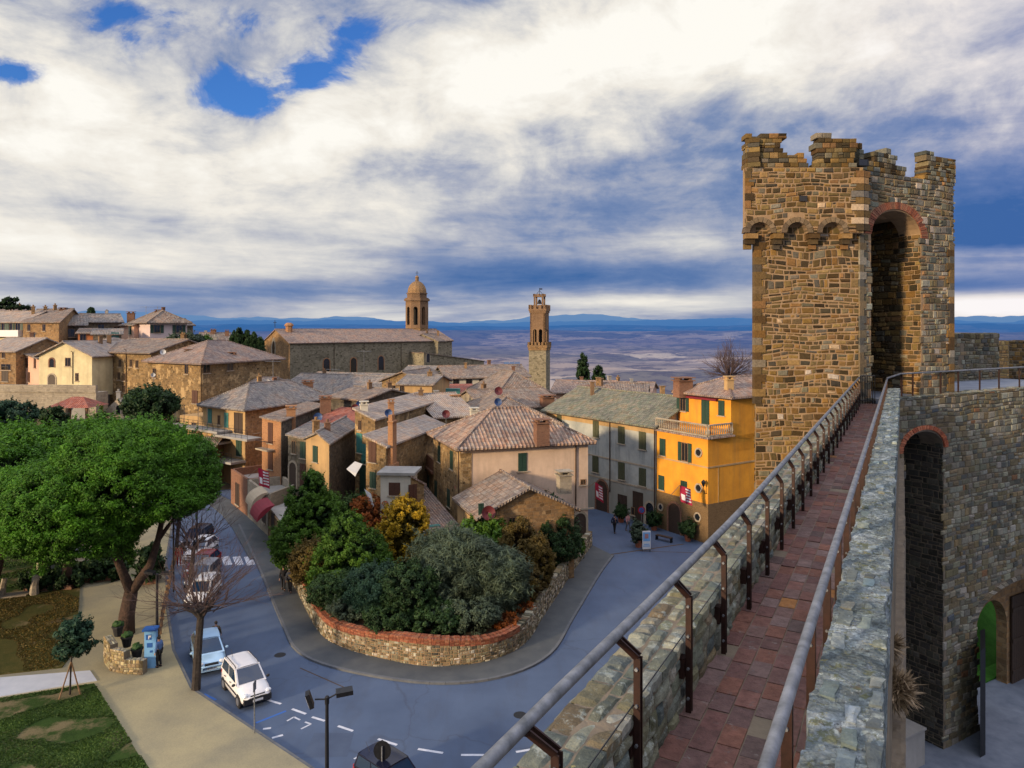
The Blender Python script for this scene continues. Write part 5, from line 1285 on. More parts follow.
H=hsz('pinkwhite_villa','pinkish white villa with a low pyramid roof and dark green shutters',(150,133),(187,137),322.5,344,D=(133.5,140),roof='hip',rise=2.3,wm='pinkwhite',rm='tiles_brown',ov=.7)
windows(H,'F',[(157,329),(179,329)],w=1.15,hh=1.5,st='open'); window(H,'L',137,329,1.6,1.9,'closed'); chimney(H,158,311,139,1.,1.2)
H=hsz('villa_wing','pinkish low wing left of the white villa',(121,140),(134,137),325,344,depth=8,roof='gx',rise=1.2,wm='pinkcream',rm='tiles_brown'); window(H,'F',130,329,1.2,2,'closed')
H=hsz('villa_annex','small stone annex right of the white villa',(187,142),(193,143),325,345,depth=7,roof='gx',rise=1.3,wm='stone_grey',rm='tiles_brown')
H=hsz('big_stone_house','large brown stone house with a broad grey tiled gable roof',(23,130),(59,126),322,345,C=(84,146),roof='gx',rise=2.6,wm='stone_gold',rm='tiles_brown',ov=.5)
windows(H,'F',[(29,327.5),(44,327.5)],w=.9,hh=1.3); windows(H,'F',[(43,341)],w=1.9,hh=1.2); chimney(H,63,309,136,1.1,1.3)
H=hsz('dark_row_house','dark stone row house with a timber balcony right of the large stone house',(61,132),(86,134),325,345,depth=9,roof='gx',rise=1.9,wm='stone_dark',rm='tiles_grey'); windows(H,'F',[(63,333),(70,333)],w=1.6,hh=1.6)
H=hsz('long_roof_row','long low row with a grey roof left of the villa',(84,140),(122,144),322,345,depth=8,roof='gx',rise=1.7,wm='stone_grey',rm='tiles_grey'); chimney(H,131,313,143,1.3,1.6); windows(H,'F',[(101,328),(117,330)],w=1.2,hh=1.5)
H=hsz('red_plaster_house','small bright orange red plastered house among the grey roofs',(78,127),(93,128),333,344,depth=6,roof='shed',rise=.9,wm='orange_plaster',rm='tiles_brown'); window(H,'F',83,338,1.,1.4,'plain')
H=hsz('teal_door_house','small grey house with a teal door below the long row',(93,126),(121,128),334,346,depth=6,roof='shed',rise=1.0,wm='stone_grey',rm='tiles_grey'); window(H,'F',115,338,1.2,2.,'closed',sm='shutter_teal',name='door')
H=hsz('yellow_balcony_house','pale yellow house with a white balcony at the left edge',(-24,134),(23,131),322,337,depth=9,roof='gx',rise=2.1,wm='butter',rm='tiles_pale'); windows(H,'F',[(4,328),(10,328),(18,328)],w=1.2,hh=1.8,st='open',sm='shutter_green')
mb=MB(); a,U,N,_=facept(H,'F',-10,335); b,_,_,_=facept(H,'F',23,335); mb.obox(Vector((a.x,a.y,a.z-.3)),b-a,(0,0,1.2),N*1.0); mb.build('balcony','whitepaint',H.root)
H=hsz('white_gable_house','pale roofed house behind the yellow balcony house at the left edge',(-20,150),(14,150),316,326,depth=9,roof='gx',rise=1.8,wm='whitewash',rm='tiles_pink')
H=hsz('far_roof_house','distant low tiled house between the villa and the cypresses',(203,165),(232,168),340,350,depth=10,roof='gx',rise=1.7,wm='stone_ochre',rm='tiles_brown'); chimney(H,213,330,170,1.0,1.0); chimney(H,227,331,170,.8,.9)
# viaduct wall with arches
v0,v1=XY(-30,101),XY(96,99); U=(v1-v0).normalized(); L=(v1-v0).length; N=Vector((U.y,-U.x,0)); t=thing('viaduct','long stone retaining viaduct with round arches carrying the upper road','wall',(v0.x+5,v0.y,0))
mb=MB(); zt=EZ(392,100); 
k=[(XYp-v0).dot(U) for XYp in (XY(-6,101),XY(18,100.5),XY(66,99.6),XY(87,99.3))]
mb2=MB()
arch_wall(mb,v0,U,(0,0,1),N,0,(k[1]+k[2])/2,0,zt,k[0],k[1],zt-3.4,2.5,vb=5.0)
arch_wall(mb,v0,U,(0,0,1),N,(k[1]+k[2])/2+.002,L,0,zt,k[2],k[3],zt-2.9,2.5,vb=5.0)
mb.build('wall','stone_pale',t)
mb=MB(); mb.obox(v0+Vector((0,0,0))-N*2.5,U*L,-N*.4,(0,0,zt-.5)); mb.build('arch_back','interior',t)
mb=MB()
for a,b,s in ((k[0],k[1],zt-3.4),(k[2],k[3],zt-2.9)): arch_ring(mb,v0+U*((a+b)/2)+Vector((0,0,s)),U,(0,0,1),N,(b-a)/2,(b-a)/2+.5,17,[(.3,.25,.18),(.22,.18,.13)],.06,.05)
mb.build('arch_ring','masonry',t)
mb=MB(); mb.obox(v0+Vector((0,0,zt))+N*.1,U*L,-N*.5,(0,0,1.0)); mb.build('parapet','stone_pale',t)
slab('upper_road',[v0+Vector((0,0.5,0)),v1+Vector((0,0.5,0)),XY(96,109),XY(-40,112)],3,zt-.1,'concrete')
# lower yard wall
H=hsz('yard_wall','long low rubble wall under the viaduct with a dark gateway','' or (-30,90),(112,88),428,470,depth=1.0,roof='flat',wm='stone_grey',cat='wall'); window(H,'F',45.5,432,3.,3.2,'plain',name='door')
H=hsz('ruined_gable','ruined pale stone gable wall right of the tiled pavilion',(104,95),(131,93),412,440,depth=2,roof='gy',rise=1.7,wm='stone_pale',rm='stone_pale',ov=.0,cat='ruin'); window(H,'F',118.5,410,.8,1.2,'arch')
# pavilion
c=XY(78,92); zb=EZ(421,92); zt2=EZ(406,92); t=thing('tiled_pavilion','open pavilion with a brown tiled hip roof on timber posts','pavilion',(c.x,c.y,zb))
for sx in (-1,1):
    for sy in (-1,1): mb=MB(); mb.box((c.x+sx*2.1,c.y+sy*1.7,(zb+zt2)/2),(.25,.25,zt2-zb)); mb.build('post','wood',t)
mb=MB(); e=[Vector((c.x+sx*2.7,c.y+sy*2.3,zt2)) for sx,sy in ((-1,-1),(1,-1),(1,1),(-1,1))]; r1,r2=Vector((c.x-.7,c.y,zt2+1.2)),Vector((c.x+.7,c.y,zt2+1.2))
mb.add(e+[r1,r2],[(0,1,5,4),(1,2,5),(2,3,4,5),(3,0,4),(3,2,1,0)]); mb.build('roof','tiles_red',t)
mb=MB(); mb.box((c.x,c.y,zb-2),(6.2,5,4)); mb.build('base','stone_pale',t)

# ------------------------------------------------------------------ church
cA,cB=XY(290,150),XY(452,181); d=(cB-cA).normalized(); wN=Vector((-d.y,d.x,0))*13
zs=EZ(343,150)
H=house('church','long brown stone church nave with a tiled roof and gabled front','' or cA,cB,D=XY(264,163),z0=6,ze=zs,roof='gx',rise=2.9,wm='stone_church',rm='tiles_pink',ov=.35,cat='church')
mb=MB(); D_,A_=H.D,H.A; Un=(A_-D_).normalized(); Nn=Vector((Un.y,-Un.x,0)); mb.obox(Vector((D_.x,D_.y,6)),A_-D_,(0,0,zs-6),Nn*.06); m_=(A_+D_)/2
mb.add([Vector((D_.x,D_.y,zs))+Nn*.06,Vector((A_.x,A_.y,zs))+Nn*.06,Vector((m_.x,m_.y,zs+2.75))+Nn*.06],[(0,1,2)]); mb.build('brick_front','stone_gold',H.root)
for px,py in ((326.5,366),(353.5,365),(381,363),(421,358)): window(H,'F',px,py,1.5 if px<400 else 1.2,3.2 if px<400 else 2.6,'arch',fm='brick_orange')
mb=MB()
p,U,N,_=facept(H,'L',274,349); arch_ring(mb,p,U,Vector((0,0,1)),N,.9,1.35,20,[(.5,.42,.32)],.15,.1,0,2*PI,0,sy=1.9); mb.build('rose_window_frame','stone_pale',H.root)
mb=MB(); vs=[p+N*.1]+[p+N*.1+U*.9*math.cos(2*PI*i/16)+Vector((0,0,1.7*math.sin(2*PI*i/16))) for i in range(16)]; mb.add(vs,[(0,1+i,1+(i+1)%16) for i in range(16)]); mb.build('rose_window','pane',H.root)
for px in (334,364,401): pipe(H,'F',px,342,380)
p=H.ridge[0]; mb=MB(); mb.box((p.x,p.y,p.z+1.1),(.1,.1,1.6),0); mb.box((p.x,p.y,p.z+1.4),(.7,.1,.1),.3); mb.build('cross','iron_dark',H.root)
mb=MB(); q=P(289,331,157); mb.lathe((q.x,q.y,q.z-1),[(.75,0),(.75,2.0),(1.0,2.1),(1.0,2.4),(.5,2.8)],8); mb.build('turret','brick_orange',H.root)
H=house('church_apse','lower stone choir block of the church with a sloping dark roof',XY(424,168),XY(484,182),depth=9,z0=6,ze=EZ(362,176),roof='shedl',rise=2.6,wm='stone_church',rm='tiles_brown',ov=.2,cat='church'); window(H,'F',421+7,358,1.,2,'arch')
H=house('church_transept','raised block at the far end of the nave beside the domed tower',XY(438,176),XY(452,182),depth=9,z0=6,ze=EZ(341,178),roof='gx',rise=1.8,wm='stone_church',rm='tiles_brown',ov=.3,cat='church')
# domed bell tower
c=XY(417,185); s=185/F; t=thing('domed_bell_tower','octagonal brick bell tower with a dome beside the church','tower',(c.x,c.y,EZ(345,185)))
zf=lambda py: EZ(py,185)
def ngon(c,r,n=8,a0=PI/8): return [Vector((c.x+r*math.cos(a0+2*PI*i/n),c.y+r*math.sin(a0+2*PI*i/n),0)) for i in range(n)]
mb=MB(); mb.prism(ngon(c,2.95),6,zf(328)); mb.build('base','stone_gold',t)
mb=MB(); R8=3.0; pts=ngon(c,R8)
for i in range(8):
    a,b=pts[i],pts[(i+1)%8]; u_=(b-a); L_=u_.length; u_=u_/L_; n_=Vector((u_.y,-u_.x,0))
    arch_wall(mb,Vector((a.x,a.y,zf(328))),u_,(0,0,1),n_,0,L_,0,zf(301)-zf(328),L_*.27,L_*.73,(zf(309)-zf(328)),.45,n=8,vb=.8)
mb.build('belfry','brick_tower',t)
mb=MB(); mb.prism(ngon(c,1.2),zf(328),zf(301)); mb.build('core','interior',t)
mb=MB(); mb.prism(ngon(c,3.4),zf(301),zf(299)); mb.prism(ngon(c,3.1),zf(299),zf(298)); mb.prism(ngon(c,2.6),zf(298),zf(294)); mb.prism(ngon(c,2.8),zf(294),zf(293)); mb.build('cornice','brick_tower',t)
mb=MB(); mb.lathe((c.x,c.y,zf(293)),[(2.45*math.cos(a_),3.1*math.sin(a_)) for a_ in [i*PI/2/8 for i in range(8)]]+[(.45,3.15),(.45,4.0),(.55,4.05),(.15,4.5)],16); mb.build('dome','stone_gold',t,smooth=False)
mb=MB(); mb.tube([(c.x,c.y,zf(277)),(c.x,c.y,zf(271))],.06,5); mb.box((c.x,c.y,zf(273)),(.8,.1,.1)); mb.blob((c.x,c.y,zf(276)),(.2,.2,.2)); mb.build('cross','iron_dark',t)
# slim brick town tower
c=XY(539.5,150); zf=lambda py: EZ(py,150); t=thing('town_hall_tower','slender brick and stone clock tower with battlements','tower',(c.x,c.y,zf(390)))
def sq(c,r,rz=.5): return [Vector((c.x+r*(math.cos(rz)*a-math.sin(rz)*b),c.y+r*(math.sin(rz)*a+math.cos(rz)*b),0)) for a,b in ((-1,-1),(1,-1),(1,1),(-1,1))]
RZ=-.28
mb=MB(); mb.prism(sq(c,1.82,RZ),2,zf(350)); mb.build('stone_shaft','stone_church',t)
mb=MB(); mb.prism(sq(c,1.95,RZ),zf(350),zf(347.5)); mb.prism(sq(c,2.05,RZ),zf(347.5),zf(345))
def merl(mb,r,z0,z1,n,w,tk=.3):
    pts=sq(c,r,RZ)
    for i in range(4):
        a,b=pts[i],pts[(i+1)%4]; d_=(b-a); L_=d_.length; d_=d_/L_; n_=Vector((d_.y,-d_.x,0))
        for k in range(n):
            x=(L_-w)*k/(n-1); mb.obox(Vector((a.x,a.y,z0))+d_*x,d_*w,-n_*tk,(0,0,z1-z0))
merl(mb,2.05,zf(345),zf(342),6,.4,.25); mb.build('gallery','stone_gold',t)
mb=MB(); pts=sq(c,1.62,RZ)
for i in range(4):
    a,b=pts[i],pts[(i+1)%4]; u_=(b-a); L_=u_.length; u_=u_/L_; n_=Vector((u_.y,-u_.x,0)); h_=zf(313)-zf(345)
    arch_wall(mb,Vector((a.x,a.y,zf(345))),u_,(0,0,1),n_,0,L_/2,0,h_,L_*.2,L_*.43,(zf(331)-zf(345)),.4,n=8,vb=.4)
    arch_wall(mb,Vector((a.x,a.y,zf(345))),u_,(0,0,1),n_,L_/2+.001,L_,0,h_,L_*.57,L_*.8,(zf(331)-zf(345)),.4,n=8,vb=.4)
mb.build('brick_belfry','brick_tower',t)
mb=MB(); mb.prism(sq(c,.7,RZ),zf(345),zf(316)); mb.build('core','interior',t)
mb=MB(); mb.prism(sq(c,1.75,RZ),zf(313),zf(311)); mb.prism(sq(c,1.88,RZ),zf(311),zf(309)); merl(mb,1.88,zf(309),zf(305),4,.6,.35); mb.build('battlement','brick_tower',t)
mb=MB(); 
for q in sq(c,.85,RZ): mb.box((q.x,q.y,zf(303)),(.35,.35,zf(297)-zf(309)))
mb.prism(sq(c,1.1,RZ),zf(297),zf(296)); merl(mb,1.1,zf(296),zf(294),3,.35,.3); mb.build('bell_frame','brick_tower',t)
mb=MB(); mb.lathe((c.x,c.y,zf(304)),[(.5,0),(.42,.3),(.3,.7),(.1,.95)],10); mb.build('bell','iron_dark',t)
mb=MB(); mb.tube([(c.x,c.y,zf(296)),(c.x,c.y,zf(288))],.05,5); mb.tube([(c.x-.6,c.y,zf(294)),(c.x,c.y,zf(290.5)),(c.x+.6,c.y,zf(294))],.05,4); mb.box((c.x+.3,c.y,zf(289)),(.6,.05,.25)); mb.build('weather_vane','iron_dark',t)

# small chimney stacks scattered on the roofs
RC=random.Random(77)
for h in HOUSES:
    if not hasattr(h,'ridge') or not hasattr(h,'roof') or h.label=='' or 'annex' in h.label or 'corner house with' in h.label or 'church' in h.label: continue
    r1,r2=h.ridge; L_=(r2-r1).length
    for k in range(1 if L_<7 else 2):
        q=r1+(r2-r1)*RC.uniform(.12,.88); side=RC.choice((-1,1))*RC.uniform(.3,1.6); wv_=h.W if h.W.cross(r2-r1).length>.5*L_ else h.U
        q=q+wv_*side; w_=RC.uniform(.4,.6); hh_=RC.uniform(.35,.8); mb=MB()
        mb.box((q.x,q.y,q.z+hh_/2-.45),(w_,w_*.8,hh_+.9),RC.uniform(0,1)); mb.box((q.x,q.y,q.z+hh_+.06),(w_*1.3,w_*1.1,.1),.3)
        if RC.random()<.5: mb.lathe((q.x,q.y,q.z+hh_+.11),[(.12,0),(.15,.3)],8)
        mb.build('chimney',RC.choice(('brick_red','stone_gold','concrete','brick_tower')),h.roof)
# ------------------------------------------------------------------ fortress
TH=391/720.0; dW=Vector((TH,1,0)).normalized(); nW=Vector((dW.y,-dW.x,0))   # walkway direction, its right hand side
def W(x0,Y,z): return Vector((x0+TH*Y,Y,z))
zw=16.2; Y0,Y1=-3.0,30.2
Lw=(Y1-Y0)*math.sqrt(1+TH*TH)
KX=1/math.sqrt(1+TH*TH)       # x0 distance to true width
def wslab(mb,xa,xb,z0,z1,ya=Y0,yb=Y1): mb.prism([W(xa,ya,0),W(xb,ya,0),W(xb,yb,0),W(xa,yb,0)],z0,z1)
t=thing('castle_wall','tall stone fortress wall carrying the brick paved wall walk','wall',W(-1.2,13,0))
mb=MB(); wslab(mb,-2.22,-.14,0,zw-.04); mb.build('wall_core','stone_grey',t)
mb=MB(); wslab(mb,-2.22,-1.81,zw-.05,zw+.56,yb=29.6); mb.build('parapet_core','mortar_dark',t)
# paving
mb=MB(); R=random.Random(2)
wslab(mb,-1.80,-.58,zw-.05,zw-.01); base=mb.build('paving_bed','mortar_dark',t)
mb=MB(); wid=1.21*KX; rows=6; rw=wid/rows
for r_ in range(rows):
    s=R.uniform(-.3,0)
    while s<Lw:
        l=.31*R.uniform(.92,1.06); c=R.choice(PAVERS); k=R.uniform(.88,1.12); cc=tuple(min(1,x*k) for x in c)
        if R.random()<.012: cc=(.42,.20,.07)
        if R.random()<.02: cc=(.14,.10,.095)
        o=W(-1.80,Y0,zw)+dW*(s+.006)+nW*(r_*rw+.005)+Vector((0,0,R.uniform(-.012,.0)))
        mb.obox(o-Vector((0,0,.03)),dW*(l-.012),nW*(rw-.010),Vector((0,0,.03+R.uniform(0,.006)))+dW*0,cc); s+=l
mb.build('paving','pavers',t)
# left parapet: inner face stones and crazy top
mb=MB()
Of=W(-1.805,2.0,zw-.03)
Lf=27.6*math.sqrt(1+TH*TH)
stones(mb,Of,dW,(0,0,1),nW,11,.57,(.09,.19),(.14,.38),pal=STONE_PARAPET,gap=.009,out=.03,seed=31,res=5)
stones(mb,Of+dW*11,dW,(0,0,1),nW,Lf-11,.57,(.09,.19),(.14,.38),pal=STONE_PARAPET,gap=.012,out=.03,seed=32)
Ot=W(-2.24,2.0,zw+.56); wd=.43*KX
stones(mb,Ot+nW*-.02,dW,nW,(0,0,1),11,wd+.06,(.10,.22),(.14,.42),pal=STONE_PARAPET,gap=.008,out=.025,seed=33,res=6)
stones(mb,Ot+nW*-.02+dW*11,dW,nW,(0,0,1),Lf-11,wd+.06,(.10,.22),(.14,.42),pal=STONE_PARAPET,gap=.010,out=.025,seed=34,res=3)
stones(mb,W(-2.24,2.0,zw-.6),dW,(0,0,1),-nW,Lf,1.16,(.15,.28),(.2,.5),pal=STONE_PARAPET,gap=.014,out=.05,seed=35)
mb.build('left_parapet','masonry_lichen',t)
# right wall: rough lichened cement top
xs=[-.60,-.13]; zt=19.3-2.43
def rough_top(name,xa,xb,z,ya,yb,nu,step,amp,mat,side=1.2,parent=None):
    mb=MB(); L=(yb-ya)/KX; nl=int(L/step); cols=[]
    vs=[]; prof=[]
    for j in range(nl+1):
        s=j/nl*L
        for i in range(nu+5):
            if i<2: u,zz=0,[-side,-.07][i]
            elif i>nu+2: u,zz=1,[-.07,-side][i-nu-3]
            else: u=(i-2)/nu; zz=0
            p=W(xa,ya,z)+dW*s+nW*((xb-xa)*KX*u)
            q=Vector((p.x*1.,p.y,0)); a=mnoise.fractal(q*2.2,.8,2.1,5)*amp+mnoise.noise(q*11)*amp*.35+mnoise.noise(q*27)*amp*.2
            e=mnoise.fractal(Vector((s*1.7,u*5+zz,3)),.8,2.1,4)*.035+mnoise.noise(Vector((s*9,u*5+zz*3,7)))*.015
            if i in(1,2): p+=nW*e
            if i in(nu+2,nu+3): p+=nW*e
            if i==0 or i==nu+4: p+=nW*(e*.4)
            vs.append(p+Vector((0,0,zz+(a if 2<=i<=nu+2 else a*.5 if i in (1,nu+3) else 0))))
    n=nu+5
    mb.add(vs,[(j*n+i,j*n+i+1,(j+1)*n+i+1,(j+1)*n+i) for j in range(nl) for i in range(n-1)])
    return mb.build(name,mat,parent,smooth=False)
rough_top('right_wall_cap',-.60,-.13,zt,1.5,12,14,.03,.028,'lichen_cement',parent=t,side=.72)
rough_top('right_wall_cap',-.60,-.13,zt,12,29.2,8,.08,.028,'lichen_cement',parent=t,side=.72)
# rubble showing through the lichened cap
mb=MB(); stones(mb,W(-.585,2.0,zt+.012),dW,nW,(0,0,1),27/KX,.43,(.12,.22),(.14,.40),pal=[(.20,.245,.26),(.27,.32,.34),(.15,.18,.19),(.26,.28,.24)],gap=.03,out=.012,seed=131,res=4,skip=.72,wr=.1); mb.build('cap_rubble','masonry_lichen',t)
# courtyard side of the wall: narrow ledges
mb=MB(); wslab(mb,-.59,-.16,zw-.1,zt-.08,1.5,29.2); mb.build('right_wall_core','mortar_dark',t)
rough_top('ledge',-.20,.03,zw-2.2,3,29.4,4,.12,.03,'mortar_dark',side=9,parent=t)
t_castle=t
# dry plants on the ledge
def straw(px,py,Y,n,r,h,label):
    p=P(px,py,Y); c=np.array(p)+rng.normal(size=(n,3))*np.array([r*.45,r*.45,r*.4]); d=rand_dirs(n)
    v,tn=leaves(c,d,.045,np.clip(rng.random(n),0,1),up=.0,elong=9)
    o=leaf_object('dry_plant',[(v,tn)],'straw'); tag(o,label,'plant')
straw(894,690,9.6,1500,.14,.3,'large dry straw coloured tuft growing out of the courtyard side of the wall')
straw(890,645,11.5,300,.08,.2,'upper small dry tuft on the courtyard side of the wall')
# railings
zr=19.3-2.02
def railing(name,label,pts,zoff,post_at,lean,parent=None,first=0):
    t=thing(name,label,'railing',pts[0]-Vector((0,0,zoff)))
    return t
RX=lambda Y: -1.79-.15*max(0,min(1,(8-Y)/4.6))**1.3
posts_Y=[3.68+1.07*i for i in range(24)]
tl=thing('left_railing','left iron railing with kinked brown posts and a grey tubular handrail','railing',W(-1.74,5,zw))
mb=MB(); mb.tube([W(RX(2.2+i*.85),2.2+i*.85,zr) for i in range(33)],.035,14); mb.build('handrail','galv',tl,smooth=True)
mb=MB()
for k,(dx,zz) in enumerate(((-1.775,.38),)): mb.tube([W(dx+.0,2.2+i*3.4,zw+.62) for i in range(9)],.005,5)
mb.build('cable','iron_dark',tl)
for Y in posts_Y:
    mb=MB(); ft=.045; th=.012
    x=-1.70+(RX(Y)+1.79)*.5
    a,b,c=W(x,Y,zw-.02),W(x,Y,zw+.93),W(RX(Y)+.01,Y,zr-.03)
    for q in (0,1):
        off=dW*(.022 if q else -.022)-dW*th/2
        for (p,r_) in ((a,b),(b,c)):
            dd=r_-p; side=dd.cross(dW).normalized()*ft
            mb.obox(p+off-side/2,dd,side,dW*th)
    mb.obox(W(x-.03,Y,zw+.28)-dW*.05,dW*.1,-nW*.10,(0,0,.16)); 
    mb.box(tuple(W(RX(Y),Y,zr-.035)),(.06,.08,.02),-.5)
    po=mb.build('post','iron_brown',tl)
    for z in (.12,.36,.62,.86): mb=MB(); mb.tube([W(x,Y,zw+z)-dW*.045+nW*0,W(x,Y,zw+z)+dW*.045],.012,6); mb.build('bolt','galv',po)
tr=thing('right_railing','right iron railing with straight brown posts beside the lichened wall top','railing',W(-.64,5,zw))
mb=MB(); mb.tube([W(-.63,1.4+i*1.725,zr) for i in range(17)],.035,14); mb.build('handrail','galv',tr,smooth=True)
for Y in [3.0+1.07*i for i in range(25)]:
    mb=MB(); x=-.655
    for q in (-.03,.018): mb.obox(W(x,Y,zw-.02)+dW*q-nW*.03,dW*.012,nW*.06,(0,0,1.06))
    po=mb.build('post','iron_brown',tr)
    for z in (.15,.5,.85): mb=MB(); mb.tube([W(x,Y,zw+z)-dW*.045,W(x,Y,zw+z)+dW*.045],.012,6); mb.build('bolt','galv',po)
# gate at the tower end
mb=MB(); 
a=W(-1.75,29.4,zw); 
for i in range(7): q=a+Vector((.1*i,0,0))*1.0; mb.tube([q,q+Vector((0,0,1.15))],.014,5)
mb.tube([a+Vector((0,0,1.15)),a+Vector((.6,0,1.15))],.02,5); mb.tube([a+Vector((0,0,.15)),a+Vector((.6,0,.15))],.02,5)
g_=mb.build('tower_gate','iron_dark'); tag(g_,'small barred iron gate at the end of the wall walk','gate')

# --- tower
A_=Vector((9.96,29.5,0)); B_=Vector((14.22,29.5,0)); C_=B_+Vector((.891,.454,0))*6.25
D2=Vector((20.0,38.5,0)); E2=Vector((14.2,38,0))
tw=thing('castle_tower','ruined square stone tower with broken battlements and a tall brick arch','tower',(14,33,0))
zc=23.05; zb_=25.8       # corbel line, wall top at merlon feet
# solid shaft below the walk, hollow above
mb=MB(); mb.prism([A_,B_,Vector((14.75,33.2,0)),Vector((18.2,35.4,0)),D2,E2],0,zw-.03)
Nl=Vector((0,-1,0)); Ul=Vector((1,0,0)); Ur=(C_-B_).normalized(); Nr=Vector((Ur.y,-Ur.x,0)); LR=(C_-B_).length
mb.prism([A_,B_,B_+Vector((0,1.1,0)),A_+Vector((.35,1.1,0))],zw-.03,zb_)                    # street front
mb.prism([A_+Vector((.0,.0,0)),A_+Vector((1.2,.9,0)),E2+Vector((1.2,-.8,0)),E2],zw-.03,zb_-.01)
mb.prism([E2+Vector((0,-.8,0)),D2+Vector((0,-.8,0)),D2,E2],zw-.03,zb_-.012)
oa,ob=.62,3.62    # opening along the right face
for px_,ref in ((871,'oa'),(921,'ob')):
    k=(px_-512)/F; tt=(k*B_.y-B_.x)/(Ur.x-k*Ur.y)
    if ref=='oa': oa=tt
    else: ob=tt
so_=zc+.15-0.0
arch_wall(mb,B_+Ur*0,Ur,(0,0,1),Nr,.0,LR,zw-.03,zb_-.005,oa,ob,so_,1.0,n=16,sy=.66)
mb.prism([C_,C_+Vector((-.6,1.2,0)),D2+Vector((-1.2,-.8,0)),D2],zw-.03,zb_-.02)
# reveal of the gorge: thick right side wall
q0=B_+Ur*(ob+.02); mb.prism([q0-Nr*.98,q0-Nr*4.2+Ur*.2,q0-Nr*4.2+Ur*.9,q0-Nr*.98+Ur*.9],zw-.03,zb_-.03)
q1=B_+Ur*(oa-.02); mb.prism([q1-Nr*.98,q1-Nr*4.2-Ur*.2,q1-Nr*4.2-Ur*.6,q1-Nr*.98-Ur*.6],zw-.03,zb_-.03)
mb.prism([q1-Nr*4.1-Ur*.3,q0-Nr*4.1+Ur*.6,q0-Nr*4.6+Ur*.6,q1-Nr*4.6-Ur*.3],zw-.03,zb_-.03)
mb.prism([q1-Nr*.99,q0-Nr*.99,q0-Nr*4.15,q1-Nr*4.15],so_+.9,so_+1.3)
mb.build('wall_core','mortar_pink',tw)
zO=0.0
mb=MB()
def putlog(u,v): return not any(abs(u-a)<.16 and abs(v-b)<.3 for a,b in ((2.55,13.1),))
stones(mb,A_+Vector((0,0,zO)),Ul,(0,0,1),Nl,4.26,zc+.4-zO,(.12,.34),(.14,.50),pal=STONE_WARM,gap=.026,out=.045,seed=41,wr=.12,special=([(.55,.42,.27),(.50,.45,.38)],.02),mask=putlog)
# upper block stands .35 proud on three corbelled arches
OU=A_+Vector((-.5,-.35,0)); WU=4.76
cen=[XY(p,29.15).x-OU.x for p in (760,797,832.5)]; ra=.44
zs_=zc+.1
def upmask(u,v):
    z=zs_-.28+v
    for c0 in cen:
        if abs(u-c0)<ra+.03 and z<zs_+math.sqrt(max(0,(ra+.05)**2-(u-c0)**2))+.26: return False
    return True
OB=OU+Vector((0,0,zs_-.28)); mb2=MB()
for i,c0 in enumerate(cen):
    lo=(cen[i-1]+c0)/2 if i else 0; hi=(cen[i+1]+c0)/2 if i<2 else WU
    arch_wall(mb2,OU+Vector((0,0,zs_)),Ul,(0,0,1),Nl,lo,hi,0,zb_-zs_,c0-ra,c0+ra,0,.36,n=10)
SD=Vector((.40,1,0)).normalized(); NS=Vector((-SD.y,SD.x,0)); oq=OU+SD*.375; mb2.prism([oq,oq+Ul*.6,oq+Ul*.6+SD*2.6,oq+SD*2.6],zs_+.004,zb_-.004)
mb2.build('upper_core','mortar_pink',tw)
stones(mb,OB+Vector((0,0,.28)),Ul,(0,0,1),Nl,WU,zb_-zs_,(.12,.32),(.14,.48),pal=STONE_WARM,gap=.025,out=.045,seed=42,wr=.1,mask=lambda u,v: upmask(u,v+.28),special=([(.55,.42,.27),(.5,.45,.38)],.03))
stones(mb,OU+SD*3+Vector((0,0,zs_)),-SD,(0,0,1),NS,3.,zb_-zs_,(.15,.30),(.18,.5),pal=STONE_WARM,gap=.02,out=.05,seed=43)
stones(mb,A_+(E2-A_).normalized()*7+Vector((0,0,2)),-(E2-A_).normalized(),(0,0,1),Vector((-(E2-A_).y,(E2-A_).x,0)).normalized(),7,zc-2,(.18,.33),(.25,.6),pal=STONE_WARM,gap=.02,out=.05,seed=44)
# right face
nn=[0]
def rmask(u,v):
    z=zw+v
    if oa-.02<u<ob+.02 and z<so_: return False
    c0=(oa+ob)/2; r=(ob-oa)/2+.42
    if z>=so_ and (u-c0)**2+((z-so_)/.70)**2<r*r: return False
    return True
stones(mb,B_+Vector((0,0,zw)),Ur,(0,0,1),Nr,LR,zb_-zw,(.14,.34),(.16,.5),pal=STONE_MIX+[(.25,.22,.17)],gap=.02,out=.05,seed=45,mask=rmask,special=([(.50,.44,.36),(.38,.22,.10)],.04))
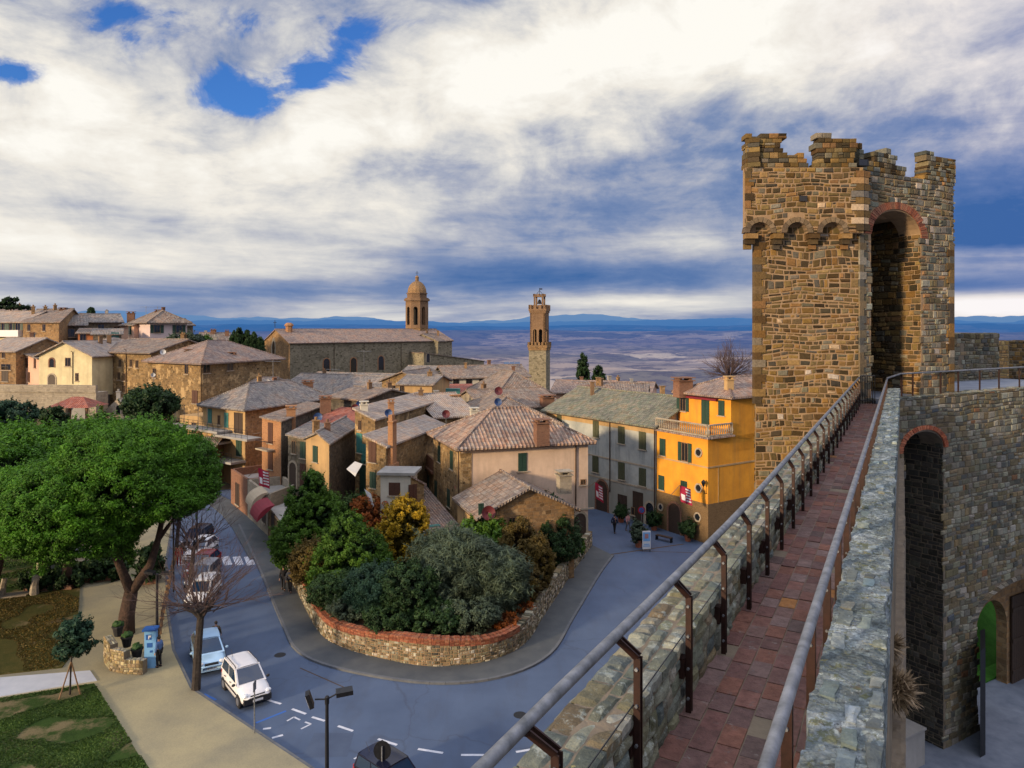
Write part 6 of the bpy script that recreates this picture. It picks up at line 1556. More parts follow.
# reveals and back wall of the gorge
stones(mb,q0+Ur*-.03-Nr*4.15+Vector((0,0,zw)),Nr,(0,0,1),-Ur,4.15,so_+.9-zw,(.16,.32),(.2,.5),pal=STONE_WARM,gap=.02,out=.06,seed=46)
stones(mb,q1-Nr*4.1+Vector((0,0,zw)),Ur,(0,0,1),Nr,(ob-oa),so_+1-zw,(.16,.3),(.2,.5),pal=STONE_MIX,gap=.02,out=.04,seed=47)
stones(mb,q1-Nr*.0+Vector((0,0,zw)),-Nr,(0,0,1),Ur,4.1,so_+.9-zw,(.16,.32),(.2,.5),pal=STONE_MIX,gap=.02,out=.04,seed=48)
mb.build('stone_face','masonry',tw)
def quoins(nm,items):
    mb=MB()
    for o,a_,b_,c_,col in items: mb.obox(o,a_,b_,c_,col)
    mb.build(nm,'masonry',tw)
it=[]; it2=[]
for i in range(14):
    z=so_+.05+i*.27
    if z>zb_-.25: break
    c=random.choice([(.5,.38,.24),(.56,.44,.30),(.42,.27,.13),(.48,.43,.36),(.2,.19,.17)]) if i%2 else random.choice(STONE_WARM)
    l=.5 if i%2 else .3
    it.append((B_+Vector((-l,-.42,z)),Vector((l,0,0)),Vector((0,.3,0)),(0,0,.25),c)); it.append((B_+Vector((-.0,-.40,z)),Ur*(.55-l*.5),-Nr*.3,(0,0,.25),c))
quoins('quoin',it); q1_,q2_,q3_=[],[],[]
for i,z in enumerate(np.arange(zw,zs_-.3,.3)):
    l=.45 if i%2 else .28; q1_.append((A_+Vector((-.04,-.06,z)),Vector((l,0,0)),Vector((0,.3,0)),(0,0,.30),random.choice(STONE_WARM)))
    q2_.append((B_+Vector((-.02,-.03,z))+Nr*.05,Ur*(l*.9),-Nr*.3,(0,0,.30),random.choice(STONE_MIX)))
    q3_.append((C_-Ur*(l+.02)+Nr*.07+Vector((0,0,z)),Ur*(l+.05),-Nr*.4,(0,0,.30),random.choice(STONE_MIX+STONE_WARM)))
quoins('quoin',q1_); quoins('quoin',q2_); quoins('quoin',q3_)
quoins('quoin',[(OU+Vector((-.02,-.05,z)),Vector((.34 if i%2 else .22,0,0)),Vector((0,.12,0)),(0,0,.30),random.choice(STONE_WARM)) for i,z in enumerate(np.arange(zs_+1.0,zb_-.2,.3))])
for c0 in cen: mb=MB(); arch_ring(mb,OU+Ul*c0+Vector((0,0,zs_)),Ul,Vector((0,0,1)),Nl,ra,ra+.2,9,[(.20,.15,.09),(.25,.19,.12),(.16,.12,.08)],.07,.35); mb.build('corbel_arch','masonry',tw)
mb=MB()
for c0 in (): arch_ring(mb,OU+Ul*c0+Vector((0,0,zs_)),Ul,Vector((0,0,1)),Nl,ra,ra+.26,9,[(.24,.19,.12),(.30,.24,.16),(.19,.15,.10)],.07,.35)
for x in [0.02]+[(cen[i]+cen[i+1])/2 for i in range(2)]+[cen[2]+ra+.15]:
    w_=.42 if x>.1 else .5
    mb=MB()
    for k,(dz,o_,wd_) in enumerate(((-.02,.38,w_),(-.24,.28,w_*.8),(-.44,.16,w_*.62))):
        c=random.choice(STONE_WARM); mb.obox(OU+Ul*(x-wd_/2 if x>.1 else 0)+Vector((0,.36-o_,zs_+dz-.2)),Ul*wd_,Vector((0,o_,0)),(0,0,.2),c)
    mb.build('corbel','masonry',tw)
mb=MB(); c0=(oa+ob)/2; arch_ring(mb,B_+Ur*c0+Vector((0,0,so_)),Ur,Vector((0,0,1)),Nr,(ob-oa)/2,(ob-oa)/2+.42,44,BRICKS+[(.30,.13,.08)],.05,1.0,gap=.08,sy=.70); mb.build('brick_arch','masonry',tw)
# battlements: stones with the full wall thickness, broken tops
def ragged(prof,seed):
    def f(u):
        for a,b,h in prof:
            if a<=u<b: return h+mnoise.noise(Vector((u*3,seed,0)))*.12
        return 0
    return f
def batt(O,U,N,L,prof,seed,th=.55,pal=STONE_WARM):
    mb=MB(); f=ragged(prof,seed); H_=max(h for *_,h in prof)+.2
    stones(mb,O,U,(0,0,1),N,L,H_,(.15,.26),(.2,.42),pal=pal,gap=.008,out=.03,thick=th,seed=seed,mask=lambda u,v: v<f(u),bev=.035,wr=.03); mb.build('battlement','masonry',tw)
u_=lambda px: XY(px,29.15).x-OU.x
batt(OU+Vector((0,.0,zb_)),Ul,Nl,WU,[(0,u_(748),.95),(u_(748),u_(762),1.3),(u_(762),u_(784),1.45),(u_(784),u_(792),.6),(u_(792),u_(806),.5),(u_(806),u_(811),.25),(u_(811),u_(817),.1),(u_(817),u_(832),1.42),(u_(832),u_(858),1.15)],7)
batt(B_+Vector((0,-.02,zb_)),Ur,Nr,LR+.2,[(0,.25,1.1),(.25,.9,.35),(.9,1.3,.75),(1.3,1.9,.95),(1.9,2.4,.75),(2.4,2.9,.4),(2.9,3.3,.15),(4.25,4.7,1.35),(4.7,5.5,1.15),(5.5,6.6,1.05)],9,pal=STONE_MIX+STONE_WARM[:4])
batt(OU+SD*3+Vector((0,0,zb_)),-SD,NS,3.,[(0,.8,1.2),(.8,1.8,.3),(1.8,3.,1.1)],12)
batt(D2+Vector((0,0,zb_)),Vector((-1,0,0)),Vector((0,1,0)),5.2,[(0,1.4,1.1),(1.4,2.8,.2),(2.8,4.2,1.2),(4.2,5.2,.2)],13)
# overhang of the right corner
mb=MB()
stones(mb,C_+Vector((0,0,zs_-.2)),Vector((.1,1,0)),(0,0,1),Vector((1,-.1,0)),3,zb_-zs_+.2,(.15,.26),(.2,.42),pal=STONE_MIX,gap=.01,out=.12,thick=.3,seed=15)
mb.build('corner_face','masonry',tw)
mb=MB(); p=P(862,163,29.3); mb.box(tuple(p),(.45,.2,.28),.2); o=mb.build('floodlight','iron_dark'); tag(o,'small floodlight fixed to the top corner of the tower','floodlight'); mb=MB(); mb.box((p.x,p.y-.105,p.z),(.38,.02,.22),.2); l_=mb.build('lens','pane',o)
mb=MB(); p=P(803,198.5,29.1); mb.box(tuple(p),(.3,.1,.22)); o=mb.build('floodlight','blackplastic'); tag(o,'tiny dark lamp box on the upper front of the tower above the corbels','floodlight')

# --- curtain wall round the courtyard
O3=Vector((16.37,30.0,0)); zq=16.38; U3=Vector((.864,.503,0)).normalized(); N3=Vector((U3.y,-U3.x,0))
def u3(px): k=(px-512)/F; return (k*O3.y-O3.x)/(U3.x-k*U3.y)
def z3(px,py): u=u3(px); p=O3+U3*u; return EZ(py,p.y)
cw=thing('courtyard_wall','high rubble curtain wall with a tall niche and an arched gateway','wall',O3+U3*5)
mb=MB(); na,nb=u3(902),u3(943.5); zn=z3(925,450); ga,gb=u3(977),u3(1066); zg=z3(977,620)
L3=16; um=(nb+ga)/2
arch_wall(mb,O3,U3,(0,0,1),N3,-1.0,um,0,zq,na,nb,zn,1.0,n=14,sy=.52)
arch_wall(mb,O3,U3,(0,0,1),N3,um+.002,L3,0,zq-.002,ga,gb,zg,1.3,n=18,sy=.27)
# niche side and back walls
q=O3+U3*nb; mb.prism([q-N3*.98,q-N3*3,q-N3*3+U3*.8,q-N3*.98+U3*.8],0,zw-.03)
q_=O3+U3*na; mb.prism([q_-N3*2.6,q-N3*2.6,q-N3*3,q_-N3*3],0,zw-.03); mb.prism([q_-N3*.99,q-N3*.99,q-N3*2.6,q_-N3*2.6],zn+1.25,zn+1.5)
q=O3+U3*(na-.5); mb.prism([q-N3*.98,q-N3*3,q-N3*3+U3*.5,q-N3*.98+U3*.5],0,zw-.03)
mb.build('wall_core','mortar_dark',cw)
mb=MB()
def cm(u,v):
    u=u-1.0
    if na<u<nb and v<zn: return False
    r=(nb-na)/2+.3
    if v>=zn and (u-(na+nb)/2)**2+((v-zn)/.58)**2<r*r: return False
    if ga<u<gb and v<zg: return False
    if v>=zg and ((u-(ga+gb)/2)/((gb-ga)/2+.45))**2+((v-zg)/((gb-ga)/2*.27+.45))**2<1: return False
    return True
stones(mb,O3-U3*1.0,U3,(0,0,1),N3,L3+1,zq-.02,(.14,.34),(.18,.6),pal=STONE_MIX,gap=.016,out=.05,seed=51,mask=cm,kv=.6,special=([(.30,.285,.25),(.22,.12,.06),(.09,.11,.13)],.03))
q=O3+U3*nb; stones(mb,q-N3*.0,-N3,(0,0,1),-U3,2.6,zn+1,(.14,.3),(.2,.55),pal=[(.07,.065,.055),(.10,.09,.075),(.055,.05,.045)],gap=.018,out=.03,seed=52)  # niche stones darker than the face: recess shade put into the palette
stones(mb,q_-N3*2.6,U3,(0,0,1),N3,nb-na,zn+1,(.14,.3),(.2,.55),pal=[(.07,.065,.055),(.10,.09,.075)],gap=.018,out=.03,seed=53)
mb.build('stone_face','masonry',cw)
mb=MB(); arch_ring(mb,O3+U3*((na+nb)/2)+Vector((0,0,zn)),U3,Vector((0,0,1)),N3,(nb-na)/2,(nb-na)/2+.3,30,[(.42,.13,.06),(.36,.10,.05),(.46,.17,.09)],.07,.3,gap=.08,sy=.58); mb.build('brick_arch','masonry',cw)
mb=MB(); arch_ring(mb,O3+U3*((ga+gb)/2)+Vector((0,0,zg)),U3,Vector((0,0,1)),N3,(gb-ga)/2,(gb-ga)/2+.6,34,STONE_MIX,.06,.3,gap=.06,sy=.29); mb.build('gate_arch','masonry',cw)
# rough coping along the top
mb=MB(); stones(mb,O3-U3*.9+Vector((0,0,zq))-N3*.55,U3,N3,(0,0,1),L3,.6,(.2,.3),(.25,.6),pal=STONE_PARAPET,gap=.012,out=.05,seed=55); mb.build('coping','masonry_lichen',cw)
# gate passage: vault sides, inner arch onto the grass, door leaf
gq=O3+U3*ga; gr=O3+U3*gb
mb=MB(); mb.prism([gq-N3*1.29-U3*.35,gq-N3*1.29,gq-N3*1.6,gq-N3*1.6-U3*.35],0,zw-4); mb.prism([gr-N3*1.29,gr-N3*1.29+U3*.3,gr-N3*1.6+U3*.3,gr-N3*1.6],0,zw-4); mb.prism([gq-N3*1.3,gr-N3*1.3,gr-N3*1.6,gq-N3*1.6],zg+3.2,zw-4)
LG=gb-ga
arch_wall(mb,gq-N3*1.6,U3,(0,0,1),N3,-.35,LG+.3,0,zw-4,3.0,6.0,4.0,.5,n=12); mb.build('gate_passage','stone_gold',cw)
mb=MB(); hx=gq-N3*1.45+U3*6.25; 
for i in range(12): mb.obox(hx+U3*(i*.21),U3*.195,-N3*.09,(0,0,5.4))
for z in (1.4,3.0,4.6): mb.obox(hx+N3*.04+Vector((0,0,z)),U3*2.5,-N3*.05,(0,0,.2))
d_=mb.build('gate_door','darkwood'); tag(d_,'dark plank gate leaf inside the courtyard arch','gate')
mb=MB(); hx=gq+N3*.05+U3*.05; hx.z=.9; vd=-Vector((hx.x,hx.y,0)).normalized(); hx=hx+U3*.12; mb.obox(hx,U3*.42,vd*2.4,(0,0,zg-1.4)); d_=mb.build('gate_door','iron_dark'); tag(d_,'black open gate leaf seen edge on at the left of the courtyard arch','gate')
slab('courtyard',[(3,-6),(22,-6),(34,12),(34,36),(28,46),(16.5,31.5)],-.3,.9,'flagstone')
q=gq-N3*4.2; q=gq-N3*2.2; slab('lawn',[q+U3*1,q+U3*18,q+U3*18-N3*6,q+U3*1-N3*6],-.1,.98,'grass_lush')
mb=MB(); 
vs=[q+U3*2.5-N3*.8,q+U3*20-N3*.8,q+U3*22-N3*7+Vector((0,0,7)),q+U3*3-N3*7+Vector((0,0,7))]; mb.add([v+Vector((0,0,.95)) for v in vs],[(0,1,2,3)]); structure(mb,'grass_bank','grass_lush')
# stone block and pipe in the niche
p=O3+U3*(na+.55)-N3*.6; mb=MB(); mb.box((p.x,p.y,1.6),(1.5,1.6,1.5),.52); mb.box((p.x,p.y,2.4),(1.6,1.7,.08),.52); o=mb.build('stone_block','concrete'); tag(o,'pale concrete block standing at the foot of the tall niche','block')
# walk behind the curtain wall + railing
slab('wall_walk',[O3-U3*1.5-N3*.3,O3+U3*16-N3*.3,O3+U3*16-N3*4,O3+U3*1.2-N3*4.2],zw-.6,zq+.01,'flagstone')
rt=thing('courtyard_railing','iron railing along the top of the courtyard curtain wall','railing',O3+Vector((0,0,zq)))
ra0=W(-.63,29.0,zr); pts=[ra0]+[O3+U3*(x)+Vector((0,0,zq+1.0))-N3*.2 for x in (0,2,5,8,11,15)]
mb=MB(); mb.tube(pts,.04,8); mb.build('handrail','galv',rt)
mb=MB(); mb.tube([p-Vector((0,0,.5)) for p in pts],.006,4); mb.build('cable','iron_dark',rt)
for i,x in enumerate((.1,.9,3.0,4.4,6.2,7.9,9.8,12,14)):
    mb=MB(); p=O3+U3*x-N3*.2+Vector((0,0,zq)); mb.box((p.x,p.y,p.z+.5),(.04,.06,1.0),.5); mb.build('post','iron_brown',rt)
# inner parapet walls right of the tower
def stonewall(name,label,a,b,z0,z1,th,seed,pal=STONE_MIX,holes=None):
    d=(b-a).normalized(); n=Vector((d.y,-d.x,0)); t=thing(name,label,'wall',(a+b)/2+Vector((0,0,z0))); L=(b-a).length
    mb=MB(); mb.obox(Vector((a.x,a.y,z0)),d*L,-n*th,(0,0,z1-z0)); mb.build('wall_core','mortar_dark',t)
    mb=MB(); stones(mb,Vector((a.x,a.y,z0)),d,(0,0,1),n,L,z1-z0,(.18,.32),(.22,.5),pal=pal,gap=.018,out=.05,seed=seed,mask=holes)
    s=Vector((-n.x,-n.y,0)); stones(mb,Vector((b.x,b.y,z0)),s,(0,0,1),d,th,z1-z0,(.18,.32),(.22,.5),pal=[(.42,.26,.11),(.50,.34,.16)],gap=.018,out=.03,seed=seed+1)  # ochre palette on both ends: sunlight put into the stone colour
    stones(mb,Vector((a.x,a.y,z1)),d,s,(0,0,1),L,th,(.18,.32),(.22,.5),pal=pal,gap=.018,out=.04,seed=seed+2)
    stones(mb,Vector((a.x,a.y,z0)),s,(0,0,1),-d,th,z1-z0,(.18,.32),(.22,.5),pal=[(.42,.26,.11),(.50,.34,.16)],gap=.018,out=.03,seed=seed+3)
    mb.build('stone_face','masonry',t); return t
stonewall('parapet_wall','stone parapet with a slit right of the tower',XY(945,40),XY(999,41.5),zw,EZ(333.5,41),.9,61,holes=lambda u,v: not(1.05<u<1.35 and .9<v<2.2))
stonewall('parapet_wall','far sunlit stone parapet at the right edge beyond the first',XY(1009,44),XY(1075,45),zw,EZ(341,44),.9,71,pal=STONE_WARM)
mb=MB(); mb.prism([XY(948,39.4),XY(1100,39.4),XY(1100,60),XY(950,60)],zw-1.2,zw-.05); mb.prism([XY(930,56),XY(1100,56),XY(1100,60),XY(935,60)],0,zw-1.2); o=mb.build('bastion','stone_grey'); tag(o,'solid stone bastion under the inner parapets','bastion')
# ------------------------------------------------------------------ trees
def pine(label,base,forks,lobes,n,per=120,size=.15,clr=.62,r0=.42,name='stone_pine',mat='leaf_pine'):
    t=thing(name,label,'tree',base,None)
    mb=MB()
    for pts,ra,rb in forks: limb(mb,pts,ra,rb,10)
    mb.build('trunk','bark_pine',t,smooth=True)
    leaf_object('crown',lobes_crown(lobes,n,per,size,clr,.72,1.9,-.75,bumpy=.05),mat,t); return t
b=G(126,634,.12)
fk=P(131,592,45.3)
forks=[([b,b+Vector((.05,0,1.2)),fk],.52,.40),([fk,P(119,563,45),P(108,540,44.6),P(92,505,44)],.33,.12),([fk,P(150,566,45.6),P(158,540,46),P(166,500,46.5)],.34,.12),([P(158,540,46),P(180,510,47)],.16,.07),([P(119,563,45),P(125,530,46),P(135,490,47)],.2,.07)]
def EL(px,py,Y,rx,ry,rz): p=P(px,py,Y); return ((p.x,p.y,p.z),(rx,ry,rz))
pine('large bright green stone pine with a forked reddish trunk beside the walk',b,forks,
 [EL(134,474,46.5,4.0,4.3,2.9),EL(76,512,44,3.9,3.8,2.8),EL(178,474,47,2.1,2.8,2.4),EL(40,508,45,3.0,3,2.5),EL(166,498,45,1.9,2.2,1.3),EL(118,488,43.8,2.8,2.6,2.3),EL(104,462,45,2.4,2.4,1.7),EL(150,446,47,2.1,2.2,1.3),EL(193,488,46.6,1.2,1.5,1.2),EL(104,520,43.2,1.7,1.6,1.3),EL(14,500,46,2,2,1.8),EL(58,538,43.6,1.5,1.5,1.1)],2000,190,.068,.47)
b=G(67,588,.12)
pine('dark green stone pine behind, with a straight trunk in the planter',b,[([b,P(67,560,52.5),P(64,520,53)],.38,.22)],
 [EL(30,478,57,5.5,5.5,3.6),EL(75,470,58,4.0,4.5,3.0),EL(100,452,61,3.5,4,2.6),EL(0,470,58,4.,4,3.2)],1000,130,.12,.6)
b=G(40,578,.12); pine('broken dark pine trunk beside the pale post on the lawn',b,[([b,P(46,555,55),P(44,525,56)],.32,.2),([P(46,555,55),P(34,540,55.5),P(28,520,56)],.2,.1)],[EL(36,512,57,3.4,3,2.2)],260,110,.11,.6)
b=G(-12,600,.12); pine('leaning pine at the left edge of the lawn',b,[([b,P(-2,570,50),P(6,530,50)],.3,.2)],[EL(-10,500,51,4.4,4,3.6)],500,110,.12,.6)
def roundtree(name,label,px,pyc,Y,r,rz,z0,mat,n,size=.2,clr=.5,lob=None,th=.25):
    p=P(px,pyc,Y); b=Vector((p.x,p.y,z0)); t=thing(name,label,'tree',b)
    mb=MB(); limb(mb,[b,Vector((p.x,p.y,(z0+p.z)/2)),p],th,.1,7); mb.build('trunk','bark_dark',t)
    L=[((p.x,p.y,p.z),(r,r,rz))]+[((p.x+random.uniform(-.4,.4)*r,p.y+random.uniform(-.3,.3)*r,p.z+random.uniform(-.3,.4)*rz),(r*.6,r*.6,rz*.6)) for _ in range(3)] if lob is None else lob(p)
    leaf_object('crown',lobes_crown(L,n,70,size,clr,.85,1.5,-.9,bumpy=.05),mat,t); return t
roundtree('holm_oak','round dark green tree below the brown apartment block',151,405,86,2.6,1.7,2,'leaf_dark',200)
roundtree('young_fir','small dark conifer left of the tiled pavilion',54,421,88,1.2,1.7,1,'leaf_dark',90,.16,.35)
roundtree('grey_shrub_tree','grey green bushy tree at the left edge under the viaduct',7,417,90,3.4,1.7,0,'leaf_blue',130,.2,.45)
roundtree('garden_bush','pale green bushes beside the pinkish villa',186,341,128,2.6,1.1,8,'leaf_olive',80,.22,.5)
roundtree('garden_bush','green bushes just right of the pale ones by the villa',200,343,132,2.2,1.0,8,'leaf_green',60,.22,.5)
roundtree('cedar_tree','dark spreading cedar on the skyline at the far left',11,304,150,3.2,1.2,12,'leaf_dark',80,.16,.3,lob=lambda p:[((p.x,p.y,p.z+.9),(1.3,1.2,.3)),((p.x+.6,p.y,p.z-.7),(2.8,2.,.25)),((p.x-1,p.y,p.z+.1),(2.0,1.6,.25))],th=.3)
def cypress(label,px,pyt,pyb,Y,r,group='cypresses beside the church'):
    b=P(px,pyb,Y); top=P(px,pyt,Y); h=top.z-b.z; t=thing('cypress',label,'tree',b,group)
    b=b-Vector((0,0,2.5)); h+=2.5; leaf_object('foliage',lobes_crown([((b.x,b.y,b.z+h*.4),(r*.75,r*.75,h*.42)),((b.x,b.y,b.z+h*.65),(r*.55,r*.55,h*.33)),((b.x+.1,b.y,b.z+h*.86),(r*.2,r*.2,h*.14))],150,60,.14,.26,1.6,1.4,-.9),'leaf_dark',t)
    mb=MB(); limb(mb,[b-Vector((0,0,3)),b+Vector((0,0,h*.5))],.2,.1,6); mb.build('trunk','bark_dark',t)
for i,(px,a,bb) in enumerate(((234,332,352),(239,328,352),(247,331,353),(254,333,353),(260,338,353))):
    cypress(['leftmost of the five cypresses beside the church','tallest cypress of the row beside the church','middle cypress of the row beside the church','fourth cypress from the left beside the church','shortest cypress nearest the church front'][i],px,a,bb,140,1.2)
cypress('small lone cypress on the skyline left of the villa',91,308,320,150,1.1,'lone cypresses')
cypress('tall cypress right of the brick tower',583,354,389,125,1.5,'cypresses right of the brick tower')
cypress('shorter rounder cypress right of the brick tower',598.5,366,388,125,1.7,'cypresses right of the brick tower')
def bare(name,label,base,h0,R_,n1,depth,seed,ln=1.6,thick=.2,up=.5,mat='twig',tw=.008,group=None):
    R=random.Random(seed); t=thing(name,label,'tree',base,group); tb=MB(); mb=MB()
    top=base+Vector((.25,0,h0)); limb(tb,[base,base+Vector((.08,.03,h0*.5)),top],thick,thick*.75,8)
    for k in range(7):     # swollen head with old pruning knuckles
        a=2*PI*k/7+R.uniform(-.3,.3); e=top+Vector((math.cos(a)*.75,math.sin(a)*.75,R.uniform(.3,.9)))
        limb(tb,[top-Vector((0,0,.15)),(top+e)/2+Vector((0,0,.05)),e],thick*.5,thick*.28,6)
    tb.build('trunk','bark_dark',t)
    def grow(p,d,l,r,dep):
        k=3; pts=[p]; q=p
        for i in range(k):
            d=(d+Vector((R.uniform(-.18,.18),R.uniform(-.18,.18),R.uniform(-.08,.14)))).normalized(); q=q+d*l/k; pts.append(q)
        mb.tube(pts,[r,r*.85,r*.7,r*.5],3 if dep<2 else 4,caps=False)
        if dep>0:
            for i in range(R.choice((2,3,3))):
                s=pts[R.choice((1,2,2,3))]; dd=(d+Vector((R.uniform(-.7,.7),R.uniform(-.7,.7),R.uniform(-.35,.5)))).normalized(); grow(s,dd,l*R.uniform(.55,.8),r*.55,dep-1)
    for i in range(n1):
        a=2*PI*i/n1+R.uniform(-.2,.2); el=R.uniform(-.15,1.3)
        d=Vector((math.cos(a)*math.cos(el),math.sin(a)*math.cos(el),math.sin(el)*up+.1)).normalized()
        s=top+Vector((math.cos(a)*R.uniform(.1,.7),math.sin(a)*R.uniform(.1,.7),R.uniform(.1,.8)))
        grow(s,d,ln*R.uniform(.7,1.25),tw*4,depth)
    mb.build('branches',mat,t); return t
b=G(196,689,.1)
bare('pollarded_tree','bare pollarded tree with a fan of thin twigs beside the parked cars',b,3.9,3,46,3,3,1.75,.25,.9)
b=G(190,600,.1); bare('pollarded_tree','second bare street tree farther up the parked row',b,3.6,3,28,3,8,1.8,.2,1.1)
b=G(176,560,.1); bare('pollarded_tree','third bare tree near the zebra crossing',b,3.4,3,22,3,9,1.7,.18,1.1)
b=XY(728,140); b.z=6; bare('bare_tree','large bare round crowned tree beyond the yellow building roof',b,3.5,5,48,3,21,3.4,.4,1.2,tw=.022)
b=XY(28*1.0,95); b.z=.5
# young staked tree
b=G(68,695,.15); t=thing('young_olive','young round headed tree tied to three wooden stakes on the lawn','tree',b)
mb=MB(); limb(mb,[b+Vector((.1,0,0)),b+Vector((.15,0,1.5)),b+Vector((.25,0,2.6))],.05,.03,6); mb.build('trunk','bark_dark',t)
c=P(74,640,37.4); leaf_object('crown',lobes_crown([((c.x,c.y,c.z),(.62,.62,.85)),((c.x+.2,c.y,c.z+.45),(.45,.4,.45))],80,60,.075,.22,.9,2.4,-.9,bumpy=.22),'leaf_blue',t)
for a in (0,2.1,4.2): mb=MB(); mb.tube([b+Vector((math.cos(a)*.55+.1,math.sin(a)*.55,0)),b+Vector((.17,0,1.75))],.035,6); mb.build('stake','wood',t)
# planter hedge row behind the brown lawn
def hedge(label,px,py,w,h,rz,mat='leaf_dark',Yo=0,n=90):
    b=G(px,py,.12); b.y+=Yo; t=thing('box_hedge',label,'hedge',b)
    d=Vector((math.cos(rz),math.sin(rz),0))
    lob=[((b.x+d.x*w*k,b.y+d.y*w*k,b.z+h*.55),(w*.3,.7,h*.5)) for k in (-.35,0,.35)]
    leaf_object('foliage',lobes_crown(lob,n,60,.13,.3,.9,1.5,-.9),mat,t); mb=MB(); mb.box((b.x,b.y,b.z+.18),(w*1.05,1.1,.36),rz); mb.build('planter','brick_red',t)
hedge('low dark hedge in a brick planter by the pine trunk, left',52,588,3.2,1.1,.05)
hedge('dark hedge in a brick planter right of the straight pine trunk',92,580,3.6,1.2,.25)
hedge('bushy hedge behind the forked pine trunk',113,568,2.2,1.9,.3,'leaf_green')
hedge('ivy clump on the right limb of the forked pine',150,582,1.0,2.4,.3,'leaf_dark')
# stone posts on the lawn
for px,py,h,w_,lab in ((40,573,2.7,.45,'tall pale stone pillar leaning on the lawn'),(34,595,1.4,.5,'short stone gate post at the right of the lawn step'),(2,597,1.3,.4,'short stone gate post at the left edge of the lawn step'),(117,571,2.,.4,'pale stone post beside the bushy hedge')):
    b=G(px,py,.12); mb=MB(); t=thing('stone_post',lab,'post',b); 
    mb.tube([b,b+Vector((.04,0,h*.5)),b+Vector((.15,.05,h))],[w_*.62,w_*.5,w_*.42],6); mb.build('shaft','stone_pale',t)
mb=MB(); a=G(3,597); c=G(34,594); mb.obox(Vector((a.x,a.y,.1)),c-a,Vector((0,-.9,0)),(0,0,.16)); o=mb.build('lawn_step','stone_pale'); tag(o,'stone step between the two short gate posts','step')
# low stone planter wall with pots
a,m_,c=G(106,668,.12),G(124,672,.12),G(143,673,.12)
t=thing('stone_planter','low curved stone planter wall at the foot of the forked pine','planter',a)
pl=[G(104,662,.12),G(110,671,.12),G(124,674,.12),G(143,675,.12)]; mb=MB(); mc=MB()
for i in range(3):
    p,q=pl[i],pl[i+1]; d=(q-p); L_=d.length; d.normalize(); n=Vector((d.y,-d.x,0)); h=[1.5,1.25,.8][i]
    mc.obox(p,d*L_,-n*.4,(0,0,h-.05)); stones(mb,p,d,(0,0,1),n,L_,h,(.1,.22),(.12,.32),pal=[(.45,.34,.18),(.36,.26,.13),(.52,.42,.26),(.28,.21,.12)],gap=.015,out=.04,seed=80+i)
    stones(mb,p+Vector((0,0,h-.05)),d,-n,(0,0,1),L_,.4,(.15,.22),(.2,.4),pal=[(.4,.36,.28)],gap=.012,out=.04,seed=85+i)
mc.build('core','mortar_dark',t); mb.build('stone_face','masonry',t)
for i,(px,py) in enumerate(((118,648),(127,654),(137,661))):
    b=G(px,py+6,.12); b.z=1.2-.3*i; t=thing('flower_pot',['dark pot on the planter wall, nearest the pine trunk','middle dark pot on the planter wall','dark pot on the planter wall nearest the blue meter'][i],'pot',b,'pots on the planter wall')
    mb=MB(); mb.lathe(tuple(b),[(.2,0),(.3,.5),(.34,.52),(.34,.6)],10); mb.build('pot','blackplastic',t); mb=MB(); mb.blob((b.x,b.y,b.z+.68),(.3,.3,.18),n=9,m=5,jit=.25); mb.build('foliage','leaf_dark',t)
# blue parking meter board
b=G(151,667,.12); t=thing('parking_meter','tall pale blue parking information totem beside the two people','sign',b)
mb=MB(); mb.box((b.x,b.y,b.z+1.05),(.62,.3,2.1),.15); mb.build('body','sky_blue_panel',t); mb=MB(); mb.box((b.x,b.y-.02,b.z+2.18),(.75,.6,.1),.15); mb.build('cap','blue_paint',t)
mb=MB(); 
for k,(x,z,w_,h_) in enumerate(((-.05,1.75,.3,.3),(0,1.3,.28,.25),(.08,.95,.12,.12))): mb.box((b.x+x,b.y-.16,b.z+z),(w_,.02,h_),.15)
mb.build('panel','blue_paint',t)
mb=MB(); mb.box((b.x+.01-.05,b.y-.175,b.z+1.75),(.05,.012,.2),.15); mb.box((b.x+.04,b.y-.172,b.z+1.8),(.1,.012,.1),.15); mb.build('lettering','whitepaint',t)
# wooden slatted bench & fence by the path behind the meter
t=thing('timber_fence','leaning dark timber fence strip between the walk and the parked cars','fence',G(160,640,.12))
pf=[G(158,650,.12),G(163,620,.12),G(170,585,.12),G(176,560,.12)]; mb=MB()
for i in range(3):
    p,q=pf[i],pf[i+1]; d=q-p; L_=d.length; d.normalize(); k=0
    while k<L_: mb.box((p.x+d.x*k,p.y+d.y*k,p.z+.55),(.1,.1,1.1)); k+=1.2
mb.build('post','wood',t); mb=MB()
for i in range(3):
    for z in (.45,.95): mb.tube([pf[i]+Vector((0,0,z)),pf[i+1]+Vector((0,0,z))],.045,5)
mb.build('rail','darkwood',t)
# benches
b=G(128,655,.12)
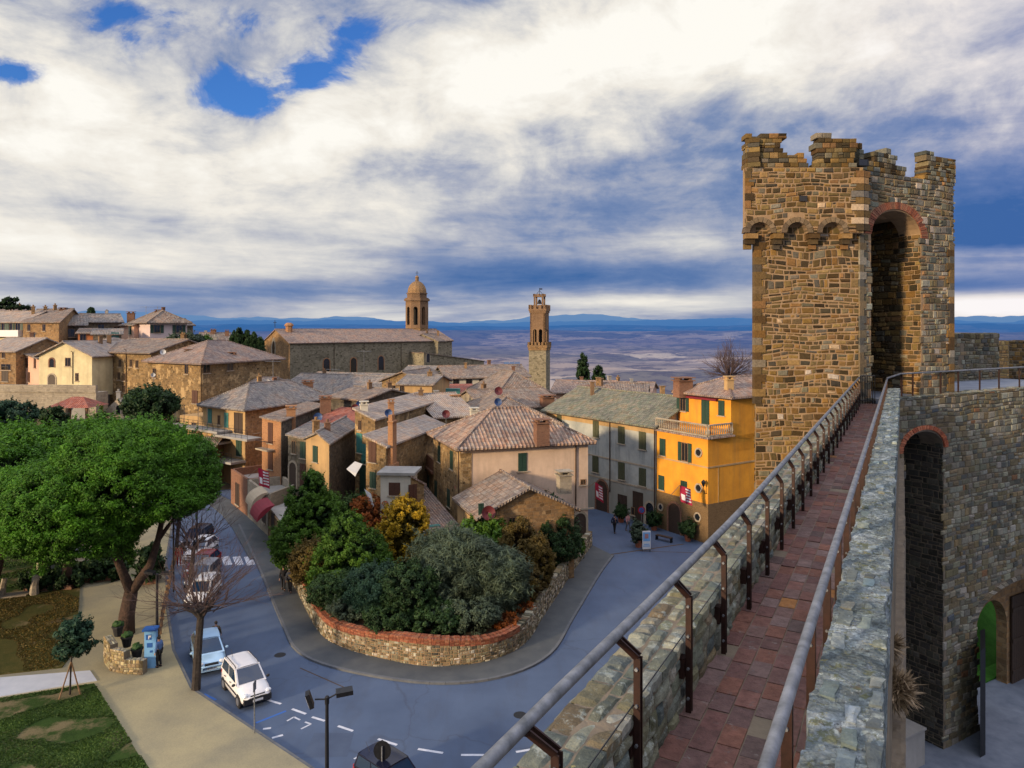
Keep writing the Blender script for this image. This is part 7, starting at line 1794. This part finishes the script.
# lamp posts
def lamp(label,base,h,heads,rz=0):
    t=thing('street_lamp',label,'street lamp',base,None)
    mb=MB(); mb.tube([base,base+Vector((0,0,h*.5)),base+Vector((0,0,h))],[.09,.075,.06],10); mb.lathe(tuple(base),[(.16,0),(.16,.25),(.1,.3)],10); mb.lathe((base.x,base.y,base.z+h-.25),[(.085,0),(.085,.25),(.04,.3)],10); mb.build('pole','iron_dark',t)
    for (dx,dy,dz,sx,sy,sz,rx,rz_) in heads:
        c=base+Vector((dx,dy,h+dz)); mb=MB(); mb.tube([base+Vector((0,0,h-.08)),c+Vector((-dx*.3,-dy*.3,0))],.03,6)
        M_=Matrix.Rotation(rz_,3,'Z')@Matrix.Rotation(rx,3,'Y')
        o=c-M_@Vector((sx/2,sy/2,sz/2)); mb.obox(o,M_@Vector((sx,0,0)),M_@Vector((0,sy,0)),M_@Vector((0,0,sz))); 
        hd=mb.build('lamp_head','iron_dark',t); mb=MB(); o2=c-M_@Vector((sx*.42,sy*.42,sz/2+.012)); mb.obox(o2,M_@Vector((sx*.84,0,0)),M_@Vector((0,sy*.84,0)),M_@Vector((0,0,.01))); mb.build('lens','lamp_lens',hd)
    return t
# foot hidden below the frame; heads at 331,693
hp=P(327,697,27.0); lamp('dark street lamp with two box heads in front of the parking bays',Vector((hp.x,hp.y,0)),hp.z,[(.62,.15,.12,.62,.42,.16,-.05,.3),(-.62,-.1,-.05,.55,.40,.16,1.25,.25)])
hp=P(157,574,41.5); lamp('older street lamp with two pale heads by the blue totem',Vector((hp.x,hp.y,0.1)),hp.z-.1,[(.6,.0,.05,.62,.4,.14,0,0),(-.4,.0,.1,.5,.4,.14,.2,0)])
for px,pyt,pyb,lab in ((173.5,515,592,'thin dark lamp pole left of the red clad person'),(197,505,560,'thin grey pole behind the bare trees')):
    b=G(px,pyb,.1); z=EZ(pyt,b.y); mb=MB(); mb.tube([b,Vector((b.x,b.y,z))],.06,6); mb.lathe((b.x,b.y,z),[(.06,0),(.3,.1),(.25,.25),(.05,.35)],8); o=mb.build('lamp_post','iron_dark'); tag(o,lab,'lamp post')
# sign posts near the white car
b=G(254.5,733,.12); t=thing('sign_post','thin grey metal sign pole in front of the white hatchback','sign post',b); mb=MB(); mb.tube([b,b+Vector((0,0,2.45))],.032,8); mb.build('pole','galv',t); mb=MB(); mb.obox(b+Vector((.0,-.2,2.0)),(.015,0,0),(0,.4,0),(0,0,.45)); mb.build('plate','galv',t)
b=Vector((P(382,768,29.5).x,29.5,0)); t=thing('round_sign','round traffic sign seen from behind next to the dark car','sign',b); mb=MB(); mb.tube([b,b+Vector((0,0,2.15))],.035,8); mb.build('pole','galv',t)
mb=MB(); c=b+Vector((.0,.05,1.95)); n=20; vs=[c+Vector((.36*math.cos(2*PI*i/n),0,.40*math.sin(2*PI*i/n))) for i in range(n)]+[c+Vector((.36*math.cos(2*PI*i/n),.03,.40*math.sin(2*PI*i/n))) for i in range(n)]; mb.add(vs,[list(range(n))[::1],list(range(n,2*n))[::-1]]+[(i,n+i,n+(i+1)%n,(i+1)%n) for i in range(n)]); mb.build('plate','iron_dark',t)

# ------------------------------------------------------------------ cars
def car(label,loc,rz,paint,kind='hatch',plate=True,sc=1.0,rails=False):
    root=thing('parked_car',label,'car',(0,0,0),'cars parked along the street')
    L,Wd,Hh=(3.55,1.58,1.54) if kind=='hatch' else (3.95,1.7,1.46)
    # body loft: x, half width, z bottom, z top
    if kind=='hatch': S=[(-1.76,.60,.42,.88),(-1.72,.72,.30,.98),(-1.5,.77,.24,1.0),(-1.0,.79,.22,1.0),(-.3,.79,.20,.98),(.4,.79,.20,.95),(.85,.785,.22,.92),(1.25,.77,.24,.86),(1.6,.71,.27,.76),(1.74,.62,.32,.66),(1.78,.52,.38,.58)]
    else: S=[(-1.95,.62,.42,.86),(-1.9,.74,.30,.96),(-1.6,.82,.24,.98),(-1.0,.85,.2,.97),(-.2,.85,.2,.94),(.5,.85,.2,.91),(.95,.84,.22,.87),(1.4,.81,.24,.78),(1.75,.74,.27,.68),(1.92,.62,.32,.58),(1.97,.5,.38,.52)]
    mb=MB(); ring=[]
    prof=[(-.82,0),(-.97,.12),(-1,.35),(-.985,.62),(-.93,.88),(-.75,1.0),(-.3,1.035),(.3,1.035),(.75,1.0),(.93,.88),(.985,.62),(1,.35),(.97,.12),(.82,0)]
    vs=[(x,h*p,b+(t-b)*q) for x,h,b,t in S for p,q in prof]; n=len(prof); fs=[]
    for i in range(len(S)-1):
        for k in range(n): fs.append((i*n+k,i*n+(k+1)%n,(i+1)*n+(k+1)%n,(i+1)*n+k))
    fs.append(list(range(n))); fs.append([(len(S)-1)*n+k for k in range(n)][::-1]); mb.add(vs,[f[::-1] for f in fs]); 
    mb.build('body',paint,root,smooth=True)
    # cabin
    if kind=='hatch': xb0,xb1,xt0,xt1=(-1.70,.92,-1.52,.18); zb,ztop=.95,1.53
    else: xb0,xb1,xt0,xt1=(-1.78,1.05,-1.25,.12); zb,ztop=.92,1.45
    wb,wt=(.755,.63) if kind=='hatch' else (.80,.62)
    def cab(x,s,f): return None
    C8=[(xb0,-wb,zb),(xb1,-wb*.97,zb-.06),(xb1,wb*.97,zb-.06),(xb0,wb,zb),(xt0,-wt,ztop),(xt1,-wt*.97,ztop-.02),(xt1,wt*.97,ztop-.02),(xt0,wt,ztop)]
    mb=MB(); mb.add(C8,[(0,1,5,4),(1,2,6,5),(2,3,7,6),(3,0,4,7)],)
    mb.build('pillars',paint,root)
    mb=MB(); nx,ny=8,6; vs=[]
    for i in range(nx+1):
        for j in range(ny+1):
            u,v=i/nx,j/ny*2-1; x=xt0-.04+(xt1-xt0+.08)*u; vs.append((x,v*(wt+.015),ztop-.03+.055*(1-v*v)**.5*1.0+.03*math.sin(PI*u)-.012))
    m_=ny+1; fs=[(i*m_+j,(i+1)*m_+j,(i+1)*m_+j+1,i*m_+j+1) for i in range(nx) for j in range(ny)]; 
    k=len(vs); mb.add(vs,fs); mb.build('roof',paint,root,smooth=True)
    def quad_on(a,b,c,d,u0,u1,v0,v1,off):
        a,b,c,d=[Vector(x) for x in (a,b,c,d)]; f=lambda u,v:(a*(1-u)+b*u)*(1-v)+(d*(1-u)+c*u)*v; n_=(b-a).cross(d-a).normalized()*off
        return [f(u0,v0)+n_,f(u1,v0)+n_,f(u1,v1)+n_,f(u0,v1)+n_]
    gl=lambda nm,q: (lambda m: (m.add(q,[(0,1,2,3)]), m.build(nm,'car_glass',root)))(MB())
    gl('windscreen',quad_on(C8[1],C8[2],C8[6],C8[5],.06,.94,.10,.94,.012)); gl('rear_window',quad_on(C8[3],C8[0],C8[4],C8[7],.1,.9,.25,.9,.012))
    for sgn in (0,1):
        q=(C8[0],C8[1],C8[5],C8[4]) if sgn==0 else (C8[2],C8[3],C8[7],C8[6])
        for (u0,u1) in ((.05,.46),(.50,.90)):
            if sgn: u0,u1=1-u1,1-u0
            gl('side_window',quad_on(*q,u0,u1,.14,.88,.012))
    # wheels
    xf,xr=(1.12,-1.18) if kind=='hatch' else (1.28,-1.25); wy=Wd/2-.09
    for x in (xf,xr):
        for s in (-1,1):
            mb=MB(); k=18; rr=.29
            mk=lambda m,r,y0,y1: m.add([(x+r*math.cos(2*PI*i/k),y,.29+r*math.sin(2*PI*i/k)) for y in (y0,y1) for i in range(k)],[list(range(k)),list(range(k,2*k))[::-1]]+[(i,k+i,k+(i+1)%k,(i+1)%k) for i in range(k)])
            mk(mb,rr,s*(wy-.1),s*(wy+.095)); w_=mb.build('wheel','rubber',root); mb=MB(); mk(mb,.185,s*(wy+.05),s*(wy+.105)); mb.build('rim','alloy',w_)
            mb=MB(); mk(mb,.35,s*(wy+.0),s*(wy+.082)); mb.build('wheel_arch','blackplastic',root)
    fx=1.74 if kind=='hatch' else 1.9
    mb=MB(); mb.box((fx-.05,0,.42),(.22,1.36,.26)); mb.build('front_bumper','blackplastic' if kind=='hatch' else paint,root)
    mb=MB(); mb.box((-fx+.03,0,.42),(.2,1.4,.26)); mb.build('rear_bumper','blackplastic' if kind=='hatch' else paint,root)
    mb=MB(); mb.box((fx-.05,0,.62),(.14,.72,.12)); mb.build('grille','blackplastic',root)
    for s in (-1,1):
        mb=MB(); mb.blob((fx-.14,s*.56,.68),(.16,.17,.10),n=10,m=6); mb.build('headlight','lamp_lens',root)
        mb=MB(); mb.box((-fx+.03,s*.66,.85),(.08,.14,.32)); mb.build('tail_light','red_paint',root)
        mb=MB(); mb.blob((.75,s*(Wd/2+.08),.98),(.07,.1,.075),n=8,m=5); mb.build('mirror','blackplastic' if kind=='hatch' else paint,root)
        mb=MB(); mb.box((-.1,s*(Wd/2+.012),.56),(2.,.03,.07)); mb.build('side_trim','blackplastic',root)
        for xx in (.0,-.85): mb=MB(); mb.box((xx,s*(Wd/2+.015),.84),(.16,.03,.03)); mb.build('door_handle','blackplastic',root)
        if rails: mb=MB(); mb.tube([(xt0+.05,s*.57,ztop+.02),(xt0+.2,s*.57,ztop+.08),(xt1-.2,s*.57,ztop+.08),(xt1,s*.57,ztop+.02)],.022,5); mb.build('roof_rail','blackplastic',root)
    mb=MB(); mb.box((fx+.065,0,.42),(.01,.5,.11)); mb.build('number_plate','plastic_white',root)
    mb=MB(); mb.tube([(-1.2,-.3,ztop+.03),(-1.45,-.3,ztop+.35)],.008,4); mb.build('antenna','blackplastic',root)
    root.location=loc; root.rotation_euler=(0,0,rz); root.scale=(sc,sc,sc); return root
def heading(dx,dy): return math.atan2(dy,dx)
KD=(G(310,768)-G(190,688)).normalized()
car('white hatchback with black bumpers nearest the camera in the parked row',G(245,699)+Vector((-.15,.55,.0)),heading(.62,-.78),'car_white','hatch',rails=True,sc=1.02)
car('ice blue hatchback parked behind the pollarded tree trunk',G(206,665)+Vector((-.05,.4,0)),heading(.48,-.88),'car_iceblue','sedan',sc=1.0)
car('white car with roof bars parked under the bare twigs',G(203,601),heading(.06,-1),'car_white','hatch',rails=True)
car('dark red car parked at the zebra crossing',G(203,572),heading(.02,-1),'car_red','sedan')
car('silver car parked just before the zebra crossing',G(203,584),heading(.02,-1),'car_silver','hatch')
car('dark car farthest up the parked row',G(197,545),heading(-.05,-1),'car_dark','hatch')
car('white car second farthest up the parked row',G(201,556),heading(0,-1),'car_white','sedan')
car('dark blue car cut off by the bottom edge of the picture',Vector((P(391,768,29).x,29.6,0)),heading(.75,-.66),'car_dark','hatch')
car('silver car half hidden behind the hedge on the upper path',G(75,566,.12),heading(1,.2),'car_silver','sedan')

# ------------------------------------------------------------------ people
def person(label,foot,face,h=1.72,pose='stand',top='cloth_navy',legs='cloth_black',hair='hair_dark',arms=None,hat=None):
    """face: heading angle; body grown as one skin surface, clothes over it"""
    root=thing('person',label,'person',(0,0,0)); s=h/1.75
    st=.16 if pose=='walk' else .02
    J={'pelvis':(0,0,.95),'waist':(0,0,1.08),'chest':(0.01,0,1.30),'neck':(0,0,1.47),'chin':(.02,0,1.55),'head':(.02,0,1.64),'top':(.01,0,1.73)}
    for sd,n in ((1,'l'),(-1,'r')):
        fx=st*sd
        J['hip'+n]=(0,.10*sd,.92); J['knee'+n]=(fx*.7+.03,.10*sd,.50); J['ank'+n]=(fx*1.3-.02,.10*sd,.09); J['toe'+n]=(fx*1.3+.17,.12*sd,.035)
        J['sh'+n]=(0,.18*sd,1.42); 
        if arms=='front': J['elb'+n]=(.06,.24*sd,1.16); J['wri'+n]=(.27,.14*sd,1.20); J['hand'+n]=(.34,.10*sd,1.22)
        else: J['elb'+n]=(-.03-fx*.4,.25*sd,1.15); J['wri'+n]=(.05-fx*.8,.26*sd,.91); J['hand'+n]=(.07-fx*.8,.255*sd,.82)
    RAD={'pelvis':.13,'waist':.115,'chest':.135,'neck':.055,'chin':.062,'head':.092,'top':.055}
    rr={'hip':.088,'knee':.056,'ank':.04,'toe':.035,'sh':.06,'elb':.042,'wri':.028,'hand':.034}
    names=list(J); E=[('pelvis','waist'),('waist','chest'),('chest','neck'),('neck','chin'),('chin','head'),('head','top')]
    for n in 'lr': E+=[('pelvis','hip'+n),('hip'+n,'knee'+n),('knee'+n,'ank'+n),('ank'+n,'toe'+n),('chest','sh'+n),('sh'+n,'elb'+n),('elb'+n,'wri'+n),('wri'+n,'hand'+n)]
    vs=[Vector(J[n])*s for n in names]; ix={n:i for i,n in enumerate(names)}
    rads=[(RAD.get(n) or rr[n[:-1]])*s for n in names]; edges=[(ix[a],ix[b]) for a,b in E]
    for sd,n in ((1,'l'),(-1,'r')):     # fingers and thumb
        hnd=Vector(J['hand'+n]); dr=(hnd-Vector(J['wri'+n])).normalized(); sdv=Vector((0,1,0)) if arms!='front' else Vector((0,1,0)); lat=dr.cross(sdv).normalized()
        for k,(o,l) in enumerate(((-.027,.07),(-.009,.08),(.009,.075),(.027,.06))):
            a=hnd+dr*.02+lat*o; m1=a+dr*l*.55; e=m1+dr*l*.4+Vector((0,-sd*.015,0))
            i0=len(vs); vs+=[(x)*s for x in (m1,e)]; rads+=[.0095*s,.008*s]; edges+=[(ix['hand'+n],i0),(i0,i0+1)]
        a=hnd+lat*.045+dr*-.0; i0=len(vs); vs+=[a*s,(a+dr*.05)*s]; rads+=[.011*s,.009*s]; edges+=[(ix['hand'+n],i0),(i0,i0+1)]
    def skin(name,vs,edges,rads,mat,root_i=0,par=root,sub=1):
        me=bpy.data.meshes.new(name); me.from_pydata([tuple(v) for v in vs],edges,[]); ob=bpy.data.objects.new(name,me); COL.objects.link(ob)
        md=ob.modifiers.new('s','SKIN'); md.use_smooth_shade=True
        for i,r in enumerate(rads): me.skin_vertices[0].data[i].radius=(r,r)
        me.skin_vertices[0].data[root_i].use_root=True
        sb=ob.modifiers.new('u','SUBSURF'); sb.levels=sub; sb.render_levels=sub
        dg=bpy.context.evaluated_depsgraph_get(); ev=ob.evaluated_get(dg); m2=bpy.data.meshes.new_from_object(ev)
        ob.modifiers.clear(); ob.data=m2; bpy.data.meshes.remove(me); m2.materials.clear(); m2.materials.append(M(mat)); ob.parent=par; return ob
    skin('body',vs,edges,rads,'skin')
    def cloth(name,chain,mat,extra):
        nm=[]; ed=[]
        for a,b in chain:
            for q in (a,b):
                if q not in nm: nm.append(q)
            ed.append((nm.index(a),nm.index(b)))
        P_=[Vector(J[q] if isinstance(q,str) else q)*s for q in nm]; R_=[((RAD.get(q) or rr[q[:-1]])*s+extra) for q in nm]
        skin(name,P_,ed,R_,mat)
    cloth('jacket',[('pelvis','waist'),('waist','chest'),('chest','neck')]+[e for n in 'lr' for e in (('chest','sh'+n),('sh'+n,'elb'+n),('elb'+n,'wri'+n))],top,.022)
    cloth('trousers',[('pelvis','hip'+n) for n in 'lr']+[('hip'+n,'knee'+n) for n in 'lr']+[('knee'+n,'ank'+n) for n in 'lr'],legs,.018)
    mb=MB(); hd=Vector(J['head'])*s; mb.blob(tuple(hd+Vector((-.018,0,.035))*s),(.105*s,.098*s,.105*s),n=12,m=8,jit=.03); mb.build('hair' if not hat else 'hat',hair if not hat else hat,root,smooth=True)
    mb=MB(); mb.blob(tuple(hd+Vector((.095,0,-.01))*s),(.02*s,.013*s,.022*s),n=6,m=4); mb.build('nose','skin',root)
    for sd in (1,-1):
        mb=MB(); mb.blob(tuple(hd+Vector((.082,.035*sd,.018))*s),(.012*s,.014*s,.009*s),n=6,m=4); mb.build('eye','hair_dark',root)
        f=Vector(J['ank'+('l' if sd>0 else 'r')]); mb=MB(); mb.blob(tuple((f+Vector((.07,0,-.04)))*s),(.15*s,.055*s,.05*s),n=10,m=5); mb.build('shoe','cloth_black',root)
    root.location=foot; root.rotation_euler=(0,0,face); return root
U_=math.radians
person('person in a pale blue jacket and dark trousers standing by the blue totem',G(159,667,.12),U_(165),1.75,top='cloth_blue',hair='hair_dark')
person('grey haired person in black just behind the pale blue jacket',G(155.5,662,.12),U_(170),1.7,top='cloth_black',hair='hair_grey')
person('person in a khaki coat walking on the road behind the ice blue car',G(216,650),U_(100),1.72,'walk','cloth_khaki',hair='hair_dark')
person('person in a black coat walking farther from the garden wall beside a companion',G(283.5,590,.11),U_(-80),1.75,'walk','cloth_black')
person('person in a grey coat walking nearest the garden wall',G(290,592,.11),U_(-85),1.72,'walk','cloth_grey','cloth_black','hair_grey')
person('person in a long red coat on the upper walk',G(179,566,.12),U_(-70),1.7,top='cloth_red',legs='cloth_red')
person('person in blue and black standing alone before the brick framed doorway',G(614.5,533),U_(60),1.75,'walk','cloth_navy')
person('person in a pink top in the square beside another in black',G(628,531),U_(-60),1.65,'walk','cloth_pink','cloth_grey')
person('person in black walking in the square with arms forward',G(634,542),U_(-120),1.78,'walk','cloth_black','cloth_navy',arms='front')

# ------------------------------------------------------------------ square furniture
def potplant(label,px,py,h,r,mat,pot='terracotta',group=None):
    b=G(px,py); t=thing('potted_plant',label,'potted plant',b,group); mb=MB(); mb.lathe(tuple(b),[(.25,0),(.36,.55),(.4,.57),(.4,.66)],12); mb.build('pot',pot,t)
    leaf_object('foliage',lobes_crown([((b.x,b.y,b.z+.6+h*.45),(r,r,h*.5))],45,60,.12,.28,.9,1.5,-.9,bumpy=.06),mat,t)
potplant('tall pale green potted bush next to the white street board',638.5,547,1.5,.42,'leaf_olive')
potplant('dark round potted bush right of the yellow house door',688,541,1.1,.5,'leaf_dark')
potplant('dark potted bush by the wall left of the yellow house door',654,530,1.0,.45,'leaf_dark')
potplant('green plant in a square terracotta pot at the foot of the cream corner house',578,560,1.0,.35,'leaf_green')
potplant('small dark plant beside the doorway of the grey palazzo',621,522,.9,.35,'leaf_dark')
b=G(646.5,551); t=thing('street_board','white and blue notice board on a stand in the square','sign',b)
mb=MB(); mb.box((b.x,b.y,b.z+.95),(.72,.08,1.55),.1); mb.build('board','plastic_white',t); 
mb=MB(); mb.box((b.x,b.y-.05,b.z+1.25),(.62,.02,.75),.1); mb.build('panel','sky_blue_panel',t); mb=MB(); mb.box((b.x,b.y-.064,b.z+1.3),(.32,.012,.4),.1); mb.build('emblem','cloth_pink',t)
mb=MB(); mb.box((b.x,b.y-.055,b.z+.45),(.6,.012,.07),.1); mb.box((b.x,b.y-.055,b.z+.6),(.5,.012,.07),.1); mb.build('lettering','sky_blue_panel',t)
for s in (-1,1): mb=MB(); mb.box((b.x+s*.3,b.y,b.z+.1),(.05,.4,.2),.1); mb.build('leg','galv',t)
b=G(641.5,531); t=thing('no_parking_sign','round red and blue sign on a short pole by the grey palazzo','sign',b); mb=MB(); mb.tube([b,b+Vector((0,0,2.3))],.03,6); mb.build('pole','galv',t)
mb=MB(); c=b+Vector((0,-.05,2.0)); mb.tube([c,c-Vector((0,.03,0))],.36,20); mb.build('plate','red_paint',t); mb=MB(); mb.tube([c-Vector((0,.031,0)),c-Vector((0,.045,0))],.25,20); mb.build('disc','blue_paint',t)
mb=MB(); mb.obox(c+Vector((-.25,-.06,-.22)),Vector((.06,0,0)),(0,.01,0),Vector((.44,0,.44))); mb.build('bar','red_paint',t)
def flag(label,px,py,Y,w,h,rz,tilt=.5):
    p=P(px,py,Y); t=thing('flag',label,'flag',p); d=Vector((math.cos(rz),math.sin(rz),0))
    mb=MB(); mb.tube([p-d*.9+Vector((0,0,-.2)),p+Vector((0,0,.6))],.03,6); mb.build('pole','wood',t)
    def cloth(u0,u1,v0,v1,off,name,mat):
        mb=MB(); nu,nv=8,8; vs=[]
        for i in range(nu+1):
            for j in range(nv+1):
                u=u0+(u1-u0)*i/nu; v=v0+(v1-v0)*j/nv
                q=p+Vector((0,0,.6))+d*(u*w+ v*.1)+Vector((0,0,-v*h-u*tilt))+Vector((-d.y,d.x,0))*(math.sin(u*7+v*3)*.1-off); vs.append(q)
        mb.add(vs,[(i*(nv+1)+j,(i+1)*(nv+1)+j,(i+1)*(nv+1)+j+1,i*(nv+1)+j+1) for i in range(nu) for j in range(nv)]); return mb.build(name,mat,t,smooth=True)
    cloth(0,1,0,1,0,'banner','flag_red')
    for k in range(5): cloth(.45,.95,.08+.17*k,.17+.17*k,.015,'stripe','flag_white')
    cloth(.08,.36,.5,.85,.015,'emblem','flag_white')
flag('red and white striped flag hanging beside the yellow house door',680,492,62.7,1.1,1.45,.3,.45)
flag('red and white flag by the brick framed doorway of the grey palazzo',595,488,71,.75,1.6,.0,.5)
flag('red and white flag above the stone shop on the left street',258,474,70,1.0,1.7,.2,.4)
# tables and chairs by the cafe, small bench
b=G(664,541); t=thing('bench','low dark bench along the yellow house wall','bench',b); mb=MB(); mb.box((b.x,b.y,b.z+.42),(1.6,.4,.06),-.75); mb.build('seat','darkwood',t)
for s in (-1,1): mb=MB(); mb.box((b.x+s*.55,b.y-s*.5,b.z+.2),(.08,.35,.4),-.75); mb.build('leg','iron_dark',t)
# satellite dishes and aerials
def dish(label,px,py,Y,r,mat,rz=.3):
    p=P(px,py,Y); t=thing('satellite_dish',label,'satellite dish',p-Vector((0,0,.9))); mb=MB(); n=16
    M_=Matrix.Rotation(rz,3,'Z')@Matrix.Rotation(-.3,3,'X'); vs=[]
    for k,(q,dd) in enumerate(((.02,.14),(.35,.1),(.7,.04),(1,-.04))):
        for i in range(n): vs.append(p+M_@Vector((q*r*math.cos(2*PI*i/n),dd,q*r*math.sin(2*PI*i/n))))
    mb.add(vs,[(k*n+i,k*n+(i+1)%n,(k+1)*n+(i+1)%n,(k+1)*n+i) for k in range(3) for i in range(n)]+[list(range(n))]); mb.build('dish',mat,t,smooth=True)
    mb=MB(); mb.tube([p+Vector((0,.15,0)),p+Vector((0,.2,-1.3))],.03,5); mb.tube([p+M_@Vector((0,.05,-r*.9)),p+M_@Vector((0,-.55,-.1))],.018,4); mb.build('arm','galv',t)
dish('blue satellite dish on the ridge of the corner house',498,402,66,.36,'dish_blue'); dish('dark red satellite dish behind the blue one',498.5,391,84,.5,'dish_red')
dish('dark red satellite dish on the roof of the chimney house',446,414,73,.42,'dish_red'); dish('blue satellite dish beside the brick chimney stack',388.5,413,66,.36,'dish_blue')
dish('dark blue satellite dish above the stone row house',318,417,75,.45,'dish_blue'); dish('brown satellite dish on the front of the stone annex',488.5,513,52.3,.52,'dish_red')
dish('white satellite dish on the pale roof',267,382,98,.4,'dish_white'); dish('white satellite dish on the brown apartment roof',163,352,103,.4,'dish_white'); dish('white satellite dish low on the brown apartment front',153,375,102,.32,'dish_white')
dish('dark blue satellite dish on the roof left of the red one',359.5,404,77,.38,'dish_blue'); dish('small red satellite dish beside the white chimney',355,408,75,.4,'dish_red')
def aerial(label,px,py,Y,h):
    p=P(px,py,Y); b=p-Vector((0,0,h)); t=thing('roof_aerial',label,'antenna',b); mb=MB(); mb.tube([b,p],.035,5); mb.build('mast','galv',t); mb=MB(); mb.tube([p-Vector((1.1,0,.2)),p+Vector((1.1,0,-.2))],.025,4)
    for i in range(7): x=-1+i*.33; mb.tube([p+Vector((x,-.35,-.2)),p+Vector((x,.35,-.2))],.012,3)
    mb.build('antenna_arm','galv',t)
for a in (('tall thin mast aerial on the grey roof',333,368,110,6.5),('tall thin mast aerial in front of the church wall',364,350,112,9),('aerial on the apartment roof near the white dish',129,322,118,12),('aerial above the pinkish villa roof',157.5,306,138,4),('aerial left of the villa chimney',146,306,140,4),('aerial on the grey roof beside the white dish',273,360,100,5),('aerial near the cypresses by the brick tower',579,380,112,4)): aerial(*a)
